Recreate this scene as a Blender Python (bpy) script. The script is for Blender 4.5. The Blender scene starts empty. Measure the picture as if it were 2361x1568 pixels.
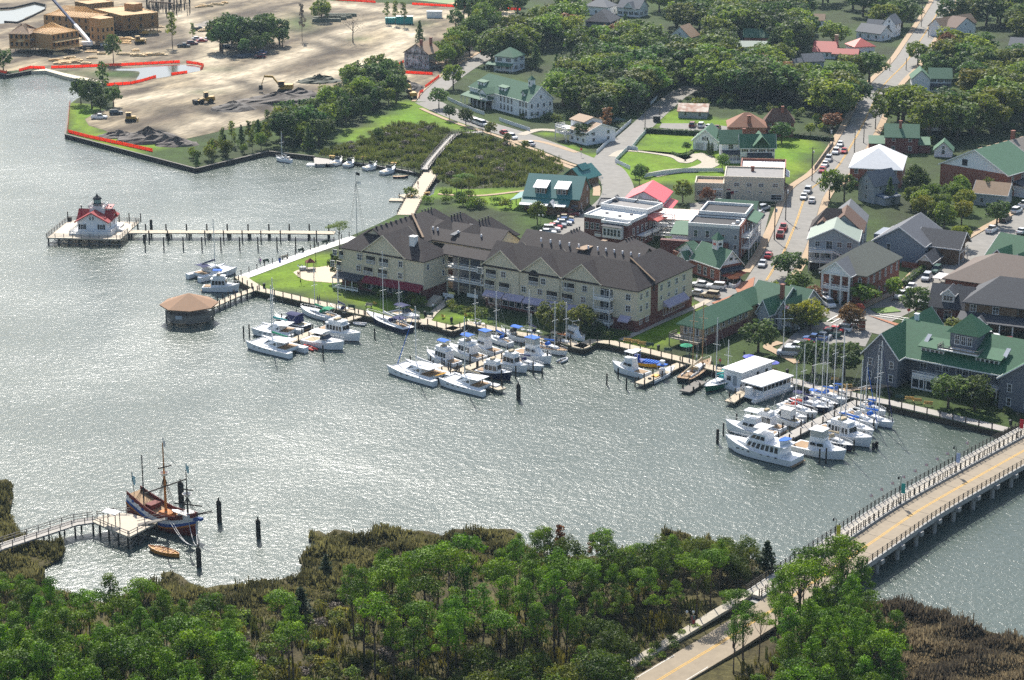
import bpy,bmesh,math,random
import numpy as np
from mathutils import Vector,Matrix,noise
from mathutils.geometry import delaunay_2d_cdt
R=math.radians
random.seed(11)
rng=np.random.default_rng(5)
C=bpy.context.scene.collection
scene=bpy.context.scene
FPX,CAMH=4800.0,139.0
TH=math.atan(1469/FPX)
ct,st=math.cos(TH),math.sin(TH)
cam=bpy.data.objects.new('camera',bpy.data.cameras.new('camera'))
C.objects.link(cam)
cam.location=(0,0,CAMH)
cam.rotation_euler=(R(90)-TH,0,0)
cam.data.sensor_width=36
cam.data.lens=FPX/2361*36
cam.data.clip_start=1
cam.data.clip_end=20000
scene.camera=cam
SUN_EL,SUN_AZ=R(43),R(-10)
world=bpy.data.worlds.new('World')
scene.world=world
world.use_nodes=True
wn=world.node_tree.nodes
sky=wn.new('ShaderNodeTexSky')
sky.sky_type='NISHITA'
sky.sun_disc=False
sky.sun_elevation=SUN_EL
sky.sun_rotation=SUN_AZ
sky.air_density,sky.dust_density,sky.ozone_density=1.0,1.6,1.0
world.node_tree.links.new(sky.outputs[0],wn['Background'].inputs[0])
wn['Background'].inputs[1].default_value=0.115
sd=bpy.data.lights.new('sun','SUN')
sd.energy=5.0
sd.angle=R(0.5)
sd.color=(1.0,0.96,0.89)
sun=bpy.data.objects.new('sun',sd)
C.objects.link(sun)
sun.rotation_euler=Vector((-math.sin(SUN_AZ)*math.cos(SUN_EL),-math.cos(SUN_AZ)*math.cos(SUN_EL),-math.sin(SUN_EL))).to_track_quat('-Z','Y').to_euler()
vs=scene.view_settings
vs.view_transform,vs.look,vs.exposure,vs.gamma='Standard','None',0.62,1
vs.use_curve_mapping=False
scene.cycles.max_bounces=6
scene.cycles.diffuse_bounces=2
scene.cycles.glossy_bounces=2
scene.cycles.transmission_bounces=3
scene.cycles.transparent_max_bounces=4
scene.cycles.volume_bounces=0
scene.cycles.use_denoising=False
scene.cycles.volume_max_steps=64
scene.cycles.use_light_tree=False
scene.cycles.use_adaptive_sampling=False
scene.cycles.denoising_prefilter="ACCURATE"
scene.cycles.sample_clamp_direct=6
scene.cycles.sample_clamp_indirect=3
LZ=1.2
def G(x,y,z=0.0):
 dx,dy=(x-1180.5)/FPX,-(y-784)/FPX
 d=(dx,ct+dy*st,-st+dy*ct)
 t=(z-CAMH)/d[2]
 return Vector((dx*t,d[1]*t,z))
def tile(c,r):
 return lambda x,y,z=LZ:G(590.25*c+x/4,392*r+y/4,z)
def P(s,z=None):
 o=[tuple(float(v)for v in q.split(','))for q in s.split()]
 return o if z is None else[G(a,b,z)for a,b in o]
def TP(c,r,s,z=LZ):
 f=tile(c,r)
 return[f(a,b,z)for a,b in P(s)]
MATS={}
def nd(nt,t,**kw):
 n=nt.nodes.new(t)
 for k,v in kw.items():
  n.inputs[k].default_value=v
 return n
def M(name,col=(.5,.5,.5),rough=.75,var=.15,scale=.6,spec=.3,metal=0.,kind=None,col2=None,objcol=False,size=1.0,stretch=None):
 if name in MATS:return MATS[name]
 m=bpy.data.materials.new(name);m.use_nodes=True
 nt=m.node_tree;L=nt.links.new
 b=nt.nodes['Principled BSDF']
 b.inputs['Roughness'].default_value=rough
 b.inputs['Specular IOR Level'].default_value=spec
 b.inputs['Metallic'].default_value=metal
 tc=nt.nodes.new('ShaderNodeTexCoord')
 src=tc.outputs['Object']
 if stretch:
  mp=nt.nodes.new('ShaderNodeMapping');mp.inputs['Scale'].default_value=stretch
  L(src,mp.inputs[0]);src=mp.outputs[0]
 c4=(*col,1)
 if objcol:
  oi=nt.nodes.new('ShaderNodeObjectInfo');base=oi.outputs['Color']
 else:
  rgb=nt.nodes.new('ShaderNodeRGB');rgb.outputs[0].default_value=c4;base=rgb.outputs[0]
 if kind in('brick','shingle','plank','siding'):
  bt=nt.nodes.new('ShaderNodeTexBrick')
  d={'brick':(.9,.3),'shingle':(.8,.45),'plank':(4.,.3),'siding':(6.,.22)}[kind]
  bt.inputs['Scale'].default_value=1.0
  bt.inputs['Brick Width'].default_value=d[0]*size
  bt.inputs['Row Height'].default_value=d[1]*size
  bt.inputs['Mortar Size'].default_value=.02*size
  c2=col2 or tuple(x*.72 for x in col)
  bt.inputs['Color1'].default_value=c4
  bt.inputs['Color2'].default_value=(*[(a*2+q)/3 for a,q in zip(col,c2)],1)
  bt.inputs['Mortar'].default_value=(*c2,1)
  if kind in('brick','siding'):
   sx=nt.nodes.new('ShaderNodeSeparateXYZ');cx=nt.nodes.new('ShaderNodeCombineXYZ')
   ad=nt.nodes.new('ShaderNodeMath');ad.operation='ADD'
   L(src,sx.inputs[0]);L(sx.outputs[0],ad.inputs[0]);L(sx.outputs[1],ad.inputs[1])
   L(ad.outputs[0],cx.inputs[0]);L(sx.outputs[2],cx.inputs[1]);L(cx.outputs[0],bt.inputs[0])
  else:
   L(src,bt.inputs[0])
  base=bt.outputs[0]
 no=nd(nt,'ShaderNodeTexNoise',Scale=scale,Detail=6,Roughness=.65)
 L(src,no.inputs['Vector'])
 if col2 and kind is None:
  mr=nd(nt,'ShaderNodeMapRange');mr.inputs[1].default_value=.4;mr.inputs[2].default_value=.6
  L(no.outputs[0],mr.inputs[0])
  mx=nt.nodes.new('ShaderNodeMix');mx.data_type='RGBA'
  L(mr.outputs[0],mx.inputs[0]);L(base,mx.inputs[6]);mx.inputs[7].default_value=(*col2,1)
  base=mx.outputs[2]
 if var:
  hv=nt.nodes.new('ShaderNodeHueSaturation')
  mr2=nd(nt,'ShaderNodeMapRange');mr2.inputs[1].default_value=.3;mr2.inputs[2].default_value=.7
  mr2.inputs[3].default_value=1-var;mr2.inputs[4].default_value=1+var
  n2=nd(nt,'ShaderNodeTexNoise',Scale=scale*4.3,Detail=5,Roughness=.7)
  L(src,n2.inputs['Vector']);L(n2.outputs[0],mr2.inputs[0]);L(mr2.outputs[0],hv.inputs['Value'])
  L(base,hv.inputs['Color']);base=hv.outputs[0]
 L(base,b.inputs['Base Color'])
 MATS[name]=m
 return m
def MF(name,col,col2,trans=.3,hvar=.016,vvar=.3):
 """foliage: tone per clump (face attribute), tint per tree"""
 if name in MATS:return MATS[name]
 m=bpy.data.materials.new(name);m.use_nodes=True
 nt=m.node_tree;L=nt.links.new
 b=nt.nodes['Principled BSDF'];b.inputs['Roughness'].default_value=.6;b.inputs['Specular IOR Level'].default_value=.18
 at=nt.nodes.new('ShaderNodeAttribute');at.attribute_name='tone'
 mx=nt.nodes.new('ShaderNodeMix');mx.data_type='RGBA'
 mx.inputs[6].default_value=(*col,1);mx.inputs[7].default_value=(*col2,1)
 L(at.outputs['Fac'],mx.inputs[0])
 oi=nt.nodes.new('ShaderNodeObjectInfo')
 hv=nt.nodes.new('ShaderNodeHueSaturation')
 a=nd(nt,'ShaderNodeMapRange');a.inputs[3].default_value=.5-hvar;a.inputs[4].default_value=.5+hvar
 L(oi.outputs['Random'],a.inputs[0]);L(a.outputs[0],hv.inputs['Hue'])
 mu=nt.nodes.new('ShaderNodeMath');mu.operation='MULTIPLY';mu.inputs[1].default_value=7.31
 fr=nt.nodes.new('ShaderNodeMath');fr.operation='FRACT'
 L(oi.outputs['Random'],mu.inputs[0]);L(mu.outputs[0],fr.inputs[0])
 v=nd(nt,'ShaderNodeMapRange');v.inputs[3].default_value=1-vvar;v.inputs[4].default_value=1+vvar
 L(fr.outputs[0],v.inputs[0]);L(v.outputs[0],hv.inputs['Value'])
 L(mx.outputs[2],hv.inputs['Color']);L(hv.outputs[0],b.inputs['Base Color'])
 tr=nt.nodes.new('ShaderNodeBsdfTranslucent')
 h2=nd(nt,'ShaderNodeHueSaturation',Hue=.497,Saturation=1.08,Value=1.45)
 L(hv.outputs[0],h2.inputs['Color']);L(h2.outputs[0],tr.inputs[0])
 ms=nt.nodes.new('ShaderNodeMixShader');ms.inputs[0].default_value=trans
 L(b.outputs[0],ms.inputs[1]);L(tr.outputs[0],ms.inputs[2])
 L(ms.outputs[0],nt.nodes['Material Output'].inputs[0])
 MATS[name]=m
 return m
class MB:
 def __init__(s):s.v=[];s.f=[];s.mi=[];s.cur=0
 def add(s,vs,fs):
  o=len(s.v);s.v+=[tuple(q)for q in vs]
  for f in fs:s.f.append([o+i for i in f]);s.mi.append(s.cur)
  return s
 def box(s,x,y,z,lx,ly,lz,rot=0.,taper=1.):
  """centre x,y; bottom z"""
  c,n=math.cos(rot),math.sin(rot);o=[]
  for k,t in((0,1.),(1,taper)):
   for a,b in((-1,-1),(1,-1),(1,1),(-1,1)):
    px,py=a*lx/2*t,b*ly/2*t
    o.append((x+c*px-n*py,y+n*px+c*py,z+k*lz))
  return s.add(o,[(3,2,1,0),(4,5,6,7),(0,1,5,4),(1,2,6,5),(2,3,7,6),(3,0,4,7)])
 def b2(s,x0,x1,y0,y1,z0,z1):return s.box((x0+x1)/2,(y0+y1)/2,z0,x1-x0,y1-y0,z1-z0)
 def tube(s,p0,p1,r0,r1=None,n=6):
  p0,p1=Vector(p0),Vector(p1);r1=r0 if r1 is None else r1
  d=(p1-p0)
  if d.length<1e-6:return s
  d.normalize()
  a=d.orthogonal().normalized();b=d.cross(a)
  o=[]
  for p,r in((p0,r0),(p1,r1)):
   for i in range(n):
    t=2*math.pi*i/n
    o.append(p+(a*math.cos(t)+b*math.sin(t))*r)
  return s.add(o,[tuple(range(n-1,-1,-1)),tuple(range(n,2*n))]+[(i,(i+1)%n,n+(i+1)%n,n+i)for i in range(n)])
 def path(s,pts,r,n=5):
  for a,b in zip(pts,pts[1:]):s.tube(a,b,r,r,n)
  return s
 def bar(s,p0,p1,w,h):
  """box beam between two points, width w (level), height h hung below the line"""
  p0,p1=Vector(p0),Vector(p1);d=p1-p0
  q=Vector((-d.y,d.x,0));q=q.normalized()*w/2 if q.length>1e-6 else Vector((w/2,0,0))
  u=Vector((0,0,h))
  return s.add([p0-q-u,p0+q-u,p0+q,p0-q,p1-q-u,p1+q-u,p1+q,p1-q],[(0,1,2,3),(7,6,5,4),(0,4,5,1),(1,5,6,2),(2,6,7,3),(3,7,4,0)])
 def lathe(s,x,y,prof,n=10):
  """prof: (r, z) from bottom to top"""
  o=[]
  for r,z in prof:
   for i in range(n):
    t=2*math.pi*i/n+(math.pi/4 if n==4 else 0);o.append((x+r*math.cos(t),y+r*math.sin(t),z))
  f=[tuple(range(n-1,-1,-1)),tuple(range((len(prof)-1)*n,len(prof)*n))]
  for k in range(len(prof)-1):
   f+=[(k*n+i,k*n+(i+1)%n,(k+1)*n+(i+1)%n,(k+1)*n+i)for i in range(n)]
  return s.add(o,f)
 def prism(s,pts,z0,z1):
  n=len(pts)
  a=sum(pts[i][0]*pts[(i+1)%n][1]-pts[(i+1)%n][0]*pts[i][1]for i in range(n))
  if a<0:pts=pts[::-1]
  return s.add([(p[0],p[1],z0)for p in pts]+[(p[0],p[1],z1)for p in pts],[tuple(range(n-1,-1,-1)),tuple(range(n,2*n))]+[(i,(i+1)%n,n+(i+1)%n,n+i)for i in range(n)])
 def slab(s,pts,t=.2):
  """3-D polygon given thickness downwards"""
  n=len(pts);pts=[Vector(p)for p in pts]
  nn=sum(((pts[i].x-pts[(i+1)%n].x)*(pts[i].y+pts[(i+1)%n].y))for i in range(n))
  if nn<0:pts=pts[::-1]
  return s.add(pts+[p-Vector((0,0,t))for p in pts],[tuple(range(n)),tuple(range(2*n-1,n-1,-1))]+[((i+1)%n,i,n+i,n+(i+1)%n)for i in range(n)])
 def loft(s,rings,caps=True,closed=True):
  n=len(rings[0]);o=[p for r in rings for p in r];f=[]
  for k in range(len(rings)-1):
   for i in range(n if closed else n-1):
    f.append((k*n+i,k*n+(i+1)%n,(k+1)*n+(i+1)%n,(k+1)*n+i))
  if caps:f+=[tuple(range(n-1,-1,-1)),tuple(range((len(rings)-1)*n,len(rings)*n))]
  return s.add(o,f)
 def mesh(s,name,mats,smooth=False):
  me=bpy.data.meshes.new(name)
  me.from_pydata(s.v,[],s.f)
  for m in(mats if isinstance(mats,(list,tuple))else[mats]):me.materials.append(m)
  if len(me.materials)>1:me.polygons.foreach_set('material_index',s.mi)
  if smooth:me.polygons.foreach_set('use_smooth',[True]*len(me.polygons))
  me.update()
  return me
 def build(s,name,mats,parent=None,smooth=False,loc=None,rot=0.):
  return put(name,s.mesh(name,mats,smooth),parent,loc,rot)
def put(name,me,parent=None,loc=None,rot=0.,scale=None):
 o=bpy.data.objects.new(name,me);C.objects.link(o)
 if parent:o.parent=parent
 if loc is not None:o.location=loc
 o.rotation_euler=(0,0,rot)
 if scale:o.scale=scale if isinstance(scale,tuple)else(scale,)*3
 return o
def tag(o,label=None,cat=None,group=None,kind=None):
 if label:o['label']=label
 if cat:o['category']=cat
 if group:o['group']=group
 if kind:o['kind']=kind
 return o
def thing(name,label,cat,loc=(0,0,0),rot=0.,group=None):
 o=bpy.data.objects.new(name,None);C.objects.link(o)
 o.location=loc;o.rotation_euler=(0,0,rot);o.empty_display_size=.3
 return tag(o,label,cat,group)
def dup(root,loc,rot=0.,label=None,group=None,color=None,scale=None):
 r=root.copy();C.objects.link(r)
 r.location=loc;r.rotation_euler=(0,0,rot)
 if label:r['label']=label
 if group:r['group']=group
 if scale:r.scale=(scale,)*3
 if color:r.color=(*color,1)
 for ch in root.children:
  c=ch.copy();C.objects.link(c);c.parent=r
  if color and ch.get('paint'):c.color=(*color,1)
  for g in ch.children:
   d=g.copy();C.objects.link(d);d.parent=c
   if color and g.get('paint'):d.color=(*color,1)
 return r
def lerp(a,b,t):return a+(b-a)*t
def along(pts,step,off=0.):
 """points every step along a polyline"""
 out=[];d=off
 for a,b in zip(pts,pts[1:]):
  L=(b-a).length
  while d<=L:
   out.append((a.lerp(b,d/L),math.atan2(b.y-a.y,b.x-a.x)));d+=step
  d-=L
 return out
def inpoly(x,y,poly):
 c=False;n=len(poly);j=n-1
 for i in range(n):
  xi,yi=poly[i][0],poly[i][1];xj,yj=poly[j][0],poly[j][1]
  if(yi>y)!=(yj>y)and x<(xj-xi)*(y-yi)/(yj-yi)+xi:c=not c
  j=i
 return c
def proj(v):
 f=v.y*ct-(v.z-CAMH)*st;u=v.y*st+(v.z-CAMH)*ct
 return 1180.5+FPX*v.x/f,784-FPX*u/f
 # ================================================================ SETTING
def water_mat():
 m=bpy.data.materials.new('water');m.use_nodes=True
 nt=m.node_tree;L=nt.links.new
 b=nt.nodes['Principled BSDF']
 b.inputs['Base Color'].default_value=(.075,.098,.080,1)
 b.inputs['Roughness'].default_value=.26
 b.inputs['IOR'].default_value=1.333
 b.inputs['Specular IOR Level'].default_value=.5
 tc=nt.nodes.new('ShaderNodeTexCoord');prev=None
 for sc,sx,rot,dist in((.8,1.15,24,.13),(2.3,1.2,14,.11),(.05,1.0,0,.25)):
  mp=nt.nodes.new('ShaderNodeMapping');mp.inputs['Scale'].default_value=(sx,1,1);mp.inputs['Rotation'].default_value=(0,0,R(rot))
  L(tc.outputs['Object'],mp.inputs[0])
  n=nd(nt,'ShaderNodeTexNoise',Scale=sc,Detail=4,Roughness=.6,Distortion=.4);L(mp.outputs[0],n.inputs['Vector'])
  bp=nd(nt,'ShaderNodeBump',Strength=1.0,Distance=dist*2.0/sc*.55 if sc>.1 else.5)
  L(n.outputs[0],bp.inputs['Height'])
  if prev:L(prev.outputs[0],bp.inputs['Normal'])
  prev=bp
 L(prev.outputs[0],b.inputs['Normal'])
 g=nd(nt,'ShaderNodeTexNoise',Scale=.018,Detail=4);L(tc.outputs['Object'],g.inputs['Vector'])
 mr=nd(nt,'ShaderNodeMapRange');mr.inputs[1].default_value=.35;mr.inputs[2].default_value=.65;mr.inputs[3].default_value=.13;mr.inputs[4].default_value=.23
 L(g.outputs[0],mr.inputs[0]);L(mr.outputs[0],b.inputs['Roughness'])
 return m
def sheet(name,pts,z,mat,step=None,colfn=None,skirt=0.,kind='structure',jit=.25):
 """flat ground sheet from an outline; with step, filled with a fine grid that carries a colour"""
 pts=[Vector((p[0],p[1],z))for p in pts]
 mb=MB()
 if step:
  co=[p.to_2d()for p in pts];ed=[(i,(i+1)%len(co))for i in range(len(co))]
  x0=min(p.x for p in co);x1=max(p.x for p in co);y0=min(p.y for p in co);y1=max(p.y for p in co)
  poly=[(p.x,p.y)for p in co];y=y0+step/2
  while y<y1:
   x=x0+step/2
   while x<x1:
    if inpoly(x,y,poly):co.append(Vector((x+random.uniform(-jit,jit)*step,y+random.uniform(-jit,jit)*step)))
    x+=step
   y+=step
  v,e,f,_,_,_=delaunay_2d_cdt(co,ed,[],1,1e-4)
  mb.v=[(p.x,p.y,z)for p in v];mb.f=[list(t)for t in f];mb.mi=[0]*len(mb.f)
  for i,t in enumerate(mb.f):
   a,b,c=(mb.v[k]for k in t[:3])
   if(b[0]-a[0])*(c[1]-a[1])-(c[0]-a[0])*(b[1]-a[1])<0:t.reverse()
 else:
  t=MB();t.prism([(p.x,p.y)for p in pts],z-max(skirt,.01),z)
  mb=t
 me=mb.mesh(name,mat)
 if colfn:
  ca=me.color_attributes.new('soil','FLOAT_COLOR','POINT')
  ca.data.foreach_set('color',[q for p in mb.v for q in(*colfn(p[0],p[1]),1.)])
 o=put(name,me)
 return tag(o,kind=kind)
def ribbon(pts,w):
 """outline of a strip of width w along a centreline (w may be a list)"""
 n=len(pts);l=[];r=[]
 for i,p in enumerate(pts):
  a=pts[max(i-1,0)];b=pts[min(i+1,n-1)]
  d=(b-a);q=Vector((-d.y,d.x,0)).normalized()*(w[i]if isinstance(w,list)else w)/2
  l.append(p+q);r.append(p-q)
 return l+r[::-1]
def smooth(pts,n=6):
 o=[]
 for i in range(len(pts)-1):
  p0=pts[max(i-1,0)];p1=pts[i];p2=pts[i+1];p3=pts[min(i+2,len(pts)-1)]
  for k in range(n):
   t=k/n
   o.append(p1+.5*t*((p2-p0)+t*((2*p0-5*p1+4*p2-p3)+t*(3*(p1-p2)+p3-p0))))
 return o+[pts[-1]]
def wobble(pts,step,amp,opened=False):
 """break a straight outline into an irregular one"""
 o=[]
 n=len(pts)
 for i in range(n):
  a,b=pts[i],pts[(i+1)%n]
  if opened and i==n-1:o.append(a);break
  k=max(1,min(60,int((b-a).length/step)))
  for j in range(k):
   p=a.lerp(b,j/k)
   o.append(p if j==0 else p+Vector((random.uniform(-amp,amp),random.uniform(-amp,amp),0)))
 return o
WATER=water_mat()
mb=MB();mb.add([(-2500,20,0),(2500,20,0),(2500,2600,0),(-2500,2600,0)],[(0,1,2,3)])
tag(mb.build('water',WATER),kind='structure')
mb=MB();mb.b2(-2600,2600,10,2700,-4,-3)
tag(mb.build('river_bed',M('mud',(.05,.04,.03))),kind='structure')
def soilmat(name,rough=.95,s1=.25,s2=1.6,amt=.35,stretch=None):
 m=bpy.data.materials.new(name);m.use_nodes=True
 nt=m.node_tree;L=nt.links.new;b=nt.nodes['Principled BSDF']
 b.inputs['Roughness'].default_value=rough;b.inputs['Specular IOR Level'].default_value=.15
 at=nt.nodes.new('ShaderNodeVertexColor');at.layer_name='soil'
 tc=nt.nodes.new('ShaderNodeTexCoord');src=tc.outputs['Object']
 if stretch:
  mp=nt.nodes.new('ShaderNodeMapping');mp.vector_type='TEXTURE';mp.inputs['Rotation'].default_value=(0,0,R(stretch[0]));mp.inputs['Scale'].default_value=(1/stretch[1],1,1)
  L(src,mp.inputs[0]);src=mp.outputs[0]
 hv=nt.nodes.new('ShaderNodeHueSaturation');prev=None
 for sc in(s1,s2):
  n=nd(nt,'ShaderNodeTexNoise',Scale=sc,Detail=6,Roughness=.7);L(src,n.inputs['Vector'])
  mr=nd(nt,'ShaderNodeMapRange');mr.inputs[1].default_value=.3;mr.inputs[2].default_value=.7
  mr.inputs[3].default_value=1-amt;mr.inputs[4].default_value=1+amt;L(n.outputs[0],mr.inputs[0])
  if prev:
   mu=nt.nodes.new('ShaderNodeMath');mu.operation='MULTIPLY';L(prev,mu.inputs[0]);L(mr.outputs[0],mu.inputs[1]);prev=mu.outputs[0]
  else:prev=mr.outputs[0]
 L(prev,hv.inputs['Value']);L(at.outputs[0],hv.inputs['Color']);L(hv.outputs[0],b.inputs['Base Color'])
 bp=nd(nt,'ShaderNodeBump',Strength=.5,Distance=.25);L(n.outputs[0],bp.inputs['Height']);L(bp.outputs[0],b.inputs['Normal'])
 return m
SHORE=P('-60,160 0,170 15,173 72,163 105,160 150,172 215,186 250,196 182,225 163,238 153,310 453,389 618,349 727,361 765,366 860,378 945,392 975,402 1000,404 ' '1016,418 1004,430 1000,447 956,470 944,479 905,500 860,522 806,545 700,580 538,640 556,653 590,672 740,707 830,727 900,742 967,745 1045,765 1075,750 1180,774 1280,790 1345,806 1375,791 1402,795 1570,836 1650,858 1735,868 ' '1826,885 1871,899 1946,914 2009,928 2051,936 2180,966 2311,997 2335,985 2420,960 2600,900')
SH=[G(a,b,LZ)for a,b in SHORE]
land=SH+[Vector((900,900,LZ)),Vector((2400,2400,LZ)),Vector((-2400,2400,LZ)),Vector((-2400,900,LZ)),Vector((-420,720,LZ))]
PONDS=[P('250,163 260,159 312,158 375,151 437,150 466,156 463,163 425,170 375,179 330,186 314,185 322,170 312,164'),P('-30,20 20,25 75,10 98,12 105,22 60,40 45,50 0,55 -30,55')]
grass_hi,grass_lo,litter=(.105,.205,.010),(.045,.078,.014),(.035,.042,.02)
def blob(x,y,cx,cy,rx,ry):return math.exp(-(((x-cx)/rx)**2+((y-cy)/ry)**2))
def mixc(a,b,t):t=max(0.,min(1.,t));return tuple(p+(q-p)*t for p,q in zip(a,b))
LAWN=[P('560,648 760,565 800,560 805,680 900,700 880,712 700,680'),P('1000,720 1150,735 1150,755 1010,735'),P('1240,300 1400,368 1560,250 1700,280 1900,330 1830,420 1460,420 1380,380'),P('160,235 220,250 240,300 380,340 300,350 165,310'),P('1380,785 1600,690 1620,720 1560,810 1480,800'),P('770,345 840,290 900,255 940,235 985,238 1095,297 1046,303 1000,285 920,283 880,295 815,328'),P('960,430 1270,440 1290,480 1200,490 1000,450')]
def landcol(x,y):
 u,v=proj(Vector((x,y,LZ)))
 n=1.6*noise.fractal(Vector((x*.05,y*.03,2)),.9,2.,4)
 c=mixc(grass_lo,litter,.5+.5*n)
 if-50<u<2420 and any(inpoly(u,v,q)for q in LAWN):c=mixc(grass_hi,(.15,.20,.014),.4+.4*n)
 return c
far=MB()
near_out=[Vector((p.x,p.y,LZ))for p in SH]
tag(sheet('ground',wobble(land,30,0.0),LZ,soilmat('ground_grass',s1=.12,s2=1.1,amt=.3),step=7.0,colfn=landcol))
SANG=64
SITE=P('-60,-12 -30,20 20,25 75,10 98,12 105,22 60,40 45,50 0,55 -30,58 -60,120 5,165 72,160 105,159 150,171 215,185 250,196 265,205 258,225 262,250 225,258 196,275 205,290 240,300 262,312 330,318 385,330 440,318 520,300 590,285 640,260 700,250 ' '760,225 830,190 895,190 935,205 965,225 985,228 1005,208 1010,190 1060,160 1110,125 1165,78 1185,60 1182,20 1010,12 780,3 560,-14')
TRACK=[P('320,330 420,300 540,255 690,190 790,160 930,120'),P('500,120 470,160 510,190 560,170 700,120 830,60 960,40 1160,35'),P('250,240 400,215 520,205 640,180'),P('400,25 470,70 500,120'),P('560,270 640,262 680,250 560,285'),P('770,10 900,25 1150,30'),P('820,140 900,120 950,80 900,60')]
DARK=[(640,238,90,26,1.0),(470,258,90,16,.7),(370,310,80,20,.8),(955,215,55,22,.9),(540,60,60,45,.45),(755,100,60,22,.55),(240,60,120,30,.5),(290,168,90,14,.9),(110,120,150,22,.5),(580,120,70,16,.7),(640,205,80,12,.6),(420,100,70,14,.5),(680,30,50,12,.4),(560,190,40,10,.5)]
GREEN=[(690,55,45,18,.6),(270,172,60,9,.8),(480,160,60,7,.3),(150,168,80,7,.4),(960,55,40,9,.4),(470,212,40,5,.4),(830,90,25,6,.4)]
def drop(poly,z=LZ):return[G(a,b,z)for a,b in poly]
TRK=[[G(a,b,LZ)for a,b in t]for t in TRACK]
sand_l,sand_m,soil_d,soil_m=(.44,.355,.225),(.185,.15,.105),(.05,.04,.03),(.082,.062,.044)
DLINE=[(drop(P(s_)),w_,k_)for s_,w_,k_ in(('540,240 600,208 710,150 765,100 800,62',9,.95),('330,275 420,255 500,248 580,232',8,.8),('440,300 520,275 600,262',7,.7),('500,108 540,98 640,80 700,70',9,.7),('80,118 200,112 330,104',12,.6),('455,152 490,148 520,160 505,180',5,.8),('640,130 700,120 790,85',5,.5),('860,60 960,60 1000,75',10,.5),('540,20 640,8 760,12',10,.5),('380,60 440,45 500,30',9,.6))]
def seg_d(x,y,pl):
 d=1e9
 for a,b in zip(pl,pl[1:]):
  vx,vy=b.x-a.x,b.y-a.y;t=max(0,min(1,((x-a.x)*vx+(y-a.y)*vy)/(vx*vx+vy*vy+1e-9)))
  d=min(d,math.hypot(x-a.x-t*vx,y-a.y-t*vy))
 return d
def sitecol(x,y):
 u,v=proj(Vector((x,y,LZ)))
 ax,ay=x*.44+y*.9,x*.9-y*.44;f1=noise.fractal(Vector((ax*.010,ay*.05,0)),1.,2.,4);f2=noise.fractal(Vector((ax*.025,ay*.10,5)),.8,2.,4)
 c=mixc(sand_m,sand_l,.38+.75*f1);c=mixc(c,soil_m,min(.9,max(0,f2*2.2+.1)))
 for pl_,w_,k_ in DLINE:
  dd=seg_d(x,y,pl_);c=mixc(c,soil_m,k_*math.exp(-(dd/w_)**2)*(.8+.6*f2))
 d=min(seg_d(x,y,t)for t in TRK)
 c=mixc(c,(.56,.47,.33),max(0,1-d/11)*.95)
 c=mixc(c,soil_d,max(math.exp(-((d-9)/1.4)**2)*.35,math.exp(-((d-2)/.7)**2)*.3))
 for cx,cy,rx,ry,k in DARK:c=mixc(c,soil_d,k*1.5*blob(u,v,cx,cy,rx,ry)*(.75+.5*math.sin(x*.35+y*.2)))
 for cx,cy,rx,ry,k in GREEN:c=mixc(c,grass_lo,k*1.4*blob(u,v,cx,cy,rx,ry))
 return c
def drop(poly,z=LZ):return[G(a,b,z)for a,b in poly]
tag(sheet('bare_sand',wobble(drop(SITE),12,1.6),LZ+.03,soilmat('sand_soil',s1=.14,s2=.9,amt=.42,stretch=(SANG,.22)),step=3.2,colfn=sitecol))
PONDM=M('pond_water',(.06,.06,.05),rough=.12,var=0,spec=.5)
for p,l in zip(PONDS,('shallow_pond','canal_basin')):tag(sheet(l,smooth(drop(p)+[drop(p)[0]],3)[:-1],LZ+.06,PONDM,skirt=.02),kind='structure')
BEACH=M('beach_sand',(.55,.47,.34),var=.2,scale=.4)
tag(sheet('beach',drop(P('72,164 105,158 150,169 215,183 250,194 215,190 150,176 105,163')),LZ+.05,BEACH,skirt=1.3),kind='structure')
def marshcol(x,y):
 n=math.sin(x*.17+math.sin(y*.09)*2)*math.sin(y*.13+x*.06)
 return mixc((.075,.085,.03),(.055,.05,.035),.5+.6*n)
MARSHM=soilmat('marsh_soil',s1=.3,s2=1.5,amt=.45)
MARSH=[P('735,358 775,342 815,330 850,318 880,298 920,286 980,288 1030,296 1046,306 1010,338 975,380 968,392 860,372'),P('1062,312 1110,318 1180,335 1290,370 1300,395 1200,430 1060,436 1015,418 995,398 1010,370 1040,330')]
for p in MARSH:tag(sheet('marsh',wobble(drop(p),6,1.0),LZ+.035,MARSHM,step=4,colfn=marshcol))
ASPH=M('asphalt',(.235,.22,.195),rough=.9,var=.16,scale=.12)
CONC=M('pale_concrete',(.42,.37,.29),rough=.9,var=.14,scale=.25)
WALK=M('sidewalk_paving',(.40,.29,.185),rough=.9,var=.15,scale=.4)
BRICKP=M('brick_paving',(.36,.16,.09),rough=.9,var=.2,scale=.5)
YEL=M('yellow_paint',(.62,.36,.06),rough=.8,var=.2,scale=.5)
WHT=M('white_road_paint',(.7,.68,.62),rough=.8,var=.2)
zr=[LZ+.06]
def road(name,s,w,mat=ASPH,n=5,lift=None,skirt=.02):
 pts=[G(a,b,LZ)for a,b in P(s)]
 zr[0]+=.004
 c=smooth(pts,n)
 return c,tag(sheet(name,ribbon(c,w),(zr[0]if lift is None else LZ+lift),mat,skirt=skirt),kind='structure')
S1,_=road('street','1735,690 1762,655 1785,618 1808,580 1835,515 1865,442 1926,392 1983,300 2032,204 2087,146 2121,95 2168,20 2180,-5',10.0)
S2,_=road('street','1990,745 2021,729 2080,700 2121,679 2171,629 2246,579 2321,532 2420,480',10.0)
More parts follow.
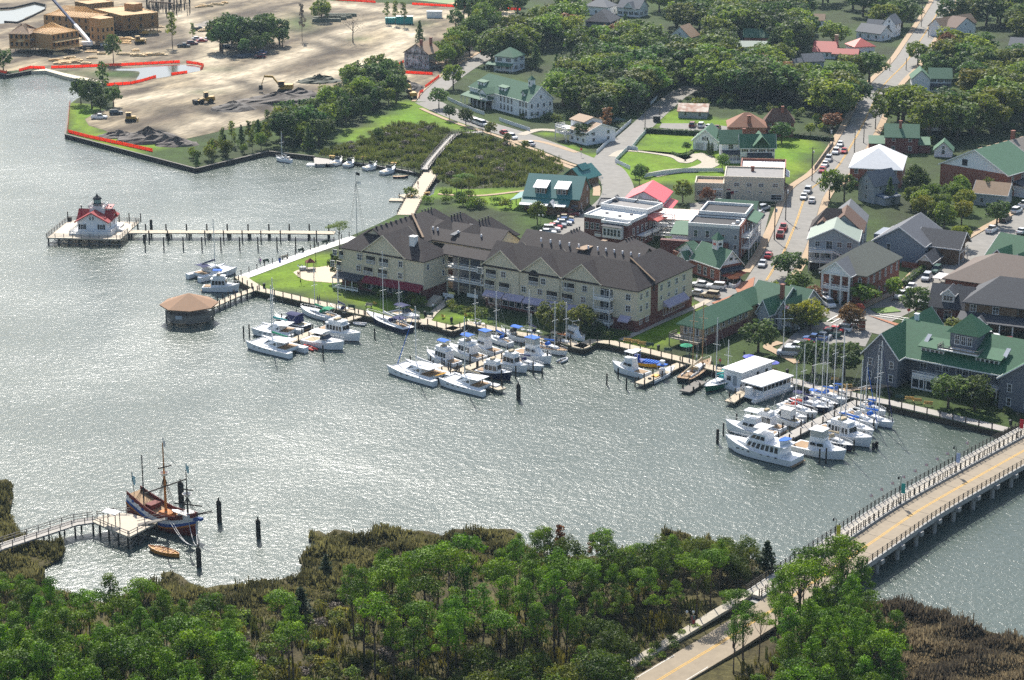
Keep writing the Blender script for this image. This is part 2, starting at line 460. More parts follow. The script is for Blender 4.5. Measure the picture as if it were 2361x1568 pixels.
S3,_=road('street','985,235 1020,252 1090,280 1180,308 1270,340 1350,372 1395,385 1415,408 1425,435 1418,460 1385,490 1340,520 1300,545',[8.,8.5,9,9,9,9.5,12,12,12,12,11,14,14]and 9.5)
S4,_=road('street','1392,378 1410,352 1470,300 1550,228 1600,200',8.0)
S5,_=road('street','985,235 1010,205 1060,165 1115,132 1180,92 1275,30 1340,-8',8.0)
S6,_=road('street','1900,705 1960,735 2010,752 2100,772 2240,792 2361,806 2450,815',9.0)
LOT=[P('1255,545 1275,515 1310,492 1345,490 1360,520 1345,545'),P('1590,470 1650,462 1775,490 1760,545 1750,560 1700,545 1600,540'),P('1600,660 1610,640 1640,652 1690,660 1720,675 1690,700 1640,710 1600,690'),P('1795,805 1830,770 1880,745 1960,740 2010,770 1995,800 1940,790 1900,800 1850,812'),P('1525,285 1600,285 1680,292 1745,300 1742,310 1600,306 1520,295'),P('2260,790 2361,806 2361,830 2280,815 2230,800')]
for p in LOT:
 zr[0]+=.004;tag(sheet('car_park',drop(p),zr[0],ASPH,skirt=.02),kind='structure')
for s,w,m,l in(('1330,352 1240,326 1180,335 1330,392 1372,425 1375,452',2.2,WALK,'footpath'),('1200,312 1240,300 1285,302',3.5,CONC,'driveway'),('1412,362 1440,348 1500,352 1555,362 1580,375 1610,360 1640,362',3.0,CONC,'driveway'),('1600,355 1640,375 1600,392 1555,395 1500,405',6.0,CONC,'driveway'),('1433,785 1520,745 1603,709 1640,690',1.8,CONC,'footpath'),('978,750 1000,722 1020,705 1035,690',1.8,CONC,'footpath'),('1010,448 1100,452 1190,443 1210,440',1.6,WALK,'footpath'),('1840,838 1815,825 1790,812 1770,800 1800,790',2.2,WALK,'footpath'),('1900,905 2060,888 2075,875',2.0,WALK,'footpath')):
 road(l,s,w,m,lift=zr[0]-LZ+.004)
 zr[0]+=.004
for c,side,w in((S1,1,2.2),(S1,-1,2.2),(S2,1,2.0),(S3,-1,1.6),(S5,1,1.5)):
 hw={id(S1):6.2,id(S2):6.2,id(S3):6.6,id(S5):5.}[id(c)]
 q=ribbon(c,2*hw);k=len(c);edge=q[:k]if side>0 else q[k:][::-1]
 lo,hi=(8,k)if c is S1 else(0,k)
 if c is S3:lo,hi=4,k-24
 tag(sheet('pavement',ribbon(edge[lo:hi],w),LZ+.20,WALK,skirt=.14),kind='structure')
def dashes(name,c,w,mat,z,off=0.,dash=None):
 q=ribbon(c,max(abs(off)*2,.001));k=len(c)
 e=c if off==0 else(q[:k]if off>0 else q[k:][::-1])
 return tag(sheet(name,ribbon(e,w),z,mat,skirt=.003),kind='structure')
for o in(.17,-.17):dashes('road_line',S1[6:],.16,YEL,LZ+.13,o)
for s in('2024,725 2098,736','2018,729 2092,740','1906,743 1938,725','1916,747 1942,733'):
 zr[0]+=.004;tag(sheet('road_line',ribbon(drop(P(s)),.35),zr[0]+.02,WHT,skirt=.004),kind='structure')
PLAZA=[P('1690,655 1720,650 1740,640 1735,670 1700,676'),P('2000,728 2085,752 2110,742 2180,752 2170,762 2085,760'),P('1640,700 1690,682 1700,690 1660,706')]
for p in PLAZA:zr[0]+=.004;tag(sheet('brick_paving',drop(p),zr[0]+.03,BRICKP,skirt=.02),kind='structure')
tag(sheet('sand_pit',smooth(drop(P('676,628 690,622 720,618 760,612 800,600 805,640 780,652 740,650 700,645 676,628')),4),LZ+.04,M('play_sand',(.50,.40,.27),var=.12,scale=.5),skirt=.03),kind='structure')
tag(sheet('courtyard',drop(P('1030,640 1060,620 1120,600 1160,640 1130,680 1120,690 1060,672 1030,660')),LZ+1.6,M('court_paving',(.36,.32,.25),var=.15),skirt=1.6),kind='structure')
NEAR=P('-120,1100 0,1110 14,1107 28,1117 30,1140 27,1165 20,1178 30,1200 37,1222 44,1236 90,1248 140,1251 151,1266 140,1288 95,1311 100,1335 108,1350 122,1362 200,1385 245,1393 300,1367 330,1352 360,1349 376,1340 372,1325 395,1320 418,1330 435,1345 450,1360 480,1358 ' '500,1353 560,1348 590,1352 600,1340 612,1336 622,1350 640,1341 672,1330 683,1336 700,1316 692,1290 700,1272 722,1275 745,1258 735,1250 712,1246 712,1231 735,1226 752,1236 772,1223 805,1228 815,1236 838,1241 855,1230 872,1216 922,1221 934,1234 965,1226 990,1228 1025,1240 ' '1048,1222 1090,1225 1180,1222 1195,1232 1188,1248 1205,1268 1260,1290 1330,1296 1390,1280 1440,1275 1520,1285 1545,1255 1525,1252 1524,1232 1545,1226 1575,1230 1592,1235 1590,1246 1572,1250 1590,1258 1618,1250 1640,1252 1660,1268 1690,1282 1730,1290 1752,1300 1800,1330 ' '1880,1365 1931,1356 1960,1378 1988,1388 2040,1390 2096,1397 2150,1412 2196,1432 2290,1462 2361,1488 2500,1540')
NZ=.55
nearpts=[G(a,b,.3)for a,b in NEAR]
def nearcol(x,y):
 n=math.sin(x*.31+math.sin(y*.23)*2)*math.sin(y*.27+x*.11)
 return mixc((.055,.045,.022),(.085,.075,.028),.5+.6*n)
tag(sheet('island_ground',wobble(nearpts,2.5,.5,True)+[Vector((160,150,0)),Vector((-160,150,0))],NZ,soilmat('island_soil',s1=.5,s2=2.5,amt=.5),step=3.0,colfn=nearcol))
sk=MB()
for pl,z in((SH,LZ),(nearpts,NZ)):
 for a,b in zip(pl,pl[1:]):sk.add([(a.x,a.y,-3.2),(b.x,b.y,-3.2),(b.x,b.y,z-.004),(a.x,a.y,z-.004)],[(0,1,2,3)])
tag(sk.build('bank',M('bank_mud',(.055,.045,.03))),kind='structure')
# ================================================================ VEGETATION
BARK=M('bark',(.085,.062,.045),var=.25,scale=2.)
BARKG=M('grey_bark',(.19,.16,.13),var=.25,scale=2.)
LF=dict(oak=MF('oak_leaves',(.075,.12,.022),(.18,.225,.036),trans=.4,hvar=.022,vvar=.4),dark=MF('dark_leaves',(.040,.078,.026),(.11,.165,.040),trans=.38,hvar=.02,vvar=.4),olive=MF('olive_leaves',(.085,.11,.026),(.165,.185,.04),trans=.38),yellow=MF('yellow_green_leaves',(.13,.16,.02),(.26,.25,.03)),rust=MF('rust_leaves',(.13,.065,.028),(.22,.11,.04)),red=MF('red_leaves',(.16,.03,.02),(.26,.05,.025)),pine=MF('pine_needles',(.022,.066,.001),(.15,.27,.006),trans=.24,hvar=.014),cedar=MF('cedar_needles',(.014,.035,.014),(.035,.06,.02)),bright=MF('bright_leaves',(.085,.15,.022),(.15,.22,.035)),scrub=MF('scrub_leaves',(.075,.095,.018),(.155,.155,.028)),wood=MF('wood_leaves',(.028,.058,.006),(.10,.145,.014),trans=.3),moss=MF('moss_leaves',(.06,.085,.012),(.16,.19,.02),trans=.32),bare=MF('twigs',(.14,.115,.09),(.22,.18,.14),trans=.1,hvar=.01))  # pine needles' dark clump tone is lowered to deepen shade inside the crowns
def cloud(name,clumps,n,size,mat,up=.25,seed=0,inner=.55):
 g=np.random.default_rng(seed)
 V=[];T=[]
 for(cx,cy,cz,rx,ry,rz,tone)in clumps:
  k=int(n*(rx*ry)**.5/1.5)+8
  u=g.normal(size=(k,3));u/=np.linalg.norm(u,axis=1)[:,None]
  u[:,2]=np.where(g.random(k)<.3,np.abs(u[:,2]),u[:,2])
  rr=inner+(1-inner)*g.random(k)**.6
  lump=1+.22*np.sin(u[:,:1]*5+cx*3)*np.cos(u[:,1:2]*5+cy*3)
  p=np.array([cx,cy,cz])+u*np.array([rx,ry,rz])*rr[:,None]*lump
  nn=u*.8+g.normal(size=(k,3))*.55+np.array([0,0,up]);nn/=np.linalg.norm(nn,axis=1)[:,None]
  a=np.cross(nn,g.normal(size=(k,3)));a/=np.linalg.norm(a,axis=1)[:,None]+1e-9
  b=np.cross(nn,a)
  s=(size*(.55+.8*g.random(k)))[:,None]
  q=np.stack([p-a*s-b*s*.6,p+a*s-b*s*.6,p+a*s*.6+b*s*.7,p-a*s*.7+b*s*.6],1)
  V.append(q.reshape(-1,3));T.append(np.clip(tone+g.normal(size=k)*.16,0,1))
 V=np.concatenate(V);T=np.concatenate(T);nf=len(T)
 me=bpy.data.meshes.new(name)
 me.vertices.add(nf*4);me.vertices.foreach_set('co',V.ravel().astype(np.float32))
 me.loops.add(nf*4);me.loops.foreach_set('vertex_index',np.arange(nf*4,dtype=np.int32))
 me.polygons.add(nf);me.polygons.foreach_set('loop_start',np.arange(0,nf*4,4,dtype=np.int32))
 try:me.polygons.foreach_set('loop_total',np.full(nf,4,dtype=np.int32))
 except Exception:pass
 at=me.attributes.new('tone','FLOAT','FACE');at.data.foreach_set('value',T.astype(np.float32))
 me.materials.append(mat);me.update(calc_edges=True)
 return me
def limbs(h,r,targets,lean=0.,mat=None,fork=.45,n=6):
 mb=MB();rnd=random.Random(int(h*100))
 pts=[Vector((lean*h*(t**1.5)+rnd.uniform(-.02,.02)*h*t,rnd.uniform(-.02,.02)*h*t,h*t))for t in(0,.25,.5,.75,1.)]
 pts[0].z=-.3
 for i in range(4):mb.tube(pts[i],pts[i+1],r*(1-.2*i),r*(1-.2*(i+1)),n)
 for t in targets:
  t=Vector(t);f=max(.2,min(.95,(t.z/h)*.8*rnd.uniform(.7,1)))
  k=min(3,int(f*4));p=pts[k].lerp(pts[k+1],f*4-k)
  mid=p.lerp(t,.5)+Vector((0,0,-.06*h*rnd.random()))
  mb.tube(p,mid,r*.38,r*.26,5);mb.tube(mid,t,r*.26,r*.1,4)
 return mb.mesh('trunk',mat or BARK,True)
def proto(kind,seed):
 g=random.Random(seed);cl=[]
 if kind=='oak':
  h=10.;n=27
  for i in range(n):
   a=i*2.4+g.uniform(-.4,.4);t=(i+.5)/n;ph=math.acos(1-1.75*t);rr=3.1*math.sin(ph)*g.uniform(.8,1.12)
   z=5.5+2.8*math.cos(ph)*g.uniform(.85,1.1);r=g.choice((.7,.9,1.1,1.4,1.7))*g.uniform(.85,1.1)
   cl.append((rr*math.cos(a),rr*math.sin(a),z+g.uniform(-.6,.5),r,r*g.uniform(.8,1.2),r*.8,g.uniform(.1,.9)))
  return cl,100,.26,limbs(6.2,.32,[c[:3]for c in cl[2::3]]),.25
 if kind=='thicket':
  for i in range(26):
   a=i*2.4;t=(i+.5)/26;ph=math.acos(1-1.55*t);rr=2.7*math.sin(ph)*g.uniform(.75,1.15);r=g.choice((.7,.9,1.2,1.5))
   cl.append((rr*math.cos(a),rr*math.sin(a),5.0+2.5*math.cos(ph)+g.uniform(-.5,.5),r,r,r*.85,g.uniform(.05,.95)))
  return cl,190,.13,limbs(5.6,.2,[c[:3]for c in cl[2::3]]),.3
 if kind=='round':
  for i in range(11):
   a=i*2.4;t=(i+.5)/11;ph=math.acos(1-1.7*t);rr=1.5*math.sin(ph)*g.uniform(.8,1.1);r=g.uniform(.85,1.25)
   cl.append((rr*math.cos(a),rr*math.sin(a),3.5+1.6*math.cos(ph),r,r,r*.85,g.uniform(.1,.9)))
  return cl,95,.22,limbs(3.6,.16,[c[:3]for c in cl[2::3]]),.25
 if kind=='pine':
  n=22
  for i in range(n):
   t=i/(n-1);z=9.6+6.2*t**.9;a=i*2.4+g.uniform(-.6,.6)
   rr=(2.5*(1-t)**.6+.25)*g.uniform(.45,1.15);r=g.uniform(.65,1.1)*(1.1-.25*t)
   cl.append((rr*math.cos(a),rr*math.sin(a),z+g.uniform(-.3,.3),r*1.15,r*1.15,r*.72,g.uniform(.05,.95)))
  return cl,165,.118,limbs(15.2,.21,[c[:3]for c in cl[::2]],lean=g.uniform(-.03,.03)),.35
 if kind=='umbrella':
  for i in range(15):
   a=i*2.4;rr=2.6*math.sqrt((i+.5)/15)*g.uniform(.8,1.15);r=g.uniform(.75,1.2)
   cl.append((rr*math.cos(a),rr*math.sin(a),12.6+g.uniform(-1.,.8)-rr*.35,r*1.2,r*1.2,r*.6,g.uniform(.05,.95)))
  return cl,165,.12,limbs(12.8,.19,[c[:3]for c in cl[::2]],lean=g.uniform(-.04,.04)),.35
 if kind=='cedar':
  for i in range(20):
   t=i/19;z=.8+6.8*t;rr=1.55*(1-t)**.8*g.uniform(.5,.9);a=i*2.4;r=.95*(1-t*.65)
   cl.append((rr*math.cos(a),rr*math.sin(a),z,r,r,r*1.15,g.uniform(.1,.8)))
  return cl,100,.2,limbs(7.4,.14,[]),.1
 if kind=='shrub':
  for i in range(9):
   a=i*2.4;rr=1.15*math.sqrt(i/9)*g.uniform(.8,1.2);r=g.uniform(.5,.8)
   cl.append((rr*math.cos(a),rr*math.sin(a),1.25-.35*rr+g.uniform(-.2,.2),r,r,r*.9,g.uniform(.05,.95)))
  return cl,70,.15,limbs(.9,.06,[c[:3]for c in cl[2::3]]),.3
 if kind=='thin':
  for i in range(13):
   t=i/12;a=i*2.4;rr=g.uniform(.3,1.5)*(1.1-.5*t);r=g.uniform(.5,.85)
   cl.append((rr*math.cos(a),rr*math.sin(a),3.8+5*t,r,r,r*.75,g.uniform(.1,.9)))
  return cl,70,.22,limbs(8.6,.13,[c[:3]for c in cl[::2]]),.2
 if kind=='dead':
  for i in range(9):
   a=i*2.4;rr=g.uniform(.8,2.2)
   cl.append((rr*math.cos(a),rr*math.sin(a),5.2+g.uniform(-1.2,1.8),1.1,1.1,.9,g.uniform(.1,.9)))
  return cl,26,.09,limbs(6.4,.15,[c[:3]for c in cl],mat=BARKG),.2
PROTO={}
def tree_proto(kind,leaf,k):
 key=(kind,leaf,k)
 if key not in PROTO:
  cl,n,sz,tr,up=proto(kind,hash_(kind)+k)
  PROTO[key]=(tr,cloud('crown',cl,n,sz,LF[leaf],up,seed=k*7+1))
 return PROTO[key]
def hash_(s):return sum(ord(c)*(i+1)for i,c in enumerate(s))%1000
HT=dict(oak=(9.3,9.2),thicket=(8.6,7.6),round=(5.8,5.0),pine=(16.3,6.),umbrella=(13.8,6.5),cedar=(8.2,3.6),shrub=(2.2,3.),thin=(9.2,4.),dead=(7.5,5.))
TREENAME=dict(oak='oak_tree',thicket='broadleaf_tree',round='small_tree',pine='pine_tree',umbrella='pine_tree',cedar='cedar_tree',shrub='shrub',thin='slender_tree',dead='bare_tree')
NPROTO=dict(oak=6,thicket=4,pine=7,umbrella=4,shrub=4,round=4,cedar=3,thin=4,dead=2)
TREES=[]
def tree(kind,leaf,p,h,label,group=None,width=None,cat=None):
 tr,cr=tree_proto(kind,leaf,random.randrange(NPROTO[kind]))
 h0,w0=HT[kind];sz=h/h0;sw=(width/w0)if width else sz
 t=thing({'dark':'live_oak','olive':'maple_tree','rust':'maple_tree','yellow':'maple_tree','red':'maple_tree','bright':'willow_tree'}.get(leaf,'oak_tree')if kind=='oak' else TREENAME[kind],label,cat or('shrub' if kind=='shrub' else 'tree'),p,random.uniform(0,6.28),group)
 t.scale=(sw,sw,sz)
 put('trunk' if kind!='shrub' else 'stem',tr,t);put('crown' if kind!='shrub' else 'foliage',cr,t)
 TREES.append((p,h));return t
KEEP=[]
def keep(x0,y0,x1,y1,base):KEEP.append((x0,y0,x1,y1,base))
for q in('1083,165 1282,268 268','1288,262 1388,330 330','1565,232 1640,262 266','1597,288 1802,378 378','1763,250 1850,292 300','930,88 1005,158 158','1140,103 1180,165 166','1348,0 1420,30 30','1350,18 1425,58 60','1418,0 1470,34 34','1541,55 1615,92 95','1700,62 1770,110 116','1872,92 1940,123 126','1968,90 2020,120 122','1965,34 2072,84 86','2188,30 2292,74 80','2112,155 2202,205 208','2040,283 2122,340 345','2165,298 2420,420 430','1958,333 2100,415 420','1975,388 2030,445 448','2245,415 2340,465 470','1868,455 2200,610 612','1895,560 2085,700 704','1675,265 1780,300 302','2130,598 2400,770 775','2265,535 2400,612 616','1245,92 1300,130 128','2150,395 2190,420 420','1880,0 2000,60 66','2325,80 2361,112 116','1500,262 1650,290 300','1600,385 1845,470 475','1200,400 1370,490 492','1320,425 1560,480 480','1500,45 1530,50 50','1830,120 1900,145 150','2060,105 2140,120 122'):
 a=[float(v)for v in q.replace(',',' ').split()];keep(*a)
ROADS=[S1,S2,S3,S4,S5,S6]
def free(p,h,w,road=True,dist=None):
 x,y=proj(p);s=(y+685)*.0069
 bx=(x-w*s/2*.8,y-h*s*.95,x+w*s/2*.8,y)
 for x0,y0,x1,y1,b in KEEP:
  y1=y0+.8*(y1-y0);d=.06*(x1-x0);x0+=d;x1-=d
  if y>b-14 and bx[0]<x1 and bx[2]>x0 and bx[1]<y1 and bx[3]>y0:return False
 if road:
  for i,c in enumerate(ROADS):
   if seg_d(p.x,p.y,c)<(6.5 if i in(1,2)else 5.5):return False
  for q in LOT:
   if inpoly(x,y,q):return False
 if dist:
  for q,hh in TREES[-420:]:
   if(q-p).length<dist:return False
 return True
def scatter(poly,n,kinds,hr,label,group,dist,z=LZ,road=True,tries=30,wf=1.):
 """kinds: (kind, leaf, weight); poly in picture reading, ground points evenly spread"""
 pts=[G(a,b,z)for a,b in P(poly)]
 x0=min(p.x for p in pts);x1=max(p.x for p in pts);y0=min(p.y for p in pts);y1=max(p.y for p in pts)
 pl=[(p.x,p.y)for p in pts];k=0
 for _ in range(n*tries):
  if k>=n:break
  p=Vector((random.uniform(x0,x1),random.uniform(y0,y1),z))
  if not inpoly(p.x,p.y,pl):continue
  kd=random.choices(kinds,[q[2]for q in kinds])[0];h=random.uniform(*hr)*(HT[kd[0]][0]/9.3 if kd[0]in('round',)else 1)
  if kd[0]=='cedar':h*=.8
  w=h/HT[kd[0]][0]*HT[kd[0]][1]*wf
  if not free(p,h,w,road,dist):continue
  lb=label[kd[0]+kd[1]]if isinstance(label,dict)and kd[0]+kd[1]in label else(label.get('')if isinstance(label,dict)else label)
  lb=lb.replace('#',COLW[kd[1]]+' '+KINDW[kd[0]])
  tree(kd[0],kd[1],p,h,lb,group,w);k+=1
COLW=dict(wood='dark green',moss='yellowish green',oak='mid green',dark='dark green',olive='olive green',yellow='yellow green',rust='rusty brown',red='deep red',pine='bright green',cedar='blackish green',bright='light green',scrub='khaki green',bare='leafless grey')
KINDW=dict(oak='broad tree',thicket='leafy tree',round='small round tree',pine='tall pine',umbrella='flat topped pine',cedar='conical cedar',shrub='bush',thin='slender tree',dead='bare tree')
def one(kind,leaf,x,y,h,label,w=None,z=LZ):return tree(kind,leaf,G(x,y,z),h,label,None,w)
for a in(('umbrella','oak',783,580,8.2,'flat topped pine alone on the lawn at the hotel\'s corner',6.6),('oak','dark',779,648,7.6,'dense dark round tree beside the playground',6.0),('oak','olive',1272,766,7.4,'olive tree in front of the hotel by the boardwalk, left of a twin',8.5),('oak','olive',1338,770,7.0,'olive tree in front of the hotel\'s arched entrance',8.0),('dead','bare',1145,735,6.,'grey leafless tree below the lilac awnings',6.0),('umbrella','bright',1052,456,6.2,'young pine left of a trio behind the hotel by the path',4.5),('umbrella','bright',1064,448,6.6,'young pine in the middle of a trio by the path',4.5),('umbrella','bright',1081,448,6.4,'young pine right of a trio by the marsh path',4.5),('round','oak',1239,517,6.6,'bushy tree beside the hotel rear car park',6.0),('oak','oak',1574,466,6.6,'broad tree right of the pink roofed building',7.0),('round','rust',1631,472,5.2,'reddish tree against the low beige building',5.0),('round','dark',1474,426,6.5,'dark tree at the bend of the curved street',4.4),('oak','dark',1818,640,7.0,'dark spreading oak at the kerb left of the brick hall',10.5),('round','oak',1840,676,5.5,'leafy tree between green cottages and the brick hall',7.5),('oak','dark',2110,738,8.6,'dark oak leaning over the street junction',8.0),('oak','rust',1960,760,6.0,'dark rust coloured tree at the car park entrance',6.6),('round','red',1981,722,2.4,'small crimson maple behind the rust coloured tree',2.8),('oak','yellow',1868,762,7.2,'bright yellow green tree over the car park path',8.5),('oak','olive',1828,765,6.6,'yellowish tree left of the brightest yellow green tree',6.4),('oak','olive',2206,790,5.4,'olive yellow tree beside the shingled restaurant',9.0),('oak','dark',1748,812,7.6,'dark round oak on the waterfront lawn by the long green roof',9.6),('oak','dark',1874,860,7.2,'dark oak at the marina bank, left of a pair',9.5),('oak','dark',1946,868,7.6,'dark oak at the marina bank beside the grey inn',10.),('oak','dark',2186,940,7.4,'dark oak in front of the inn, left of a pair',9.5),('oak','dark',2246,944,7.0,'dark oak in front of the inn, right of a pair',8.8),('oak','oak',2213,572,6.6,'spreading oak on the corner by the grey gabled house',7.5),('round','oak',1990,706,5.6,'leafy tree hiding the corner of the brick hall',8.0),('round','oak',2060,694,6.2,'tall bush against the side of the brick hall',5.0),('round','rust',1872,700,4.4,'russet tree behind the yellow green trees',5.4),('oak','dark',1946,464,8.6,'dark tree left of the small grey gabled house',8.5),('oak','oak',1912,462,9.4,'tall tree beside the street below the white roof',7.0),('cedar','dark',2050,470,8.0,'dark cypress beside the small grey gabled house',3.6),('oak','dark',2110,466,11.,'tall dark tree against the brick warehouse',9.5),('oak','dark',2298,520,7.2,'dark round tree at the bend opposite the warehouse',8.5),('round','oak',2276,466,7.5,'small tree in front of the tan roofed shed',4.6),('round','oak',1785,690,4.6,'low tree between green roofed cottages',3.),('round','dark',1012,250,7.5,'dark street tree at the turn of the road, left of three',8.0),('round','dark',1036,278,5.6,'dark street tree, second of three along the kerb',5.4),('round','dark',1074,290,6.2,'dark street tree, third of three along the kerb',6.2),('round','olive',1132,317,5.4,'young olive street tree beside the parked cars',4.8),('round','olive',1170,333,4.0,'young street tree beside the red car',3.2),('round','olive',1211,347,3.4,'sapling beside the lone white car',3.2),('oak','dark',1348,330,6.6,'dense dark tree hiding the tan roofed house',8.6),('thin','rust',1400,308,9.,'tree turning rusty beside the tan roofed house',6.),('round','dark',1583,350,3.2,'dark rounded shrub tree beside the white garage',3.4),('round','bright',1666,392,5.2,'light green tree at the end of the gravel drive',4.6),('round','dark',1802,330,7.0,'round dark tree right of the white inn house',8.5),('round','oak',1868,313,4.4,'small pale tree on the lawn beside the street',4.2),('round','rust',1920,300,6.0,'brown purple tree by the street bend',8.5),('thin','oak',2018,298,12.,'gaunt tree leaning over the main street',6.0),('round','oak',1465,412,3.,'small tree inside the oval lawn',3.),('round','oak',1487,408,3.4,'second small tree inside the oval lawn',3.),('cedar','dark',1633,358,5.0,'clipped dark cypress left of the garage passage',1.7),('cedar','dark',1641,360,4.6,'clipped dark cypress right of its twin',1.7),('oak','rust',2182,150,13.,'big tree turning golden brown beyond the street',13.),('oak','oak',2116,150,9.5,'broad tree overhanging the main street',12.),('oak','yellow',2240,240,10.,'yellow green tree right of the white house',10.),('oak','yellow',2260,180,11.,'tall yellow green tree behind the white house',7.),('cedar','dark',968,100,10.,'dark cone tree behind the stripped house',4.5),('cedar','dark',926,172,5.5,'dark cypress at the orange fence',3.4),('dead','bare',814,98,12.5,'bare spreading tree alone on the sand',10.),('thin','bare',697,94,16.,'tall thin dying tree on the building site',4.),('thin','oak',398,110,15.,'lone pine on the building site by parked cars',6.5),('thin','oak',445,96,8.,'small spindly tree by the parked cars',3.5),('round','dark',262,147,12.,'dark tree beside the pond fence',7.6),('oak','dark',8,164,9.,'dark tree at the left edge of the site',8.),('oak','oak',742,50,10.,'bushy tree behind the stacked beams',12.),('thin','oak',893,55,10.,'slim pine left of the green containers',4.),('thin','oak',912,58,11.,'slim pine among the green containers',4.),('thin','oak',932,62,11.,'slim pine right of the green containers',4.5),('cedar','dark',712,345,9.,'dark cone at the wood\'s water edge',5.),('round','dark',872,325,4.6,'lone tree standing in the marsh',4.2),('cedar','cedar',1767,1330,6.6,'dark cedar at the near end of the bridge',4.2)):
 one(*a)
G1='trees along the left shore of the building site'
for x,y,h,k,l in((187,240,9.5,'round','left'),(212,250,10.5,'oak','front'),(240,232,14.5,'thin','tallest'),(262,246,8.,'oak','right'),(232,262,7,'oak','nearest')):
 tree(k,'dark',G(x,y,LZ),h,l+' dark tree of the clump on the site\'s left shore',G1)
scatter('505,112 530,100 600,95 650,95 655,112 620,128 560,130 510,128',22,[('round','dark',2),('thin','dark',1),('oak','dark',2)],(11,16),'# in the dense clump in the middle of the building site','trees in the middle of the building site',4.0)
WOOD='# in the wood between building site and marsh'
scatter('636,330 690,350 745,338 775,312 820,288 870,262 915,236 915,205 880,190 840,192 812,205 795,235 760,252 700,275 650,300',75,[('oak','dark',4),('cedar','dark',1.2),('thin','dark',1),('oak','oak',2),('round','oak',1)],(7,11.5),WOOD,'trees in the wood beside the marsh',4.2)
scatter('425,365 452,383 540,362 616,344 640,330 650,300 600,300 545,330 480,340',30,[('round','oak',3),('cedar','dark',2),('thin','oak',1),('round','scrub',2)],(5,9.5),'# on the point behind the timber bulkhead','trees along the timber bulkhead',3.4)
FOREST={'':'# in the wooded streets behind the waterfront'}
MIX=[('oak','oak',6),('oak','dark',6),('oak','olive',1.2),('oak','bright',1.5),('oak','rust',.25),('cedar','dark',.6),('thin','oak',.8)]
scatter('985,215 1010,140 1060,110 1110,135 1060,185 1040,215',16,[('oak','bright',2),('oak','oak',2)],(8,11.5),'light # beside the road at the long white inn','trees beside the road at the inn',5)
scatter('1028,92 1060,30 1120,0 1200,10 1230,60 1180,80 1100,108 1060,108',22,MIX,(9,14),'# behind the stripped house','trees behind the stripped house',6)
scatter('1120,150 1180,100 1240,70 1340,60 1480,70 1480,250 1420,285 1390,290 1300,250 1284,185 1180,165',80,MIX,(11,15),'# behind the long white inn','trees behind the long white inn',5.4,wf=1.3)
scatter('1480,60 1700,60 1700,225 1640,232 1560,230 1480,262',58,MIX,(11,15),'# beyond the rusty roofed shed','trees beyond the rusty shed',5.4,wf=1.3)
scatter('1700,60 2090,60 2050,150 1990,260 1950,300 1860,250 1760,240 1700,240',78,MIX,(11,15),'# left of the main street','trees left of the main street',5.4,wf=1.3)
scatter('1240,-40 2420,-45 2420,40 2240,42 2190,10 2130,62 1300,60 1330,10',78,MIX,(10,15),'# along the far edge of town','trees along the far edge of town',6.4,wf=1.3)
MIXY=MIX+[('oak','olive',2.5),('oak','yellow',1)]
scatter('2190,60 2420,40 2420,300 2280,310 2150,340 2060,290 2090,200 2140,130',78,MIXY,(11,15),'# right of the main street','trees right of the main street',5.4,wf=1.3)
scatter('2090,470 2180,420 2240,440 2260,520 2200,545 2130,520',14,[('oak','oak',3),('oak','yellow',1),('round','bright',1),('oak','dark',1)],(6,8),'# in the leafy yard behind the grey gabled house','trees in the yard behind the gabled house',4.5)
scatter('1480,262 1560,236 1640,234 1770,247 1860,264 1950,305 1900,303 1780,264 1660,252 1560,254',26,[('round','oak',2),('round','dark',2),('shrub','oak',1)],(3,5.5),'# at the forest edge behind the lawns','small trees at the forest edge',3)
scatter('2060,300 2140,335 2290,310 2400,300 2400,285 2200,300',14,[('round','oak',2),('round','dark',2),('round','yellow',.4)],(3.4,5.5),'# at the forest edge above the warehouse','small trees above the warehouse',3)
scatter('930,450 960,470 1160,490 1180,480 1100,455 1000,452',14,[('shrub','oak',1),('shrub','bright',1)],(2.2,3.4),'# behind the hotel','bushes behind the hotel',2.2,road=False)
scatter('802,642 980,700 990,712 860,690 802,655',16,[('shrub','dark',1),('shrub','oak',1)],(1.8,2.8),'# under the maroon awning of the hotel','bushes along the hotel front',2.0,road=False)
scatter('1040,705 1120,728 1100,735 1030,712',7,[('shrub','olive',1),('shrub','oak',1)],(1.8,2.6),'# on the bank below the courtyard','bushes below the courtyard',2.0,road=False)
scatter('1375,755 1460,780 1400,782 1360,775',8,[('shrub','dark',1)],(1.8,2.4),'# at the foot of the hotel\'s right corner','bushes at the hotel corner',1.8,road=False)
scatter('760,362 960,385 985,330 1040,300 960,285 880,295 800,330',46,[('shrub','scrub',2),('shrub','olive',1),('shrub','bare',1.)],(1.2,2.4),'low # in the left marsh','bushes in the left marsh',2.5,road=False)
scatter('1010,400 1060,430 1200,425 1285,395 1180,340 1080,320 1030,350',46,[('shrub','olive',2),('shrub','scrub',1.),('shrub','bare',1),('shrub','oak',1)],(1.2,2.6),'low # in the right marsh','bushes in the right marsh',2.5,road=False)
scatter('2085,890 2130,905 2330,960 2361,935 2340,930 2300,925 2150,880',12,[('shrub','dark',2),('shrub','oak',1)],(1.3,2.2),'# at the foot of the inn','bushes at the foot of the inn',2,road=False)
scatter('1190,270 1290,285 1280,262 1200,255',9,[('shrub','oak',1),('shrub','dark',1)],(2,3.4),'# in the inn garden behind the picket fence','bushes in the inn garden',2.5)
scatter('1800,770 1850,735 1900,720 1940,740 1900,760 1850,790',6,[('shrub','dark',1)],(1.,1.8),'# beside the car park','bushes beside the car park',2)
NEARP={'pinepine':'tall # in the wood on the near shore'}
PG='pines in the wood on the near shore'
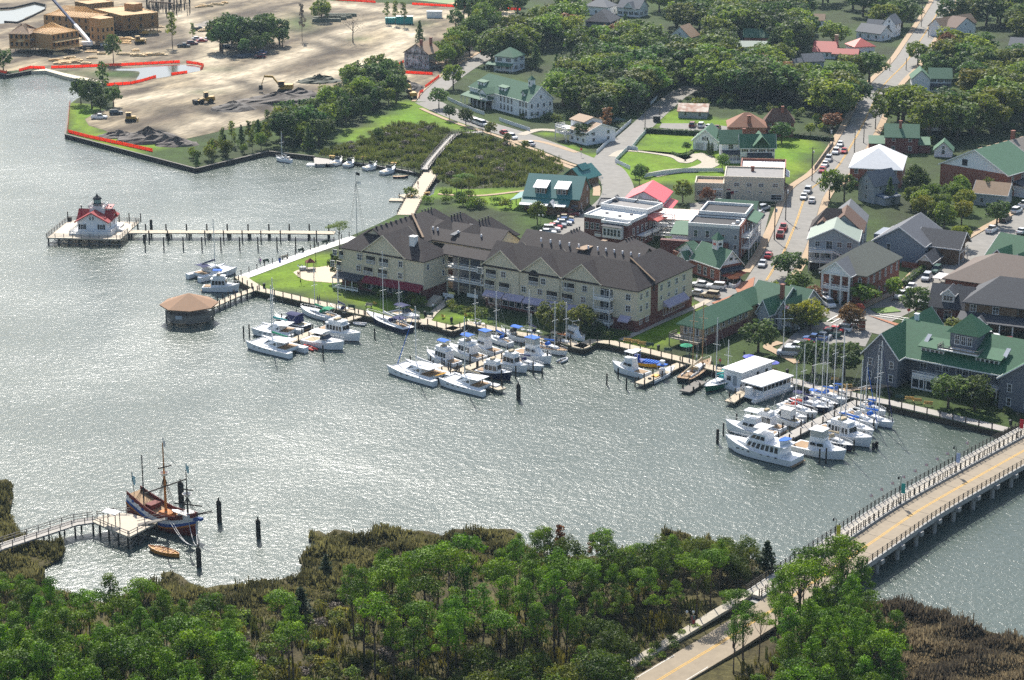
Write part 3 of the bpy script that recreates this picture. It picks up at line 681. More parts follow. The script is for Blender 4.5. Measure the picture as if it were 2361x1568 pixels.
def nearzone(poly,n,kinds,hr,d,label,grp):scatter(poly,n,kinds,hr,label,grp,d,z=NZ,road=False,tries=40)
keep(1500,1440,1800,1568,1568)
keep(1640,1340,1760,1420,1430)
PK=[('pine','pine',5),('umbrella','pine',2)]
nearzone('-60,1440 60,1450 120,1480 260,1490 420,1510 540,1530 540,1640 -60,1640',62,PK,(9,13),3.1,'# of the dense wood at the lower left','pines of the dense wood at the lower left')
nearzone('-60,1640 560,1640 600,1840 -60,1840',66,PK,(13,17),3.1,'# of the dense wood at the lower left','pines of the dense wood at the lower left')
nearzone('560,1480 900,1470 880,1640 560,1640',4,PK,(11,14),5,'# standing alone in the scrub of the near shore','lone pines in the near scrub')
nearzone('820,1450 1000,1420 1180,1400 1300,1420 1340,1560 1000,1640 830,1600',34,PK,(12,15.5),4.0,'# of the tall group in the middle of the near shore','tall pines in the middle of the near shore')
nearzone('1180,1340 1330,1340 1560,1350 1660,1370 1640,1430 1420,1500 1300,1480 1180,1400',36,PK+[('thicket','wood',1)],(7.5,11),3.8,'# at the water edge left of the bridge','pines left of the bridge')
nearzone('1330,1480 1480,1480 1400,1640 1200,1760 900,1760 960,1640',34,[('thicket','wood',5),('pine','pine',1),('thicket','moss',2)],(7,10.5),4.2,'# in the thicket above the near road','trees in the thicket above the near road')
nearzone('1700,1560 1790,1490 1850,1440 1940,1400 1960,1440 2010,1540 2070,1620 2060,1840 1640,1840 1660,1700',66,PK,(11,15),3.2,'# of the dense wood right of the near road','pines right of the near road')
nearzone('1690,1545 1760,1495 1800,1450 1790,1490 1720,1560 1640,1640',10,PK,(8,11),2.6,'# along the right kerb of the near road','pines along the near road')
for a in((1690,1500,10.5),(1712,1520,9.6),(1822,1440,11),(1850,1420,10)):
 tree('umbrella','pine',G(a[0],a[1],NZ),a[2],'bright pine leaning over the near road, '+{1690:'left of its twin',1712:'right of its twin',1822:'beside the bridge railing',1850:'behind the bridge end'}[a[0]])
for x,y,h,l in((1262,1315,7.5,'half dead pine with rusty tufts above the water, left of two'),(1290,1300,7.,'half dead pine with rusty tufts above the water, right of two'),(1365,1300,5.5,'thin rusty topped pine above the water')):
 tree('thin','rust' if x!=1262 else 'bare',G(x,y,NZ),h,l)
for x,y,h in((1036,1395,7.5),(990,1420,6.),(1395,1410,6.),(1305,1420,7.)):tree('dead','bare',G(x,y,NZ),h,'grey leafless tree among the near pines','leafless trees among the near pines')
one('cedar','cedar',695,1425,5.4,'dark cedar alone in the scrub of the near shore',4.6,NZ)
one('cedar','cedar',752,1330,4.2,'small dark cedar near the marsh edge',3.,NZ)
one('cedar','cedar',2040,1560,7.,'dark cedar at the edge of the brown marsh',5.,NZ)
nearzone('560,1400 700,1380 900,1350 1100,1380 1180,1440 1000,1500 900,1640 560,1760 520,1560',110,[('shrub','scrub',3),('shrub','yellow',.5),('shrub','oak',1),('shrub','bright',.8),('shrub','bare',.6)],(1.4,2.6),1.8,'# in the scrub of the near shore','bushes in the near scrub')
nearzone('600,1640 900,1640 900,1840 560,1840',40,[('shrub','scrub',2),('shrub','oak',1),('thicket','moss',1),('shrub','bright',1)],(2,4),2.0,'# along the lower edge of the scrub','bushes along the lower edge of the scrub')
nearzone('1540,1290 1700,1290 1760,1330 1700,1370 1640,1400 1500,1340',22,[('thicket','moss',2),('thicket','wood',1.5)],(4,6.5),2.6,'# on the bank at the bridge foot','bushes on the bank at the bridge foot')
nearzone('1440,1560 1480,1515 1560,1470 1620,1440 1610,1450 1560,1500 1500,1540',12,[('shrub','dark',1),('shrub','oak',1)],(1.0,1.7),2.0,'# in the strip between path and road','bushes between path and near road')
def tufts(name,polys,n,hr,z,cols,seed=1,kind='stuff'):
 g=random.Random(seed);V=[];T=[];per=[]
 for poly in polys:
  pts=[G(a,b,z)for a,b in P(poly)];per.append(pts)
 F=[]
 area=[]
 for pts in per:
  area.append(abs(sum(pts[i].x*pts[(i+1)%len(pts)].y-pts[(i+1)%len(pts)].x*pts[i].y for i in range(len(pts))))/2)
 for pts,ar in zip(per,area):
  pl=[(p.x,p.y)for p in pts];x0=min(q[0]for q in pl);x1=max(q[0]for q in pl);y0=min(q[1]for q in pl);y1=max(q[1]for q in pl)
  m=int(n*ar/sum(area));k=0
  while k<m:
   x,y=g.uniform(x0,x1),g.uniform(y0,y1)
   if not inpoly(x,y,pl):continue
   k+=1;h=g.uniform(*hr)*(.75+.5*math.sin(x*.4+math.sin(y*.5)*2));tone=min(1,max(0,.5+.45*math.sin(x*.35+2*math.sin(y*.21))+g.gauss(0,.2)))
   for j in range(6):
    a=g.uniform(0,6.28);w=g.uniform(.07,.16);l=g.uniform(.1,.45)*h;bx,by=x+g.uniform(-.35,.35),y+g.uniform(-.35,.35);hh=h*g.uniform(.7,1.2)
    c,s_=math.cos(a),math.sin(a);o=len(V)
    V+=[(bx-s_*w,by+c*w,z-.05),(bx+s_*w,by-c*w,z-.05),(bx+c*l+s_*w*.6,by+s_*l-c*w*.6,z+hh),(bx+c*l-s_*w*.6,by+s_*l+c*w*.6,z+hh)]
    F.append((o,o+1,o+2,o+3));T.append(min(1,max(0,tone+g.gauss(0,.12))))
 me=bpy.data.meshes.new(name);me.from_pydata(V,[],F);at=me.attributes.new('tone','FLOAT','FACE');at.data.foreach_set('value',T)
 me.materials.append(cols);o=put(name,me);return tag(o,kind=kind)
MG1=MF('marsh_grass_leaves',(.062,.060,.026),(.20,.185,.075),trans=.3,hvar=0,vvar=0)
MG2=MF('marsh_grass_leaves_dry',(.075,.062,.045),(.25,.20,.12),trans=.3,hvar=0,vvar=0)
def pl(seq):return ' '.join('%g,%g'%q for q in seq)
tufts('marsh_grass',['-60,1105 14,1108 28,1118 27,1165 22,1180 36,1222 44,1238 90,1250 140,1253 149,1266 138,1288 95,1312 108,1350 122,1364 200,1387 120,1420 -60,1420','250,1392 300,1369 330,1354 376,1342 373,1327 395,1323 430,1345 480,1360 560,1350 600,1342 672,1332 700,1318 694,1290 702,1274 745,1260 714,1246 714,1233 752,1238 772,1225 838,1243 872,1218 922,1223 965,1228 1025,1242 1090,1227 1180,1224 1193,1234 1188,1250 1205,1270 1180,1330 1000,1350 900,1380 700,1400 560,1440 400,1440','1527,1234 1545,1228 1575,1232 1590,1238 1588,1246 1572,1252 1550,1256 1530,1250','1590,1260 1618,1252 1640,1254 1690,1284 1730,1292 1700,1310 1600,1300','1205,1270 1260,1292 1330,1298 1390,1282 1440,1278 1520,1287 1520,1330 1300,1340 1200,1330'],6500,(.7,1.5),NZ,MG1,3)
tufts('dry_marsh_grass',['1935,1360 1960,1380 1988,1390 2040,1392 2096,1399 2150,1414 2196,1434 2290,1464 2370,1490 2420,1700 2070,1700 2050,1600 2000,1500'],5200,(.9,1.7),NZ,MG2,4)
tufts('marsh_reeds',[pl(MARSH[0]),pl(MARSH[1])],5200,(.7,1.6),LZ,MF('reed_leaves',(.075,.095,.024),(.15,.17,.045),trans=.3,hvar=0,vvar=0),5)
tufts('undergrowth',['560,1440 900,1400 1200,1380 1500,1350 1640,1400 1480,1500 1400,1640 560,1800','-60,1430 250,1400 560,1440 560,1800 -60,1800','1700,1560 1950,1400 2050,1600 2070,1800 1660,1800'],4200,(.8,1.9),NZ,MF('undergrowth_leaves',(.045,.06,.015),(.14,.125,.03),trans=.3,hvar=0,vvar=0),6)
# ================================================================ BUILDINGS
WH=M('white_siding',(.78,.78,.77),kind='siding',col2=(.68,.68,.68),var=.07)
WHP=M('white_paint',(.72,.71,.68),rough=.5,var=.06)
CREAM=M('cream_siding',(.58,.52,.385),kind='siding',col2=(.49,.435,.32),var=.08)
BEIGE=M('beige_stucco',(.50,.44,.34),var=.1,scale=.5)
GREYS=M('grey_siding',(.34,.36,.37),kind='siding',col2=(.27,.285,.295),var=.08)
BLUEG=M('blue_grey_stucco',(.24,.27,.31),var=.14,scale=.5)
DKGREY=M('dark_shingle_wall',(.135,.145,.165),kind='siding',col2=(.095,.10,.115),var=.12)
BRICK=M('red_brick',(.27,.085,.05),kind='brick',col2=(.20,.10,.075),var=.14)
BRICKD=M('dark_brick',(.155,.052,.042),kind='brick',col2=(.12,.06,.05),var=.16)
WOODW=M('brown_board_wall',(.17,.105,.06),kind='siding',col2=(.11,.068,.04),var=.15)
TANW=M('tan_siding',(.33,.26,.17),kind='siding',col2=(.26,.2,.13),var=.1)
R_BROWN=M('dark_brown_shingles',(.050,.037,.034),kind='shingle',col2=(.028,.021,.020),var=.28,scale=.35)
R_BROWN2=M('brown_shingles',(.145,.078,.05),kind='shingle',var=.2)
R_TAN=M('tan_shingles',(.34,.225,.135),kind='shingle',var=.16)
R_GREY=M('grey_shingles',(.16,.165,.175),kind='shingle',var=.2)
R_DKG=M('charcoal_shingles',(.06,.062,.07),kind='shingle',var=.22)
R_GRN=M('green_shingles',(.075,.165,.095),kind='shingle',col2=(.05,.115,.07),var=.2)
R_GRN2=M('bright_green_shingles',(.036,.125,.060),kind='shingle',col2=(.024,.085,.042),var=.22)
R_PALE=M('pale_green_shingles',(.30,.35,.29),kind='shingle',var=.15)
R_TEAL=M('teal_metal_roof',(.045,.19,.175),rough=.45,var=.1,kind='plank',size=.5)
R_WHITE=M('white_roofing',(.74,.73,.71),rough=.6,var=.07,scale=.2)
R_BLACK=M('black_roofing',(.045,.043,.045),rough=.85,var=.25,scale=.3)
R_GRAVEL=M('grey_roofing',(.27,.255,.24),rough=.9,var=.2,scale=.3)
R_PINK=M('pink_metal_roof',(.72,.115,.13),rough=.5,var=.06,scale=.2)
R_RED=M('red_roof',(.55,.12,.09),rough=.55,var=.12)
R_SALMON=M('faded_red_metal',(.72,.40,.34),rough=.45,var=.14,scale=.3,stretch=(5,.3,1))
R_RUST=M('rusty_metal',(.30,.13,.07),rough=.7,col2=(.55,.47,.38),scale=.5,var=.2)
R_ORNG=M('orange_brown_shingles',(.30,.135,.075),kind='shingle',var=.18)
GLASS=M('window_glass',(.022,.028,.036),rough=.12,var=.1,spec=.6,scale=1.)
DARKP=M('opening_shade',(.022,.020,.018),rough=.8,var=.2)  # near-black colour standing in for shade inside openings, porches and recesses
CURT=M('curtained_glass',(.085,.08,.075),rough=.3,var=.4,scale=.5)
MAROON=M('maroon_canvas',(.17,.015,.03),rough=.85,var=.12)
LILAC=M('lilac_canvas',(.42,.37,.46),rough=.85,var=.1)
SHUT=M('black_shutter',(.02,.022,.025),rough=.6,var=.1)
WEATH=M('weathered_wood',(.38,.33,.26),kind='plank',col2=(.29,.25,.20),var=.16,size=.5)
DKWOOD=M('dark_wet_wood',(.040,.034,.028),rough=.9,var=.3,scale=1.5)
GREYW=M('grey_wood',(.20,.18,.155),rough=.9,var=.2,scale=1.2)
BRICKO=BRICK
WC={}
def window_mesh(w,h,style):
 k=(round(w,2),round(h,2),style)
 if k not in WC:
  f=MB();t=.09
  for x in(-w/2,w/2):f.box(x,-.045,0,t,.09,h)
  for z in(-.03,h-t):f.box(0,-.045,z,w+.25,.12,t)
  if style!='plain':f.box(0,-.03,h*.5-.03,w-.1,.06,.06)
  if style in('wide','shut'):f.box(0,-.035,.02,.06,.065,h-.1)
  if style=='arch':
   for i in range(8):
    a0,a1=math.pi*i/8,math.pi*(i+1)/8
    f.tube((w/2*math.cos(a0),-.05,h+w/2*math.sin(a0)),(w/2*math.cos(a1),-.05,h+w/2*math.sin(a1)),.06,.06,4)
  p=MB();p.box(0,-.012,.05,w-.08,.02,h-.1)
  if style=='arch':p.prism([(0,0),(1,0),(1,1)],0,0.001)if False else p.add([(w/2*math.cos(math.pi*i/8),-.02,h+w/2*math.sin(math.pi*i/8))for i in range(9)],[tuple(range(9))])
  s=None
  if style=='shut':
   s=MB().box(0,-.03,0,.42,.06,h).mesh('shutter',SHUT)
  WC[k]=(f.mesh('window',WHP),p.mesh('pane',GLASS),s)
 return WC[k]
class Bld:
 """local frame: x along the front (left to right), y to the back, z up"""
 def __init__(s,name,label,a,b,h,dep,cat='house',group=None,z0=LZ,wm=None,wall=True,sink=.3):
  s.L=(b-a).to_2d().length;s.h=h
  s.rot=math.atan2(b.y-a.y,b.x-a.x);s.o=Vector((a.x,a.y,z0))
  s.root=thing(name,label,cat,s.o,s.rot,group)
  if isinstance(dep,Vector):
   q=s.loc(dep);dep=max(3.,q.y)
  s.W=dep
  if wall:s.wall(0,s.L,0,s.W,-sink,h,wm)
 def loc(s,p):
  d=p-s.o;c,n=math.cos(s.rot),math.sin(s.rot)
  return Vector((c*d.x+n*d.y,-n*d.x+c*d.y,d.z))
 def wld(s,x,y,z=0.):
  c,n=math.cos(s.rot),math.sin(s.rot)
  return Vector((s.o.x+c*x-n*y,s.o.y+n*x+c*y,s.o.z+z))
 def part(s,mb,name,mat,parent=None):return mb.build(name,mat,parent or s.root)
 def wall(s,x0,x1,y0,y1,z0,z1,m,name='wall'):return s.part(MB().b2(x0,x1,y0,y1,z0,z1),name,m)
 def gable(s,x0,x1,y0,y1,ze,rise,mat,axis='x',over=.45,hip=(0,0),wm=None,t=.22,name='roof',trim=None):
  sw=axis=='y'
  f=(lambda p:(p[1],p[0],p[2]))if sw else(lambda p:p)
  if sw:x0,x1,y0,y1=y0,y1,x0,x1
  ym=(y0+y1)/2;hw=(y1-y0)/2;k=rise/hw;zd=ze-k*over+.02;zr=ze+rise+.02
  h0,h1=hip;e0=x0-over;e1=x1+over
  r0=e0 if h0==0 else x0+h0;r1=e1 if h1==0 else x1-h1
  mb=MB()
  for ys in(y0-over,y1+over):mb.slab([f(q)for q in((e0,ys,zd),(e1,ys,zd),(r1,ym,zr),(r0,ym,zr))],t)
  if h0:mb.slab([f(q)for q in((e0,y0-over,zd),(r0,ym,zr),(e0,y1+over,zd))],t)
  if h1:mb.slab([f(q)for q in((e1,y0-over,zd),(r1,ym,zr),(e1,y1+over,zd))],t)
  ro=s.part(mb,name,mat)
  if wm is not None and(not h0 or not h1):
   for xx,hh in((x0,h0),(x1-.18,h1)):
    if hh:continue
    g=MB()
    A=[f(q)for q in((xx,y0+.01,ze-.01),(xx,y1-.01,ze-.01),(xx,ym,ze+rise-.2))];B=[f(q)for q in((xx+.18,y0+.01,ze-.01),(xx+.18,y1-.01,ze-.01),(xx+.18,ym,ze+rise-.2))]
    g.add(A+B,[(0,2,1),(3,4,5),(0,1,4,3),(1,2,5,4),(2,0,3,5)])
    s.part(g,'gable_wall',wm)
  if trim:
   g=MB()
   for xx,hh in((e0,h0),(e1,h1)):
    if hh:continue
    d=-.05 if xx==e0 else.05
    for ys in(y0-over,y1+over):
     g.bar(f((xx+d,ys,zd+.04)),f((xx+d,ym,zr+.04)),.09,.32)
   for ys,d in((y0-over,-.05),(y1+over,.05)):g.bar(f((e0,ys+d,zd+.03)),f((e1,ys+d,zd+.03)),.09,.25)
   s.part(g,'fascia',trim)
  return ro
 def flat(s,x0,x1,y0,y1,z,mat,pm,ph=.7,t=.3):
  s.part(MB().b2(x0+t,x1-t,y0+t,y1-t,z-.3,z+.08),'roof',mat)
  p=MB()
  for a in((x0-.05,x1+.05,y0-.05,y0+t),(x0-.05,x1+.05,y1-t,y1+.05),(x0-.05,x0+t,y0+t,y1-t),(x1-t,x1+.05,y0+t,y1-t)):p.b2(*a,z-.35,z+ph)
  return s.part(p,'parapet',pm)
 def face(s,f,u,z,off=0.,box=None):
  x0,x1,y0,y1=box or(0,s.L,0,s.W)
  return{'F':((x0+u,y0-off,z),0),'R':((x1+off,y0+u,z),math.pi/2),'K':((x1-u,y1+off,z),math.pi),'L':((x0-off,y1-u,z),-math.pi/2)}[f]
 def win(s,f,us,zs,w=1.,h=1.5,style='sash',box=None,name='window',pane=None):
  fm,pm,sm=window_mesh(w,h,style)
  for u in us:
   for z in zs:
    l,r=s.face(f,u,z,0.,box)
    o=put(name,fm,s.root,l,r);put('pane',pm,o)
    if sm:
     for q in(-1,1):put('shutter',sm,o,(q*(w/2+.3),0,0))
 def row(s,f,n,zs,w=1.,h=1.5,style='sash',box=None,pad=None):
  x0,x1,y0,y1=box or(0,s.L,0,s.W);ln=(x1-x0)if f in 'FK' else(y1-y0)
  s.win(f,[ln*(i+.5)/n for i in range(n)],zs,w,h,style,box)
 def panel(s,f,u,z,w,h,mat,name='door',d=.06,box=None,parent=None):
  l,r=s.face(f,u,z,0.,box)
  o=put(name,MB().box(0,-d/2,0,w,d,h).mesh(name,mat),parent or s.root,l,r);return o
 def rail(s,pts,h=1.,name='railing',mat=None,step=1.2):
  m=MB()
  for a,b in zip(pts,pts[1:]):
   a,b=Vector(a),Vector(b)
   m.bar(a+Vector((0,0,h)),b+Vector((0,0,h)),.09,.09);m.bar(a+Vector((0,0,h*.55)),b+Vector((0,0,h*.55)),.05,.35);m.bar(a+Vector((0,0,.2)),b+Vector((0,0,.2)),.06,.08)
   n=max(1,int((b-a).length/step))
   for i in range(n+1):p=a.lerp(b,i/n);m.box(p.x,p.y,p.z,.09,.09,h)
  return s.part(m,name,mat or WHP)
 def posts(s,pts,h,w=.18,mat=None,name='post'):
  me=MB().box(0,0,0,w,w,h).mesh(name,mat or WHP)
  for p in pts:put(name,me,s.root,p)
 def chimney(s,x,y,z0,z1,w=.8,mat=None):
  m=MB().box(x,y,z0,w,w,z1-z0).box(x,y,z1,w+.2,w+.2,.18);return s.part(m,'chimney',mat or BRICK)
 def awning(s,f,u0,u1,z,mat,d=1.3,drop=1.1,box=None,name='awning'):
  w=u1-u0;l,r=s.face(f,(u0+u1)/2,z,0.,box)
  m=MB().slab([(-w/2,-.02,0),(w/2,-.02,0),(w/2,-d,-drop),(-w/2,-d,-drop)],.05)
  m.add([(-w/2,-d-.01,-drop-.3),(w/2,-d-.01,-drop-.3),(w/2,-d-.01,-drop),(-w/2,-d-.01,-drop)],[(0,1,2,3)])
  for q in(-w/2,w/2):m.add([(q,-.02,0),(q,-d,-drop),(q,-.02,-drop)],[(0,1,2)])
  return put(name,m.mesh(name,mat),s.root,l,r)
def house(label,a,b,h,dep,roof,rise,wm,rm,name='house',cat='house',st=2,nw=3,ns=2,style='sash',z0=LZ,over=.45,hip=3.,trim=None,wh=1.4,chim=None):
 """a, b: the front eave corners as read in the photograph (points at eave height)"""
 B=Bld(name,label,G(*a,z0+h),G(*b,z0+h),h,(G(*dep,z0+h)if isinstance(dep,tuple)else dep),cat,wm=wm,z0=z0)
 L,W=B.L,B.W
 if roof=='gx':B.gable(0,L,0,W,h,rise,rm,'x',over,wm=wm,trim=trim)
 if roof=='gy':B.gable(0,L,0,W,h,rise,rm,'y',over,wm=wm,trim=trim)
 if roof=='hip':
  ax='x' if L>=W else 'y';q=min(L,W)/2*.96
  B.gable(0,L,0,W,h,rise,rm,ax,over,hip=(q,q))
 if roof=='flat':B.flat(0,L,0,W,h,rm,WHP)
 zs=[.9+2.9*i for i in range(st)if.9+2.9*i+wh<h+.2]
 if nw:B.row('F',nw,zs,1.0,wh,style)
 if ns:B.row('R',ns,zs,1.0,wh,style);B.row('L',ns,zs,1.0,wh,style)
 if roof=='gy' and rise>2.2:B.win('F',[L/2],[h+.2],.8,1.0)
 if chim:B.chimney(L*chim[0],W*chim[1],h,h+rise+1.1)
 return B
H=house
H('white house with blue grey hipped roof at the far edge of town',(1349,12),(1400,16),4.2,10,'hip',3.,WH,R_GREY,st=1,nw=3,chim=(.1,.6))
b=H('white cottage with grey roof and a front gable, far edge of town',(1424,15),(1474,19),4.2,9,'gx',3.4,WH,R_GREY,st=1,nw=4,style='shut');b.gable(b.L*.35,b.L*.8,-1.5,5,4.2,2.6,R_GREY,'y',wm=WH,trim=WHP)
H('dark house under a charcoal pyramid roof',(1350,47),(1406,50),4.4,(1424,39),'hip',4.2,DKGREY,R_DKG,st=1,nw=2)
H('white house with a tan gable roof among trees',(1543,81),(1592,85),3.6,9,'gy',4.2,WH,R_TAN,st=1,nw=2)
H('low building with a flat grey green roof among trees',(1698,107),(1767,108),3.4,10,'gx',1.6,BRICKD,R_PALE,st=1,nw=4)
H('brick house with green roof behind the low grey green roof',(1715,84),(1772,85),4.6,8,'gx',2.8,BRICK,R_GRN,st=1,nw=3)
b=H('white bungalow with bright red roof and tan chimney',(1875,117),(1926,119),3.0,11,'gx',3.2,WH,R_RED,st=1,nw=4,ns=1);b.chimney(b.L*.95,b.W*.7,3,8.5,1.4,TANW);b.gable(b.L*.9,b.L+9,-1.5,4,2.6,1.6,R_RED,'x',wm=WH)
H('white building with red hipped roof right of the red bungalow',(1971,107),(2017,105),4.2,9,'hip',2.6,WH,R_RED,st=1,nw=2)
H('grey roofed house in front of the red bungalow',(1856,141),(1900,139),3.4,7,'gx',2.4,GREYS,R_GREY,st=1,nw=2)
H('small grey roofed house left of the red bungalow',(1812,150),(1852,148),3.0,6,'gx',2.,GREYS,R_GREY,st=1,nw=2)
b=H('tall white gabled house with grey roof by the main street',(2036,52),(2064,54),6.,8,'gy',3.2,WH,R_GREY,st=2,nw=1);b.wall(-8,0.05,2,8,-.3,4,WH);b.gable(-8,.3,2,8,4,2.4,R_GREY,'x',wm=WH)
H('low white house with grey gabled roof in front of the tall white one',(1975,70),(2030,77),3.4,8,'gx',2.8,WH,R_GREY,st=1,nw=3)
b=H('white house with mixed brown and tan roof at the street corner',(2204,63),(2249,56),4.6,7,'gy',3.6,WH,R_BROWN2,st=1,nw=2);b.wall(-3,b.L+7,5,12,-.3,4.6,WH);b.gable(-3.2,b.L+7,5,12,4.6,3.2,R_TAN,'x',wm=WH)
b=H('white house with dark green roof right of the main street',(2144,179),(2194,180),5.4,9,'gx',3.,WH,R_GRN,st=2,nw=3,style='shut');b.wall(-6.5,.05,-1.5,8,-.3,5.4,WH);b.gable(-6.5,0,-1.5,8,5.4,3.,R_GRN,'y',wm=WH);b.part(MB().slab([(0,-2,2.6),(b.L,-2,2.6),(b.L,0,3.3),(0,0,3.3)],.2),'porch_roof',R_DKG)
H('white and pale green house at the right edge',(2327,103),(2376,106),3.4,8,'gx',2.6,WH,R_GREY,st=1,nw=2)
H('grey roofed house at the top beside the main street',(2018,22),(2080,24),4.,9,'gx',2.8,GREYS,R_GREY,st=1,nw=3)
H('pink roofed outbuilding at the far edge of the forest',(1862,45),(1900,46),3.4,7,'gx',2.2,WH,R_TAN,st=1,nw=2)
b=H('white house with porch half hidden by trees right of the main street',(2138,258),(2184,258),6.4,9,'gy',3.4,WH,R_GRN,st=2,nw=2,style='shut');b.part(MB().slab([(-.5,-2.4,2.6),(b.L+.5,-2.4,2.6),(b.L+.5,0,3.4),(-.5,0,3.4)],.2),'porch_roof',R_TAN);b.posts([(x,-2.2,0)for x in(0,b.L*.5,b.L)],2.5)
H('small green gabled shed beside the dark green roofed brick house',(2154,344),(2196,346),2.4,6,'gy',2.6,WH,R_GRN,st=1,nw=1,ns=0)
b=H('two storey white house with green roof behind the long white inn',(1141,127),(1183,131),6.,9,'hip',2.8,WH,R_GRN,st=2,nw=2,style='shut');b.part(MB().slab([(-3,-2.4,2.5),(b.L,-2.4,2.5),(b.L,0,3.3),(-3,0,3.3)],.2),'porch_roof',R_GRN);b.posts([(x,-2.2,0)for x in(-2.8,1,4,b.L-.2)],2.4)
b=H('brick house with brown hipped roof behind the lawn',(1764,277),(1831,278),5.6,(1848,271),'hip',3.6,BRICK,R_BROWN2,st=2,nw=3);b.chimney(b.L*.6,2,5.6,9.8)
b=H('house with orange brown hipped roof behind the white inn house',(1680,291),(1766,292),5.4,11,'hip',3.6,BRICK,R_ORNG,st=2,nw=0);b.chimney(b.L*.55,1.5,5.4,8.6,1.2)
b=H('brick house with green gable roof and grey chimney by the street',(2042,314),(2118,316),5.4,10,'gx',3.2,BRICKD,R_GRN,st=2,nw=2,chim=(.45,.35))
for x0,x1 in((-5,-.02),(b.L+.02,b.L+4)):b.wall(x0,x1,1,7,-.3,2.8,BRICKD);b.part(MB().slab([(x0-.2,.6,2.8),(x1,.6,2.8),(x1,7,4.2),(x0-.2,7,4.2)],.2),'side_roof',R_GRN)
H('brick hall under a broad white hipped roof',(1960,384),(2079,390),5.8,20,'hip',4.6,BRICK,R_WHITE,name='hall',cat='building',st=2,nw=4,ns=3)
b=H('small blue grey gabled house between trees below the white roof',(1980,417),(2017,427),5.6,9,'gy',3.4,GREYS,R_GREY,st=2,nw=1);b.wall(b.L,b.L+3.4,1,7,-.3,2.6,GREYS);b.part(MB().slab([(b.L,.6,2.6),(b.L+3.8,.6,2.4),(b.L+3.8,7,2.4),(b.L,7,3.4)],.2),'porch_roof',M('blue_roof',(.06,.10,.17)))
H('tan roofed shed near the warehouse corner',(2246,442),(2321,449),3.8,8,'gx',2.6,GREYS,R_TAN,name='shed',st=1,nw=2,ns=1,trim=WHP)
b=H('long shed with rust streaked metal roof',(1564,255),(1630,257),2.6,10,'gx',1.8,GREYS,R_RUST,name='shed',cat='shed',st=1,nw=2,ns=1)
b=H('white house half stripped of its siding, inside orange fencing',(932,119),(988,124),6.2,9.5,'gy',3.6,M('stripped_siding',(.60,.60,.60),col2=(.05,.045,.045),scale=.45,var=.08),R_TAN,st=2,nw=4,ns=2)
b.part(MB().slab([(b.L,.5,3.4),(b.L+4.5,.5,2.4),(b.L+4.5,9,2.4),(b.L,9,3.4)],.2),'porch_roof',R_TAN);b.posts([(b.L+4.3,y,0)for y in(.7,4.7,8.8)],2.3,mat=GREYW);b.chimney(b.L*.62,1.6,7.5,11,.9);b.chimney(b.L*.7,7.5,7.5,11.2,.9)
b=Bld('house','tan roofed beach house with stacked white decks on its left',G(1313,295,LZ+4.4),G(1352,305,LZ+4.4),4.4,G(1387,287,LZ+4.4),wm=WH)
b.gable(0,b.L,0,b.W,4.4,2.2,R_TAN,'x',wm=WH,trim=WHP);b.wall(-2.5,4.5,2.5,b.W-2,4.3,6.9,WH);b.gable(-2.5,4.5,2.5,b.W-2,6.9,1.2,R_TAN,'x',wm=WH);b.row('F',3,[.9,2.9],1.1,1.1);b.row('R',2,[.9,2.9],1.1,1.2);b.win('F',[3.8],[5.0],.9,1.2,box=(-2.5,4.5,2.5,9))
for z in(2.6,4.4):
 b.part(MB().b2(-5,1,-2.2,1.8 if z<3 else 2.4,z-.2,z),'deck',WHP);b.rail([(-5,2,z),(-5,-2.2,z),(1,-2.2,z)],1.)
b.posts([(-4.9,-2.1,-.2),(-4.9,1.7,-.2),(.9,-2.1,-.2)],4.5)
b=H('white two storey house with dark green roof and shutters',(1708,337),(1787,337),5.6,(1803,330),'gx',3.4,WH,R_GRN,st=2,nw=4,ns=2,style='shut',trim=WHP)
b.wall(-5.6,.02,3,11,-.3,6.2,WH);b.gable(-6,.6,3,11,6.2,3.2,R_GRN,'x',wm=WH);b.win('F',[2.8],[4.],1.5,1.6,'wide',box=(-5.6,0,3,11))
b.part(MB().slab([(-6,.2,2.9),(0,.2,2.9),(0,3,3.7),(-6,3,3.7)],.2),'porch_roof',R_DKG);b.wall(-5.7,-.02,.5,3,-.2,.9,WH,'porch_wall');b.posts([(-5.6+i*1.1,.6,.9)for i in range(6)],1.9,.14)
b.part(MB().slab([(2,-3,2.7),(b.L-1,-3,2.7),(b.L-1,0,3.5),(2,0,3.5)],.2),'porch_roof',R_DKG);b.posts([(2.2+i*2.2,-2.8,0)for i in range(4)],2.6);b.chimney(1.2,3,6,10.4,.8)
b.gable(b.L*.38,b.L*.8,b.W-7,b.W+2,6.6,2.6,R_GRN,'y')
b=H('white garage with two doors and green gable roof',(1598,321),(1654,324),3.4,11,'gy',3.4,WH,R_GRN,name='garage',cat='garage',st=0,nw=0,ns=0,trim=WHP)
b.win('F',[b.L/2],[3.2],.9,1.1,'shut')
for u in(b.L*.28,b.L*.72):b.panel('F',u,0,2.5,2.3,M('garage_door_white',(.5,.5,.48),kind='siding',size=2),'garage_door')
b.part(MB().slab([(b.L,3,3),(b.L+4,3,3),(b.L+4,6,3.2),(b.L,6,3.2)],.2),'passage_roof',R_GRN)
b=Bld('inn','long white inn with green roof, dormers, cupola and dark arches',G(1083,197,LZ+6.2),G(1219,233,LZ+6.2),6.2,G(1279,227,LZ+6.2),'inn',wm=WH)
L,W=b.L,b.W
b.gable(0,L,0,W,6.2,4.6,R_GRN,'x',hip=(W*.45,0),wm=WH,trim=WHP)
for u in(.1,.16,.22,.28,.54,.6,.66,.72,.86,.91,.96):
 if.3>u:continue
 b.win('F',[L*u],[.8,3.5],1.1,1.5,'arch')
b.row('R',4,[.8,3.6],.8,1.4);b.win('R',[W/2],[6.6],.8,1.2)
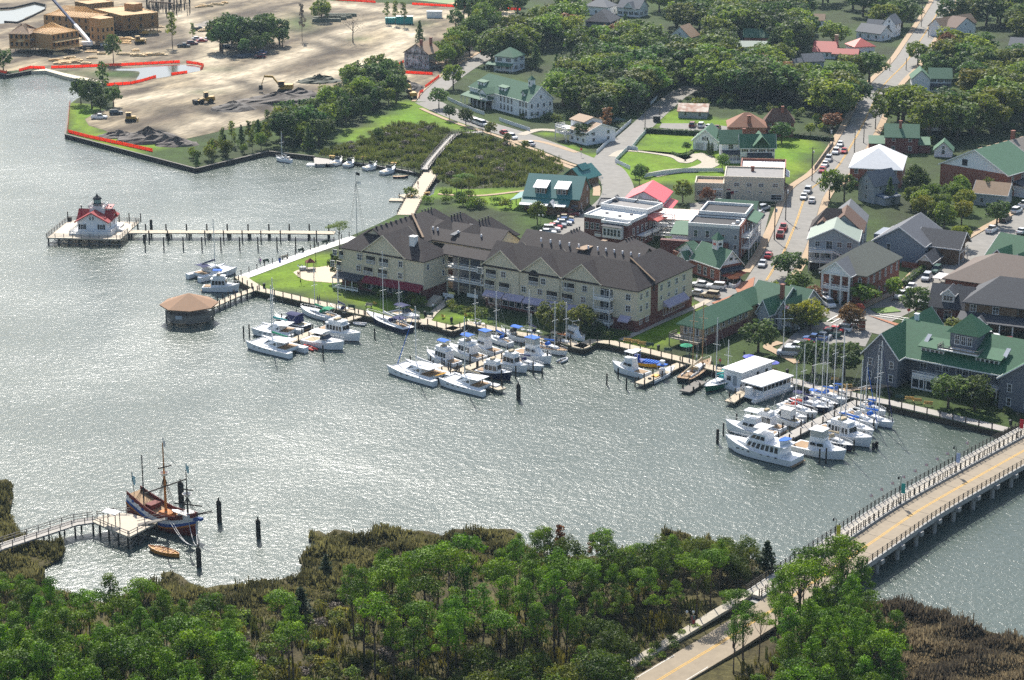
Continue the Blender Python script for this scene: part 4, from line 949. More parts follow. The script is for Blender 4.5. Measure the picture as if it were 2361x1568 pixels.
for u,n in((.16,1),(.52,1),(.87,0)):
 x=L*u;w=4.4 if n else 1.8
 b.wall(x-w/2,x+w/2,1.0,4.5,6.6,8.4,WH,'dormer');b.gable(x-w/2,x+w/2,1.0,6,8.4,.5 if n else.9,R_GRN,'x' if n else 'y',.3,wm=WH,name='dormer_roof');b.win('F',[w*.3,w*.7]if n else[w/2],[6.9],.8,1.2,box=(x-w/2,x+w/2,1.0,4.5))
b.part(MB().slab([(-1,-3.4,3.1),(L*.42,-3.4,3.1),(L*.42,0,4.2),(-1,0,4.2)],.2),'porch_roof',R_GRN);b.posts([(-.8+i*2.6,-3.2,0)for i in range(int(L*.42/2.6)+1)],3.);b.panel('F',L*.2,.1,L*.36,2.8,DARKP,'porch_shade')  # last panel paints the shade behind the porch posts
b.gable(L*.30,L*.44,-3.6,2,6.0,1.6,R_GRN,'y',.3,wm=WH);b.part(MB().b2(L*.31,L*.43,-3.3,0,3.3,3.5),'balcony',WHP);b.rail([(L*.31,-3.2,3.5),(L*.43,-3.2,3.5)]);b.posts([(L*.31,-3.2,3.5),(L*.43,-3.2,3.5)],2.6)
m=MB().box(L*.85,W/2,9.8,1.8,1.8,2.6);b.part(m,'cupola',WHP);b.part(MB().lathe(L*.85,W/2,[(1.6,12.4),(0.05,13.8)],4).tube((L*.85,W/2,13.7),(L*.85,W/2,15),.05),'cupola_roof',R_GRN);b.win('F',[.9],[10.6],.7,1.2,'plain',box=(L*.85-.9,L*.85+.9,W/2-.9,W/2+.9))
b=Bld('warehouse','huge brick warehouse with white gable and roof half green half grey',G(2169,376,LZ+7),G(2324,403,LZ+7),7,46,'warehouse',wm=BRICK)
b.W=min(60,max(30,b.loc(G(2333,299,LZ+13)).y));bpy.data.objects.remove(b.root.children[0]);b.wall(0,b.L,0,b.W,-.3,7,BRICK)
b.gable(0,b.L,0,b.W*.55,7,5.8,R_GRN,'y',.5,wm=WH,trim=WHP);b.gable(0,b.L,b.W*.55+.9,b.W,7,5.8,M('grey_brown_shingles',(.22,.19,.16),kind='shingle'),'y',.45,wm=BRICK)
b.panel('F',b.L*.36,7.5,1.8,1.9,SHUT,'gable_door');b.chimney(b.L*.5-1,b.W*.68,11,15,1.,BRICK)
for i in range(6):b.part(MB().box(b.L*.47,b.W*(.12+.14*i),12.1,.5,2.2,.5),'ridge_vent',R_TAN)
b.part(MB().slab([(b.L,3,4.6),(b.L+5,3,3.2),(b.L+5,26,3.2),(b.L,26,4.6)],.25),'side_roof',R_DKG);b.wall(b.L,b.L+4.2,4,25,-.3,3.2,WH);b.row('R',6,[1.5,4.3],1.0,1.7)
b=Bld('museum','brown boarded museum with teal metal roof and two white topped dormers',G(1209,449,LZ+4.6),G(1334,457,LZ+4.6),4.6,G(1370,434,LZ+4.6),'building',wm=WOODW)
L,W=b.L,b.W
b.gable(0,L,0,W,4.6,W*.36,R_TEAL,'x',.5,wm=WOODW)
for u in(.29,.68):
 x=L*u;w=L*.2;b.wall(x-w/2,x+w/2,.7,W*.45,4.6,6.9,WOODW,'dormer');b.part(MB().slab([(x-w/2-.6,.2,6.9),(x+w/2+.3,.2,6.9),(x+w/2+.3,W*.5,8.6),(x-w/2-.6,W*.5,8.6)],.15),'dormer_roof',R_WHITE);b.win('F',[w*.28,w*.72],[5.2],.9,1.3,box=(x-w/2,x+w/2,.7,5))
b.part(MB().slab([(-.5,-3,2.6),(L*.86,-3,2.6),(L*.86,0,4.2),(-.5,0,4.2)],.15),'porch_roof',R_TEAL);b.part(MB().slab([(L*.36,-4.6,2.9),(L*.82,-4.6,2.9),(L*.82,-3.,3.2),(L*.36,-3.,3.2)],.12),'canopy',R_WHITE)
b.part(MB().slab([(-.5,-4.0,2.7),(L*.2,-4.0,2.7),(L*.2,-3.,3.1),(-.5,-3.,3.1)],.12),'canopy',R_WHITE);b.gable(L*.5,L*.62,-5,-2,3.0,1.3,R_WHITE,'y',.2)
b.wall(L*.38,L*.86,-2.8,0,-.3,2.7,WOODW,'porch_wall');b.win('F',[1.8],[.9],.9,1.2);b.row('R',2,[1,4.7],1.,1.4)
b.part(MB().slab([(-4.5,1,2.6),(0,1,3.8),(0,W-2,3.8),(-4.5,W-2,2.6)],.15),'side_roof',R_TEAL);b.posts([(-4.3,y,-.2)for y in(1.2,W*.5,W-2.2)],2.7,mat=GREYW)
b.panel('F',L*.93,2.0,1.8,.5,M('signboard',(.25,.27,.3)),'sign')
b=Bld('pavilion','small wooden pavilion with teal roof behind the museum',G(1301,403,LZ+3),G(1342,410,LZ+3),3,G(1362,396,LZ+3),'pavilion',wm=WOODW)
b.gable(0,b.L,0,b.W,3,2.6,R_TEAL,'y',.7,wm=WOODW);b.gable(b.L*.3,b.L*.7,b.W*.3,b.W*.7,5,1.2,R_TEAL,'y',.4,wm=WOODW);b.panel('F',b.L/2,0,1.8,2.2,DARKP,'doorway')
b=Bld('building','white building under a bright pink metal roof',G(1441,459,LZ+5),G(1527,464,LZ+5),5,G(1552,440,LZ+5),'building',wm=WH)
b.gable(0,b.L,0,b.W,5,2.7,R_PINK,'y',.6,wm=WH);b.part(MB().slab([(-.6,-3.2,3.6),(b.L+.6,-3.2,3.6),(b.L+.6,-.1,4.7),(-.6,-.1,4.7)],.15),'lean_to_roof',R_PINK);b.wall(0,b.L,-2.8,0,-.3,3.6,WH);b.row('R',3,[1,3.2],.9,1.1)
b.part(MB().slab([(b.L,2,3.2),(b.L+2.4,2,2.4),(b.L+2.4,b.W-1,2.4),(b.L,b.W-1,3.2)],.12),'side_roof',R_PINK)
b=Bld('shed','long low building with faded salmon metal roof',G(1515,503,LZ+3.4),G(1603,507,LZ+3.4),3.4,11,'building',wm=WH)
b.gable(0,b.L,0,b.W,3.4,1.5,R_SALMON,'x',.4,wm=WH);b.row('F',4,[.9],.9,1.5)
b=Bld('shop_building','brown brick block with bright white flat roof and bay window',G(1347,497,LZ+7.6),G(1456,512,LZ+7.6),7.6,G(1478,487,LZ+7.6),'building',wm=BRICKD)
L,W=b.L,b.W
b.flat(0,L,0,W*.75,7.6,R_WHITE,WHP,.5);b.wall(0,L,W*.75,W+6,7,8,BRICKD);b.flat(0,L,W*.75+.1,W+6,8.2,R_GRAVEL,WHP,.9)
b.wall(L*.45,L,-2.2,0,-.3,7.2,BRICKD,'front_block');b.flat(L*.45,L,-2.2,.2,7.3,R_WHITE,WHP,.4)
b.wall(L*.52,L*.92,-3.4,-2.2,3.4,6.6,WHP,'bay');b.win('F',[L*.05,L*.13,L*.2,L*.27,L*.35],[4.0],.8,1.9,box=(L*.52,L*.92,-3.4,0));b.part(MB().slab([(L*.5,-3.8,6.5),(L*.94,-3.8,6.5),(L*.9,-2.2,7.1),(L*.54,-2.2,7.1)],.12),'bay_roof',R_DKG)
b.win('F',[L*.06,L*.18,L*.29,L*.40],[4.2],.9,1.8);b.row('R',5,[4.,1.],.9,1.7);b.part(MB().b2(L*.28,L*.44,-1.4,0,2.8,3.0),'balcony',WHP);b.rail([(L*.28,-1.3,3),(L*.44,-1.3,3)])
for y in(3,8):b.part(MB().b2(L+.01,L+2.4,y,y+4,3.2,3.4),'balcony',WHP);b.rail([(L+2.3,y,3.4),(L+2.3,y+4,3.4)])
b.awning('R',W*.75,W+3,7.4,R_RED,3.,1.2)
for x,y in((L*.3,W*.4),(L*.62,W*.3),(L*.75,W*.55)):b.part(MB().box(x,y,7.6,.7,.7,.5),'roof_vent',R_GRAVEL)
b=Bld('building','dark timber building with small gables behind the white flat roof',G(1375,475,LZ+7.4),G(1512,480,LZ+7.4),7.4,9,'building',wm=DKGREY)
b.flat(0,b.L,0,b.W,7.4,R_DKG,R_DKG,.3)
for u in(.3,.68):b.gable(b.L*u-1.8,b.L*u+1.8,2,7,7.5,1.7,R_DKG,'y',.3,wm=DKGREY)
b=thing('stair_tower','white open timber stair tower between the flat roofed blocks','stairs',G(1530,560),R(-12))
s=MB()
for x in(-2.6,0,2.6):
 for y in(-2,2):s.box(x,y,0,.16,.16,8.4)
for z in(2.6,5.2,7.8):s.b2(-2.7,2.7,-2.1,-.6,z-.12,z);s.b2(-2.7,2.7,.8,2.1,z-.12,z);s.bar((-2.6,-2,z+1),(2.6,-2,z+1),.08,.1);s.bar((-2.6,2,z+1),(2.6,2,z+1),.08,.1);s.bar((-2.6,-2,z+.5),(2.6,-2,z+.5),.06,.06)
s.build('frame',WHP,b)
t=MB()
for k,z in enumerate((0,2.6,5.2)):t.bar((-2.4 if k%2 else 2.4,0,z),(2.4 if k%2 else-2.4,0,z+2.6),1.2,.2)
t.build('stair_flight',GREYW,b)
b=Bld('shop_building','grey sided block with black flat roof and brick side wall',G(1587,517,LZ+8.6),G(1705,525,LZ+8.6),8.6,G(1733,492,LZ+8.6),'building',wm=GREYS)
L,W=b.L,b.W
b.flat(0,L,0,W*.55,8.6,R_BLACK,WHP,.5);b.wall(L*.05,L,W*.55,W+4,8,9.3,R_BLACK);b.flat(L*.08,L,W*.55+.1,W+4,9.4,R_BLACK,WHP,.8)
b.wall(L+.02,L+.35,.1,W+3.9,-.3,8.9,BRICK,'brick_front');b.row('R',5,[.6,3.4,6.1],.9,1.7,box=(0,L+.35,0,W+4))
for u in(.15,.38):b.win('F',[L*u],[5.4],1.,1.9)
for u in(.69,.93):b.win('F',[L*u],[.9,2.8,5.4],.8,1.2)
b.part(MB().b2(-7,L*.8,-1.6,0,-.3,4.4),'brick_annex',BRICKD)
for z in(2.9,5.8):
 b.part(MB().b2(L+.36,L+2.6,1,W+2,z-.15,z),'balcony',WHP);b.rail([(L+.5,1,z),(L+2.5,1,z),(L+2.5,W+2,z)])
b.posts([(L+2.5,1+i*(W+1)/4,0)for i in range(5)],8.2);b.part(MB().slab([(L+.35,W*.5,9),(L+3.2,W*.5,8),(L+3.2,W+3,8),(L+.35,W+3,9)],.15),'porch_roof',R_GRN)
b.wall(-4.5,0,2,W,-.3,5.4,WH,'rear_wing');b.gable(-4.8,0,2,W,5.4,1.6,R_GRN,'x',.4,wm=WH);b.rail([(-5.5,-.5,3.6),(0,-.5,3.6)])
b.gable(L*.2,L*1.02,W+4.2,W+13,7,3,R_GRN,'x',.4,wm=GREYS);b.wall(L*.2,L,W+4.2,W+13,-.3,7,GREYS)
for x,y in((L*.86,1.5),(L*.9,W*.3),(L*.97,W*.42)):b.part(MB().box(x,y,8.6,.8,.8,.7),'roof_vent',R_WHITE)
b=Bld('shop_building','beige two storey block with grey flat roof beside the street',G(1670,410,LZ+6.6),G(1808,414,LZ+6.6),6.6,G(1832,391,LZ+6.6),'building',wm=BEIGE)
L,W=b.L,b.W
b.flat(0,L,0,W,6.6,R_GRAVEL,BEIGE,.5);b.win('F',[L*u for u in(.21,.42,.62,.86)],[4.2],1.5,1.1,'wide');b.win('F',[L*u for u in(.21,.42,.62)],[2.4],.9,.5,'plain');b.panel('F',L*.08,0,1.3,2.4,SHUT,'door');b.win('F',[L*.88],[.5],3.0,1.6,'wide');b.row('R',4,[.8,3.9],1.2,1.5,'wide');b.chimney(L*.46,W*.7,6.6,8,.9)
b.panel('F',L*.14,1.8,.9,.9,MAROON,'sign');b.panel('F',L*.08,3.0,1.0,.4,MAROON,'sign')
b.wall(L*.25,L*1.02,W,W+12,-.3,6.2,BRICK,'rear_block');b.flat(L*.25,L*1.02,W+.1,W+12,6.3,R_WHITE,BRICK,.8)
for y in(2,5,8):b.awning('R',y,y+2.2,4.6,R_WHITE,1.2,.8,box=(0,L*1.02,W,W+12))
b=Bld('shop_building','low beige flat roofed annex left of the beige block',G(1602,427,LZ+4.4),G(1669,429,LZ+4.4),4.4,9,'building',wm=BEIGE)
b.flat(0,b.L,0,b.W,4.4,R_TAN,BEIGE,.8);b.win('F',[b.L*.15],[1.6],1.2,1.2);b.win('F',[b.L*.82],[1.4],2.,1.2,'wide');b.panel('F',b.L*.8,3.2,2.8,.4,WHP,'sign')
b=Bld('restaurant','brick restaurant with green gabled roof and white cupola',G(1551,577,LZ+4.2),G(1660,614,LZ+4.2),4.2,G(1713,606,LZ+4.2),'restaurant',wm=BRICK)
L,W=b.L,b.W
b.gable(L*.42,L,0,W,4.2,3.6,R_GRN,'x',.5,wm=WH,trim=WHP);b.gable(0,L*.5,1,W-1,4.2,3.2,R_GRN,'y',.5,wm=WH,hip=(0,3));b.gable(L*.2,L*.38,-1.5,3,3.6,1.7,R_GRN,'y',.3,wm=WH,trim=WHP)
b.part(MB().box(L*.72,W/2,7,1.9,1.9,2.6),'cupola',WHP);b.part(MB().lathe(L*.72,W/2,[(1.9,9.6),(.05,11.4)],4),'cupola_roof',R_GRN);b.panel('F',.95,8.1,1.,.6,R_RED,'sign',box=(L*.72-.95,L*.72+.95,W/2-.95,W/2+.95));b.panel('R',.95,8.1,1.,.6,SHUT,'cupola_louvre',box=(L*.72-.95,L*.72+.95,W/2-.95,W/2+.95))
b.row('R',5,[.6],1.3,2.2,'wide');b.win('F',[L*.58,L*.7,L*.85],[.6],1.2,2.2,'wide');b.part(MB().slab([(L,-.4,3.6),(L+1.6,-.4,2.9),(L+1.6,W,2.9),(L,W,3.6)],.12),'porch_roof',R_DKG);b.win('R',[W/2],[5.2],1.1,.8,'plain')
for y in(W*.25,W*.75):b.panel('R',y,5.2,1.0,.3,SHUT,'louvre')
b=Bld('house','grey house with pale green low gable roof and white double porch',G(1865,549,LZ+8.2),G(1978,555,LZ+8.2),8.2,11.5,wm=GREYS)
L,W=b.L,b.W
b.gable(0,L,0,W,8.2,3.0,R_PALE,'y',.4,wm=GREYS,trim=WHP);b.win('F',[L*u for u in(.18,.63,.83)],[6.2],1.2,1.4,'wide');b.win('F',[L*.42],[5.6],1.6,2.2,'wide');b.win('F',[L*u for u in(.18,.4,.63)],[3.2],1.2,1.6,'wide');b.row('R',3,[3.3,6.2],.9,1.4)
for z in(2.8,5.4):b.part(MB().b2(.4,L*.52,-3,0,z-.18,z),'balcony',WHP);b.rail([(.4,-2.9,z),(L*.52,-2.9,z),(L*.78,-2.9,z-1.6)])
b.posts([(.5,-2.8,-.2),(L*.26,-2.8,-.2),(L*.5,-2.8,-.2)],5.6);b.panel('F',L*.3,-.1,L*.5,2.5,DARKP,'carport_shade')  # flat dark panel painted as shade of the open ground level
q=b
def sub(q,name,label,x0,y0,L,W,h,wm,cat='house',z=0):
 a=q.wld(x0,y0,z);c=q.wld(x0+L,y0,z);return Bld(name,label,a,c,h,W,cat,wm=wm,z0=LZ+z)
b=sub(q,'house','dark house with brown mansard roof and dormer behind the pale green roof',-.6,W+.3,L*.58,11,7.6,DKGREY)
b.gable(0,b.L,0,11,7.6,4.6,R_BROWN,'x',.4,wm=DKGREY,hip=(3.5,0));b.wall(b.L*.28,b.L*.58,-.2,4,7.7,9.4,DKGREY,'dormer');b.gable(b.L*.28,b.L*.58,-.3,5,9.4,1.0,R_BROWN2,'y',.3,wm=DKGREY,name='dormer_roof');b.win('F',[b.L*.15],[8],.9,1.1,box=(b.L*.28,b.L*.58,-.2,4))
b=sub(q,'house','house with lighter brown roof slope right of the mansard',L*.58,W+.3,L*.46,11,7.8,GREYS)
b.gable(-4,b.L,0,11,7.8,4.2,R_BROWN2,'y',.4,wm=GREYS);b.row('R',3,[3.5,6],.9,1.2);b.part(MB().b2(b.L,b.L+4,2,6,2.6,2.8),'deck',GREYW);b.rail([(b.L,2,2.8),(b.L+4,2,2.8),(b.L+4,6,2.8)])
b=sub(q,'house','grey roofed house behind the brown roofs',L*.3,W+12,L*.75,9,7.4,GREYS);b.gable(0,b.L,0,9,7.4,4.,R_GREY,'y',.4,wm=GREYS)
b=Bld('house','blue grey stucco house with broad charcoal gable roof',G(2015,552,LZ+5.4),G(2131,566,LZ+5.4),5.4,17,wm=BLUEG)
L,W=b.L,b.W
b.gable(0,L,0,W,5.4,4.2,M('slate_grey_shingles',(.115,.12,.135),kind='shingle',var=.2),'y',.5,wm=BLUEG,trim=WHP);b.win('F',[L*.06,L*.3],[2.8],.9,2.,'sash');b.win('R',[1.5],[3],.9,1.8)
b.wall(L,L+7,4,13,-.3,4.8,WOODW);b.gable(L-3,L+8,4,13,4.8,3.2,R_DKG,'x',.5,wm=WOODW,trim=WHP);b.wall(L,L+3.6,-4.5,3.8,-.3,2.6,WOODW);b.gable(L,L+3.6,-4.6,4,2.6,1.8,R_DKG,'y',.4,wm=WHP,trim=WHP);b.rail([(L+8,4.5,2.8),(L+8,12,2.8)]);b.posts([(L+8,y,-.2)for y in(4.6,8,12)],3.4);b.row('R',3,[.5],1.,1.6,box=(0,L+3.6,-4.5,3.8));b.wall(-3,0,W-8,W,-.3,4.6,BLUEG)
b=Bld('brick_hall','red brick hall with white two storey columned portico',G(1893,616,LZ+7.6),G(1996,632,LZ+7.6),7.6,G(2082,591,LZ+7.6),'building',wm=BRICK)
L,W=b.L,b.W
b.gable(0,L,0,W,7.6,4.2,M('grey_green_shingles',(.15,.155,.125),kind='shingle',var=.2),'y',.6,hip=(L*.45,L*.45));b.gable(L*.14,L*.78,-3.2,6,7.6,2.9,R_GREY,'y',.4,wm=WH,trim=WHP)
b.posts([(L*u,-3,-.2)for u in(.16,.34,.58,.76)],7.8,.42,name='column');b.part(MB().b2(L*.14,L*.78,-3.3,0,3.5,3.8),'balcony',WHP);b.part(MB().b2(L*.14,L*.78,-3.3,0,7.1,7.6),'entablature',WHP);b.rail([(L*.15,-3.1,3.8),(L*.77,-3.1,3.8)]);b.win('F',[L*.24,L*.67],[.7,4.6],1.,2.);b.panel('F',L*.46,-.1,1.5,2.6,WHP,'door');b.win('F',[L*.88],[4.4],.8,1.8,'arch')
b.row('R',6,[4.4],.8,1.7,'arch');b.row('R',6,[.8],.8,1.8)
b=Bld('house','house with bright green gabled roofs at the right edge',G(2276,588,LZ+4.4),G(2395,611,LZ+4.4),4.4,14,wm=WOODW)
b.gable(0,b.L,0,b.W,4.4,4.6,R_GRN2,'x',.6,wm=WOODW,trim=WHP);b.gable(b.L*.1,b.L*.52,-2.6,6,4.2,3.0,R_GRN2,'y',.5,wm=WOODW,trim=WHP);b.row('F',5,[1.2],1.,1.8,box=(b.L*.1,b.L*.52,-2.6,6));b.gable(b.L*.5,b.L*.85,-2.0,6,4.2,2.6,R_GRN2,'y',.5,wm=WH,trim=WHP);b.wall(b.L*.1,b.L*.52,-2.6,0,-.3,4.2,WOODW);b.wall(b.L*.52,b.L*.85,-2,0,-.3,4.2,WOODW)
b=Bld('restaurant','brick building with wide brown hipped roof at the right edge',G(2181,638,LZ+4),G(2292,654,LZ+4),4,22,'building',wm=BRICK)
b.wall(b.L,b.L+12,4,b.W,-.3,4,BRICK);b.gable(0,b.L+12,0,b.W,4,4.8,R_BROWN2 if False else M('dull_brown_shingles',(.135,.10,.08),kind='shingle',var=.2),'x',.7,hip=(9,4));b.win('F',[b.L*.3,b.L*.72],[1.2],1.,1.4);b.row('L',3,[1.2],1.,1.4)
t=thing('pergola','white roofed pergola on timber posts at the brown hipped roof','pergola',G(2200,668),b.rot)
MB().slab([(-5,-2.5,3),(5,-2.5,3),(5,2.5,3.2),(-5,2.5,3.2)],.15).build('canopy',M('translucent_roofing',(.55,.52,.5),var=.1),t)
for x in(-4.8,-1.6,1.6,4.8):
 for y in(-2.3,2.3):MB().box(x,y,0,.2,.2,2.9).build('post',GREYW,t)
b=Bld('restaurant','dark shingled two storey restaurant with charcoal roof and wrap porch',G(2226,692,LZ+6.4),G(2345,706,LZ+6.4),6.4,15,'restaurant',wm=WOODW)
L,W=b.L,b.W
b.gable(0,L+8,0,W,6.4,4.6,R_DKG,'x',.6,hip=(6,3));b.wall(L,L+7,2,W,-.3,6.4,WOODW);b.win('F',[L*.16,L*.6],[3.9],1.4,1.7,'wide');b.win('R',[2,4],[3.9],1.2,1.6);b.part(MB().slab([(-1,-4,2.7),(L+5,-4,2.7),(L+5,0,3.8),(-1,0,3.8)],.2),'porch_roof',R_DKG);b.posts([(.0+i*3,-3.8,-.2)for i in range(8)],2.8,.22);b.gable(L*.25,L*.5,-4.4,-1,2.8,1.3,R_DKG,'y',.3,wm=WHP,trim=WHP);b.win('F',[L*.2,L*.45,L*.75],[.5],1.4,1.8,'wide')
b=Bld('shop','low brick shop with charcoal roof and white dormer',G(2142,702,LZ+3.2),G(2232,712,LZ+3.2),3.2,10,'shop',wm=BRICKD)
L,W=b.L,b.W
b.gable(0,L,0,W,3.2,4.,R_DKG,'x',.5,wm=BRICKD);b.wall(L*.3,L*.62,.8,4.5,4,6,WHP,'dormer');b.gable(L*.3,L*.62,.7,5.5,6,1.3,R_DKG,'y',.3,wm=WHP,name='dormer_roof',trim=WHP);b.win('F',[L*.08,L*.16,L*.24],[4.4],.7,1.2,box=(L*.3,L*.62,.8,4.5));b.part(MB().b2(-.1,L*.9,-.25,0,2.5,2.9),'lintel_band',TANW);b.win('F',[L*.15],[.6],.9,1.7);b.win('F',[L*.5],[.1],1.8,2.2,'wide')
b=Bld('inn','large dark shingled inn with green roofs, tower and river deck',G(1992,808,LZ+6.8),G(2071,823,LZ+6.8),6.8,24,'inn',wm=DKGREY)
L,W=b.L,b.W
b.gable(0,L,0,W,6.8,4.6,R_GRN2,'y',.5,wm=DKGREY,trim=WHP);b.win('F',[L*.2,L*.5,L*.82],[1.0,3.9],.9,1.6);b.win('F',[L*.5],[7.2],.9,1.5);b.row('L',6,[1.,4.],.9,1.5)
e=b.loc(G(2318,864,LZ+6.4));x1=e.x;yf=3.0
b.wall(L,x1,yf+3,20,-.3,6.4,DKGREY,'main_wing');b.gable(L-4,x1+6,yf,21,6.4,5.2,R_GRN2,'x',.5,wm=DKGREY,trim=WHP)
bx=(L,x1,yf+3,20);n=x1-L
b.win('F',[n*u for u in(.14,.3,.36,.5,.56,.62,.78,.84,.92)],[3.4],1.5,2.0,'wide',box=bx);b.win('F',[n*u for u in(.18,.3,.42,.6,.72,.84)],[.3],2.0,2.3,'wide',box=bx)
b.part(MB().b2(L+n*.12,L+n*.95,yf-1.6,yf+3,2.7,3.0),'deck',WHP);b.rail([(L+n*.12,yf-1.5,3),(L+n*.95,yf-1.5,3)],1.,mat=WHP);b.posts([(L+n*(.12+.83*i/7),yf-1.4,-.3)for i in range(8)],3.1)
b.wall(L+n*.12,L+n*.4,yf-1.3,yf+3,-.3,2.7,WHP,'sun_room');b.win('F',[n*.28*(i+.5)/4 for i in range(4)],[.3],1.5,2.,'plain',box=(L+n*.12,L+n*.4,yf-1.3,yf+3))
for u in(.24,.78):
 x=L+n*u;b.wall(x-2.6,x+2.6,yf+2.0,9,6.9,8.6,WHP,'dormer');b.part(MB().slab([(x-3.2,yf+1.4,8.6),(x+3.2,yf+1.4,8.6),(x+3.2,10.5,10.2),(x-3.2,10.5,10.2)],.2),'dormer_roof',R_GRN2);b.win('F',[.6,1.6,2.6,3.6,4.6],[7.4],.8,.8,'plain',box=(x-2.6,x+2.6,yf+2,9))
x=L+n*.5;b.wall(x-3,x+3,yf+4,yf+10,7,12.2,DKGREY,'tower');b.part(MB().lathe(x,yf+7,[(5.2,12.1),(.08,15.8)],4),'tower_roof',R_GRN2).rotation_euler=(0,0,0);b.win('F',[1.6,3,4.4],[9.6],1.,2.,'wide',box=(x-3,x+3,yf+4,9));b.part(MB().b2(x-4.5,x+4.5,yf+1.2,yf+4,8.6,8.8),'tower_balcony',WHP);b.rail([(x-4.5,yf+4,8.8),(x-4.5,yf+1.3,8.8),(x+4.5,yf+1.3,8.8),(x+4.5,yf+4,8.8)],.9,mat=GREYW)
b.wall(x1+.0,x1+13,0,20,-.3,6.8,DKGREY,'right_wing');b.gable(x1,x1+13,0,22,6.8,4.8,R_GRN2,'y',.5,wm=DKGREY,trim=WHP);b.win('F',[2.2,6],[.9,3.9],.9,1.7,box=(x1,x1+13,0,20));b.win('F',[6.5],[7.1],.9,1.5,box=(x1,x1+13,0,20))
b.chimney(L*.72,W*.55,9,12.6,.8,M('flue_white',(.7,.7,.7)))
for u in(.12,.9):b.part(MB().slab([(L+n*u,6.2,9.0),(L+n*u+.9,6.2,9.0),(L+n*u+.9,8.4,10.3),(L+n*u,8.4,10.3)],.3),'skylight',M('skylight_dome',(.4,.42,.45),rough=.2))
b=Bld('waterfront_building','long narrow waterfront building with green gable roof and small deck',G(1568,740,LZ+5),G(1622,751,LZ+5),5,G(1725,706,LZ+5),'building',wm=TANW)
L,W=b.L,b.W
b.gable(0,L,0,W,5,2.4,R_GRN,'y',.7,hip=(2.2,0),wm=TANW);b.wall(-.04,L+.04,.5,W-.02,-.35,2.2,BRICKD,'brick_base');b.row('R',8,[2.8],.9,1.3);b.win('F',[L*.25,L*.75],[2.4],.8,1.9,'plain');b.win('F',[L*.5],[2.8],1.2,1.2,'wide')
b.part(MB().b2(-.8,L+.8,-3.4,0,1.7,1.9),'deck',WEATH);b.rail([(-.8,0,1.9),(-.8,-3.3,1.9),(L+.8,-3.3,1.9),(L+.8,0,1.9)],1.,mat=GREYW);b.posts([(x,-3.2,-.3)for x in(-.7,L*.5,L+.7)],2.2,mat=GREYW)
b.gable(L*.0,L*.9,W-1,W+7,5.2,2.4,R_GRN,'y',.5,wm=TANW);b.wall(.2,L*.88,W,W+7,-.3,5.2,TANW)
b=Bld('cottage_row','cluster of grey and brick cottages with green gables by the car park',G(1723,690,LZ+5),G(1795,706,LZ+5),5,10,'building',wm=BRICKD)
L,W=b.L,b.W
b.gable(0,L,0,W,5,3.6,R_GRN,'x',.5,wm=GREYS,trim=WHP);b.win('F',[L*.2],[2.6],1.,1.6);b.win('F',[L*.45],[.1],1.6,2.,'wide');b.chimney(L*.95,2,6,9.6)
for x0,x1,y0 in((L*.66,L*1.02,-4),(L*1.1,L*1.5,-1.5)):
 b.wall(x0,x1,y0,7,-.3,4.4,GREYS,'front_bay');b.gable(x0,x1,y0,8,4.4,2.8,R_GRN,'y',.4,wm=GREYS,trim=WHP);b.win('F',[(x1-x0)/2],[1.2],1.,1.5,box=(x0,x1,y0,7));b.win('R',[3],[1.2,3.],.8,1.0,box=(x0,x1,y0,7))
b.wall(L*.9,L*1.5,3,11,-.3,5,GREYS);b.gable(L*.88,L*1.5,3,11,5,3.4,R_GRN,'x',.4,wm=GREYS,trim=WHP);b.awning('F',L*.38,L*.54,2.9,R_WHITE,1.2,.5)
b.wall(L*-.12,L*.14,-2.6,0,3,5.2,M('green_siding',(.04,.10,.07),kind='siding'));b.part(MB().lathe(L*.01,-1.3,[(1.9,5.2),(.1,6.4)],4),'bay_roof',R_GRN)
# ================================================================ HOTEL
b=Bld('hotel','large cream hotel with dark brown gabled roofs round two courtyards',G(1120,607,11.5),G(1470,667,11.5),10.3,26,'hotel',wm=None,wall=False)
HT0=b
a=G(1470,667,11.5);b.rot=math.atan2(a.y-b.o.y,a.x-b.o.x);X=b.L
ZE=10.3;BASE=2.7
def blk(x0,x1,y0,y1,z1=ZE,brick=True,nm='wall'):
 b.wall(x0,x1,y0,y1,BASE if brick else-.3,z1,CREAM,nm)
 if brick:b.wall(x0-.03,x1+.03,y0-.03,y1+.03,-.3,BASE+.02,BRICKD,'brick_base')
def gfront(xc,hw,y0,rise,depth=9):
 b.gable(xc-hw,xc+hw,y0,y0+depth,ZE,rise,R_BROWN,'y',.35,wm=CREAM,trim=CREAM)
blk(0,X,0,11);b.gable(0,X,0,11,ZE,4.4,R_BROWN,'x',.5,hip=(0,5.4),wm=CREAM)
blk(X-12,X,11.02,26,);b.gable(X-12,X,4,26.3,ZE,4.4,R_BROWN,'y',.5,hip=(4,5.6))
ga=[b.loc(G(x,y,14.8))for x,y in((1165,579),(1251.5,597),(1343,613.5))]
for i,g in enumerate(ga):gfront(g.x,5.2 if i<2 else 5.0,-.25,3.9)
for g in ga:b.wall(g.x-5.0,g.x+5.0,-.24,.2,BASE,ZE,CREAM,'gable_bay')
blk(-2,X-12,16.5,27,);b.gable(-2,X-10,16.5,27,ZE,3.6,R_BROWN,'x',.5,hip=(0,0),wm=CREAM)
for u in(X-32,X-16.5):b.gable(u-8.2,u+8.2,15.8,30,ZE,4.5,R_BROWN,'y',.5,hip=(6.4,4.5),wm=CREAM);b.wall(u-7,u+7,26,29.5,-.3,ZE,CREAM)
b.part(MB().slab([(X-27.5,17.5,12.2),(X-25,17.5,12.2),(X-22.3,24,13.6),(X-23.6,24,13.6)],.2),'roof_cricket',R_TAN)
